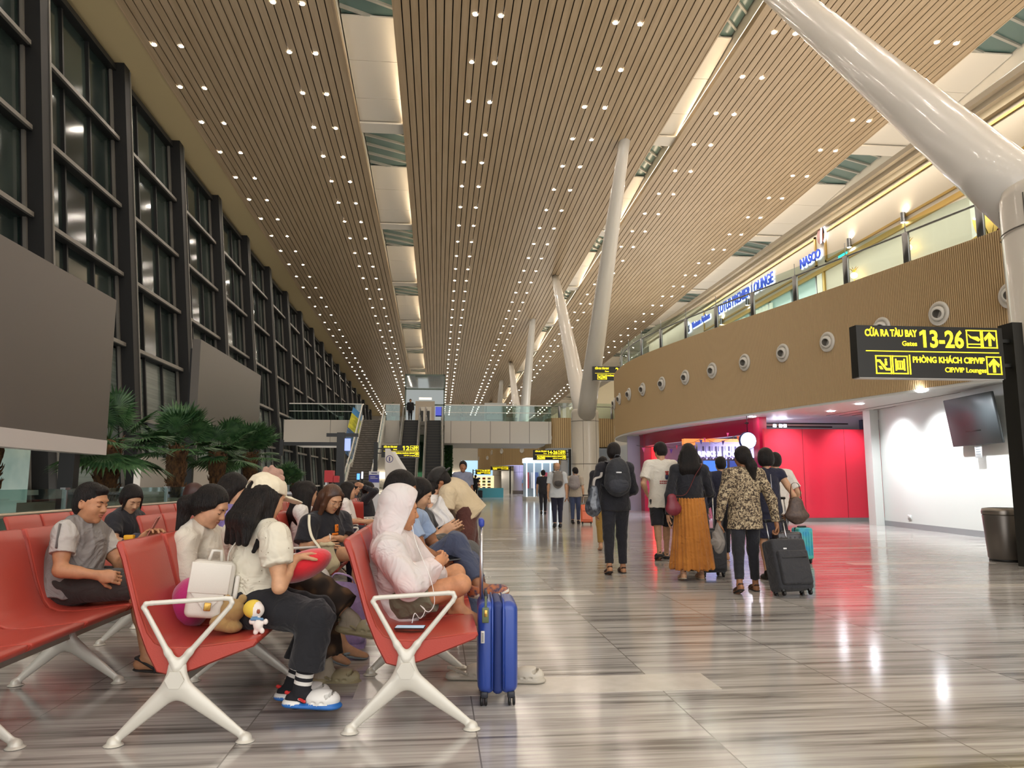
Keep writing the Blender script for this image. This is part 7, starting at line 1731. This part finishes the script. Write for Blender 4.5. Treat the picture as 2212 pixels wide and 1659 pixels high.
# ---------------- bending person in beige T-shirt
J = seatJ(dict(pel=(1008, 1098, 7.6), che=(988, 1069, 7.6), nk=(963, 1051, 7.58), hd=(949, 1040, 7.5), sL=(966, 1066, 7.42), sR=(975, 1062, 7.8), eL=(962, 1108, 7.4), wL=(963, 1145, 7.35), eR=(992, 1120, 7.8), wR=(976, 1138, 7.5),
    kL=(1008, 1190, 7.5), kR=(1018, 1188, 7.75), aL=(1015, 1275, 7.5), aR=(1028, 1272, 7.8)), dict(hf=[-.72, -.12, -.68], tL=[-1, 0, 0], tR=[-1, 0, 0], dL=[-.1, 0, -1], dR=[-.6, -.4, -.6]))
J['hL'] = J['pel']+np.array([0, -.09, -.04]); J['hR'] = J['pel']+np.array([0, .09, -.04])
b = make_body(J, 1.0, .0065, skin('a06a48'))
parts = [shirt(J, 1.0, .0065, cloth('tee_sand', 'c2ae8c', .85, c2='cbb898'), g=.022, sl=.8, hem=-.1, fat=1.12, disp=folds(.005, dirv=(1, 0, .3)), name='t_shirt', slr=.035), trousers(J, 1.0, .0065, cloth('trousers_maroon', '4e2a22', .85, c2='5a332a'), g=.022, flare=.05, top=.05, disp=folds(.004)),
         hairdo(J, 1.0, .006, M_hair, th=.01)]
S = SDF(); R = fr(J['hf']); P = lambda x, y, z: J['hd']+R@np.array([x, y, z]); S.el(P(0, -.02, .05), [.096, .115, .085], R, .02, planes=[(P(0, 0, .03), R@np.array([0, -.2, -1.]))]); S.el(P(0, -.125, .03), [.06, .05, .011], R, .01)
parts.append(link_mesh(S.mesh(.005, [cloth('cap_black', '1c1814', .8)], 'cap'), 'cap'))
for q in 'LR': parts.append(shoe(J['a'+q], J['t'+q], (0, 0, 1), 1, .006, 'shoe', M_black))
finish(b, 'person in a sand T-shirt, maroon trousers and black cap bending down over the seats', parts)
# ---------------- woman with glasses in black T-shirt
J = seatJ(dict(pel=(702, 1196, 6.95), che=(702, 1155, 6.95), nk=(702, 1112, 6.95), hd=(716, 1078, 6.86), sR=(668, 1132, 6.78), sL=(740, 1124, 7.15), eR=(655, 1182, 6.7), wR=(690, 1172, 6.62), eL=(745, 1165, 7.05), wL=(712, 1162, 6.7),
    kR=(778, 1196, 6.75), kL=(775, 1186, 7.1), aR=(765, 1292, 6.75), aL=(782, 1290, 7.1)), dict(hf=[.62, -.58, -.45], tR=[1, -.1, 0], tL=[1, 0, 0], dL=[-.75, -.3, -.2], nL=[-.1, -.2, -.95], dR=[.8, -.1, -.1])); J['cL'] = (1.0, .3); fillJ(J, 1, [.9, -.3, 0])
b = make_body(J, .97, .006, skin('d6a47e'), sex='f', w=.98)
M_hb = mat('hair_brown_dyed', '33201a', .4, noise=(6, '5c3c28', (1, 1, .3)), bump=(90, .5, (1, 1, .12)))
def gl(S, P, R):
    for x in (-.05, 0, .05): S.rc(P(x, -.05, .0), P(x*1.3, -.06, -.2), .06, .045, .03)
    for q in (-1, 1): S.rc(P(q*.074, .03, .05), P(q*.086, .025, -.05), .026, .024, .02); S.rc(P(q*.086, .025, -.05), P(q*.1, .03, -.2), .025, .022, .02)
parts = [shirt(J, .97, .006, C_black, g=.032, sl=.85, hem=-.08, w=1.02, disp=folds(.005), name='t_shirt', slr=.04, bust=.8), trousers(J, .97, .0065, C_black, g=.02, leg=.45, name='shorts'), hairdo(J, .97, .005, M_hb, 'long', gl, th=.012, line=.03)]
R = fr(J['hf']); P = lambda x, y, z: J['hd']+R@(np.array([x, y, z])*.97); mb = MB(); Mg_ = mat('spectacle_wire', 'b8a090', .3, .9)
for q in (-1, 1): mb.tube([P(q*.033+.024*math.cos(a), .108, .0+.02*math.sin(a)) for a in np.linspace(0, 2*PI, 20)], .0014, Mg_, 5, cap=False); mb.tube([P(q*.057, .106, .003), P(q*.078, .0, .0)], .0014, Mg_, 5)
mb.tube([P(-.009, .11, 0), P(.009, .11, 0)], .0014, Mg_, 5); parts.append(mb.obj('glasses'))
r, f, u = tframe(J); c = J['che']+f*.15+r*.02+u*.03; mb = MB(); Mo = mat('print_orange', 'e07a1a', .6); R = np.stack([r, u, f], 1)
mb.rbox(c+u*.03, (.022, .032, .006), .006, Mo, R, 3); mb.rbox(c+r*.02-u*.02, (.04, .01, .006), .005, Mo, R, 2); mb.rbox(c-r*.005+u*.04+f*.005, (.006, .006, .004), .003, mat('print_dark', '5a1a10', .6), R, 1)
parts.append(mb.obj('chest_print'))
w_ = J['wL']; parts.append(MB().tube([w_+nrm(np.cross([-.9, -.3, -.2], [0, 0, 1]))*.03*math.cos(a)+np.array([0, 0, .03*math.sin(a)]) for a in np.linspace(0, 2*PI, 18)], .006, mat('bracelet_white', 'e8e2d8', .5), 6, cap=False).obj('bracelet'))
for q in 'LR': parts.append(shoe(J['a'+q], J['t'+q], (0, 0, 1), .95, .006, 'sandal', mat('sandal_black', '', 0), name='sandal'))
finish(b, 'person with round glasses, brown hair and a black T-shirt with an orange print', parts)
S = SDF(); c = at(706, 1203, 6.5); S.rc(c+[0, 0, .06], c-[0, 0, .06], .055, .09, .02, fl=((0, 1, 0), .7)); S.el(c-[0, 0, .06], [.11, .07, .06], None, .02); S.el(c+[0, 0, .1], [.07, .05, .02], None, .01)
o = link_mesh(S.mesh(.006, [cloth('bag_canvas_cream', 'c9bc9a', .8, c2='b8a984')], 'drawstring_bag', folds(.006, 1.4)), 'drawstring_bag'); tag(o, 'small cream drawstring bag on the lap of the person in glasses', 'bag')
MB().tube(smooth_path([at(x, y, Y) for x, y, Y in ((668, 1112, 6.72), (668, 1135, 6.62), (674, 1160, 6.5), (688, 1180, 6.45), (697, 1195, 6.45))]), .012, mat('strap_cream', '', 0), 8, flat=.3).obj('strap', o)
# lilac tote on the floor
c = np.array([-.69, 5.75, 0]); mb = MB()
def tote(u, v):
    a = u*2*PI; z = .02+v*.43; w_ = .2-.03*v+.015*math.sin(a*5+v*6); d_ = .11*(1-.75*v)+.012*math.sin(a*7+v*9); k_ = 1-.25*max(0, .12-v)/.12
    x = w_*k_*np.sign(math.cos(a))*abs(math.cos(a))**.6; y = d_*k_*np.sign(math.sin(a))*abs(math.sin(a))**.6; return (c[0]+x+.03*v, c[1]+y, z+.02*math.sin(a*3+1)*v)
mb.grid(tote, 72, 26, cloth('tote_lilac', 'a98fbc', .6, c2='9a80ae', bump=(30, .6)))
mb.box((c[0]-.18, c[1]-.09, .0), (c[0]+.18, c[1]+.09, .03), cloth('tote_lilac', ''))
o = mb.obj('tote_bag', label='soft lilac fabric tote bag on the floor between the seat rows', cat='bag')
MB().tube(smooth_path([(c[0]-.08, c[1], .43), (c[0]-.05, c[1]-.03, .52), (c[0]+.06, c[1]-.03, .5), (c[0]+.1, c[1], .43)]), .012, cloth('tote_lilac', ''), 8, flat=.4).obj('handle', o)
# ---------------- others among the seats
def sitter(x, Y, label, top, hm=None, style='long', hx=None, sk=SK2, hf=(1, 0, -.2), s=.96, dz=0, arms=None, sl=.7, h=.009):
    P = lambda a, b, c: np.array([x+a, Y+b, c+dz])
    J = dict(pel=P(.02, 0, .54), che=P(-.02, 0, .74), nk=P(-.04, 0, .95), hd=P(.0, 0, 1.07), hf=np.array(hf, float)); 
    for q, sg in (('L', 1), ('R', -1)):
        J['s'+q] = P(-.03, sg*.175, .90); J['e'+q] = P(.05, sg*.2, .68); J['w'+q] = P(.26, sg*.1, .66); J['h'+q] = P(.02, sg*.09, .53); J['k'+q] = P(.46, sg*.11, .51); J['a'+q] = P(.5, sg*.11, .09); J['t'+q] = np.array([1., 0, 0])
        if arms and q in arms: J['e'+q] = P(*arms[q][0]); J['w'+q] = P(*arms[q][1])
    b = make_body(J, s, h, sk, w=.95, sex='f'); parts = [shirt(J, s, h, top, g=.022, sl=sl, w=.97, name='t_shirt', disp=folds(.004)), trousers(J, s, h, C_navy, g=.018), hairdo(J, s, h*.8, hm or M_hair, style, hx, th=.012)]
    for q in 'LR': parts.append(shoe(J['a'+q], J['t'+q], (0, 0, 1), .95, h, 'shoe', M_black))
    return finish(b, label, parts)
a = at(668, 1068, 7.62); sitter(a[0]-.02, 7.62, 'person with long dark hair and a white shirt turned away beside the glasses wearer', cloth('tee_white', 'ded8d0'), hx=longhair(.38, .075), hf=(.8, .6, -.1), dz=.0)
a = at(648, 1068, 10.6); sitter(a[0], 10.6, 'person in black with a high bun far behind the glasses wearer', C_black, hx=buns, hf=(.9, -.2, -.2), style='long')
a = at(752, 1070, 10.4); sitter(a[0], 10.4, 'person with long black hair in white sitting far back in the middle', cloth('tee_white', ''), hx=longhair(.36, .07), hf=(.95, .3, 0))
a = at(796, 1068, 12.9); sitter(a[0], 12.9, 'person in a black jacket with arms raised behind the head', C_black, sl=1.9, style='short', arms={'R': ((.12, -.28, 1.04), (-.08, -.1, 1.12)), 'L': ((.1, .28, 1.04), (-.08, .1, 1.12))})
a = at(421, 1050, 8.2); sitter(a[0], 8.2, 'person whose reddish-brown hair just shows above the ponytail', cloth('top_dark', '2a2426'), hm=mat('hair_brown', '', 0), style='short', dz=-.02)
a = at(768, 1065, 13.5); sitter(a[0]-.1, 14.2, 'person in dark clothes partly hidden among the farthest seats', C_black, style='short', hm=M_hair)
a = at(980, 1095, 9.7); sitter(-.1, 9.9, 'person in blue behind the bending person', cloth('shirt_blue', ''), style='short', h=.01)
# ================================================================== BLUE SUITCASE, CLOGS
M_case = mat('case_blue', '2347a0', .28, spec=.6, noise=(1.5, '1f3f92'), coat=.3); M_cbd = mat('case_band', '1a2f6c', .5)
e = empty('blue_suitcase', (.34, 4.33, 0), math.radians(-2), label='blue hard-shell cabin suitcase with its handle pulled up beside the front bench', cat='suitcase')
Wd, Dp, Hh = .095, .175, .24
MB().rbox((-.058, 0, .062+Hh), (.05, Dp, Hh), .045, M_case, seg=5).obj('shell_half', e); MB().rbox((.058, 0, .062+Hh), (.05, Dp, Hh), .045, M_case, seg=5).obj('shell_half', e)
MB().rbox((0, 0, .062+Hh), (.03, Dp+.001, Hh+.001), .028, M_cbd, seg=4).obj('zip_band', e)
for x in (-.03, .03): MB().tube([(x, -Dp-.003, .09), (x, -Dp-.003, .5), (x, -Dp+.03, .545), (x, Dp-.03, .545)], .0055, M_case, 8).obj('rim', e)
for sx in (-1, 1):
    for sy in (-1, 1):
        m = MB()
        for k_ in (-1, 1): m.lathe([(.0, -.007), (.022, -.007), (.026, -.004), (.026, .004), (.022, .007), (.0, .007)], (sx*.075+k_*.012, sy*(Dp-.03), .027), M_black, 18, np.array([[0,0,1],[0,1,0],[-1,0,0]]))
        m.rbox((sx*.072, sy*(Dp-.03), .058), (.02, .02, .018), .006, mat('caster_fork', '2a2c34', .5), seg=1); m.obj('wheel', e)
mb = MB(); mb.tube([(-.085, -.02, .53), (-.088, -.02, .93)], .0085, mat('handle_alu', '', 0), 10); mb.tube([(-.085, .12, .53), (-.088, .12, .93)], .0085, mat('handle_alu', '', 0), 10); mb.obj('handle_rods', e)
MB().rbox((-.088, .05, .955), (.016, .092, .024), .014, mat('grip_blue', '2a3f9c', .4), seg=3).obj('handle_grip', e)
MB().tube([(-.062, -.07, .545), (-.062, -.06, .567), (-.062, .06, .567), (-.062, .07, .545)], .010, mat('caster_fork'), 8).obj('carry_handle', e)
m = MB(); m.rbox((-.068, -Dp-.008, .475), (.018, .004, .04), .004, mat('tag_green', '5d6a4a', .4), seg=2); m.rbox((-.066, -Dp-.013, .485), (.008, .002, .018), .002, M_gold, seg=1); m.tube([(-.065, -.1, .56), (-.066, -Dp+.02, .55), (-.067, -Dp-.006, .51)], .007, mat('tag_green'), 6, flat=.4); m.obj('luggage_tag', e)
m = MB(); m.rbox((-.082, -Dp-.001, .36), (.010, .002, .032), .002, M_white, seg=1)
for i in range(7): m.box((-.088, -Dp-.0035, .336+i*.007), (-.077, -Dp-.003, .339+i*.007), M_dark)
m.obj('barcode_sticker', e)
for i, (px, py, t, lab) in enumerate(((1120, 1462, (1, -.1, 0), 'white clog on the floor peeking out right of the blue suitcase'), (1014, 1455, (1, -.1, 0), 'white clog on the floor peeking out left of the blue suitcase'))):
    p = atZ(px, py+14, 0); a = np.array([p[0]-.05, p[1]+.02, .083])
    o = shoe(a, t, (0, 0, 1), 1.0, .0045, 'clog', mat('clog_offwhite', 'c9c2b4', .5), mat('clog_offwhite_sole', 'b9b2a4', .5), 'clog'); tag(o, lab, 'shoe')
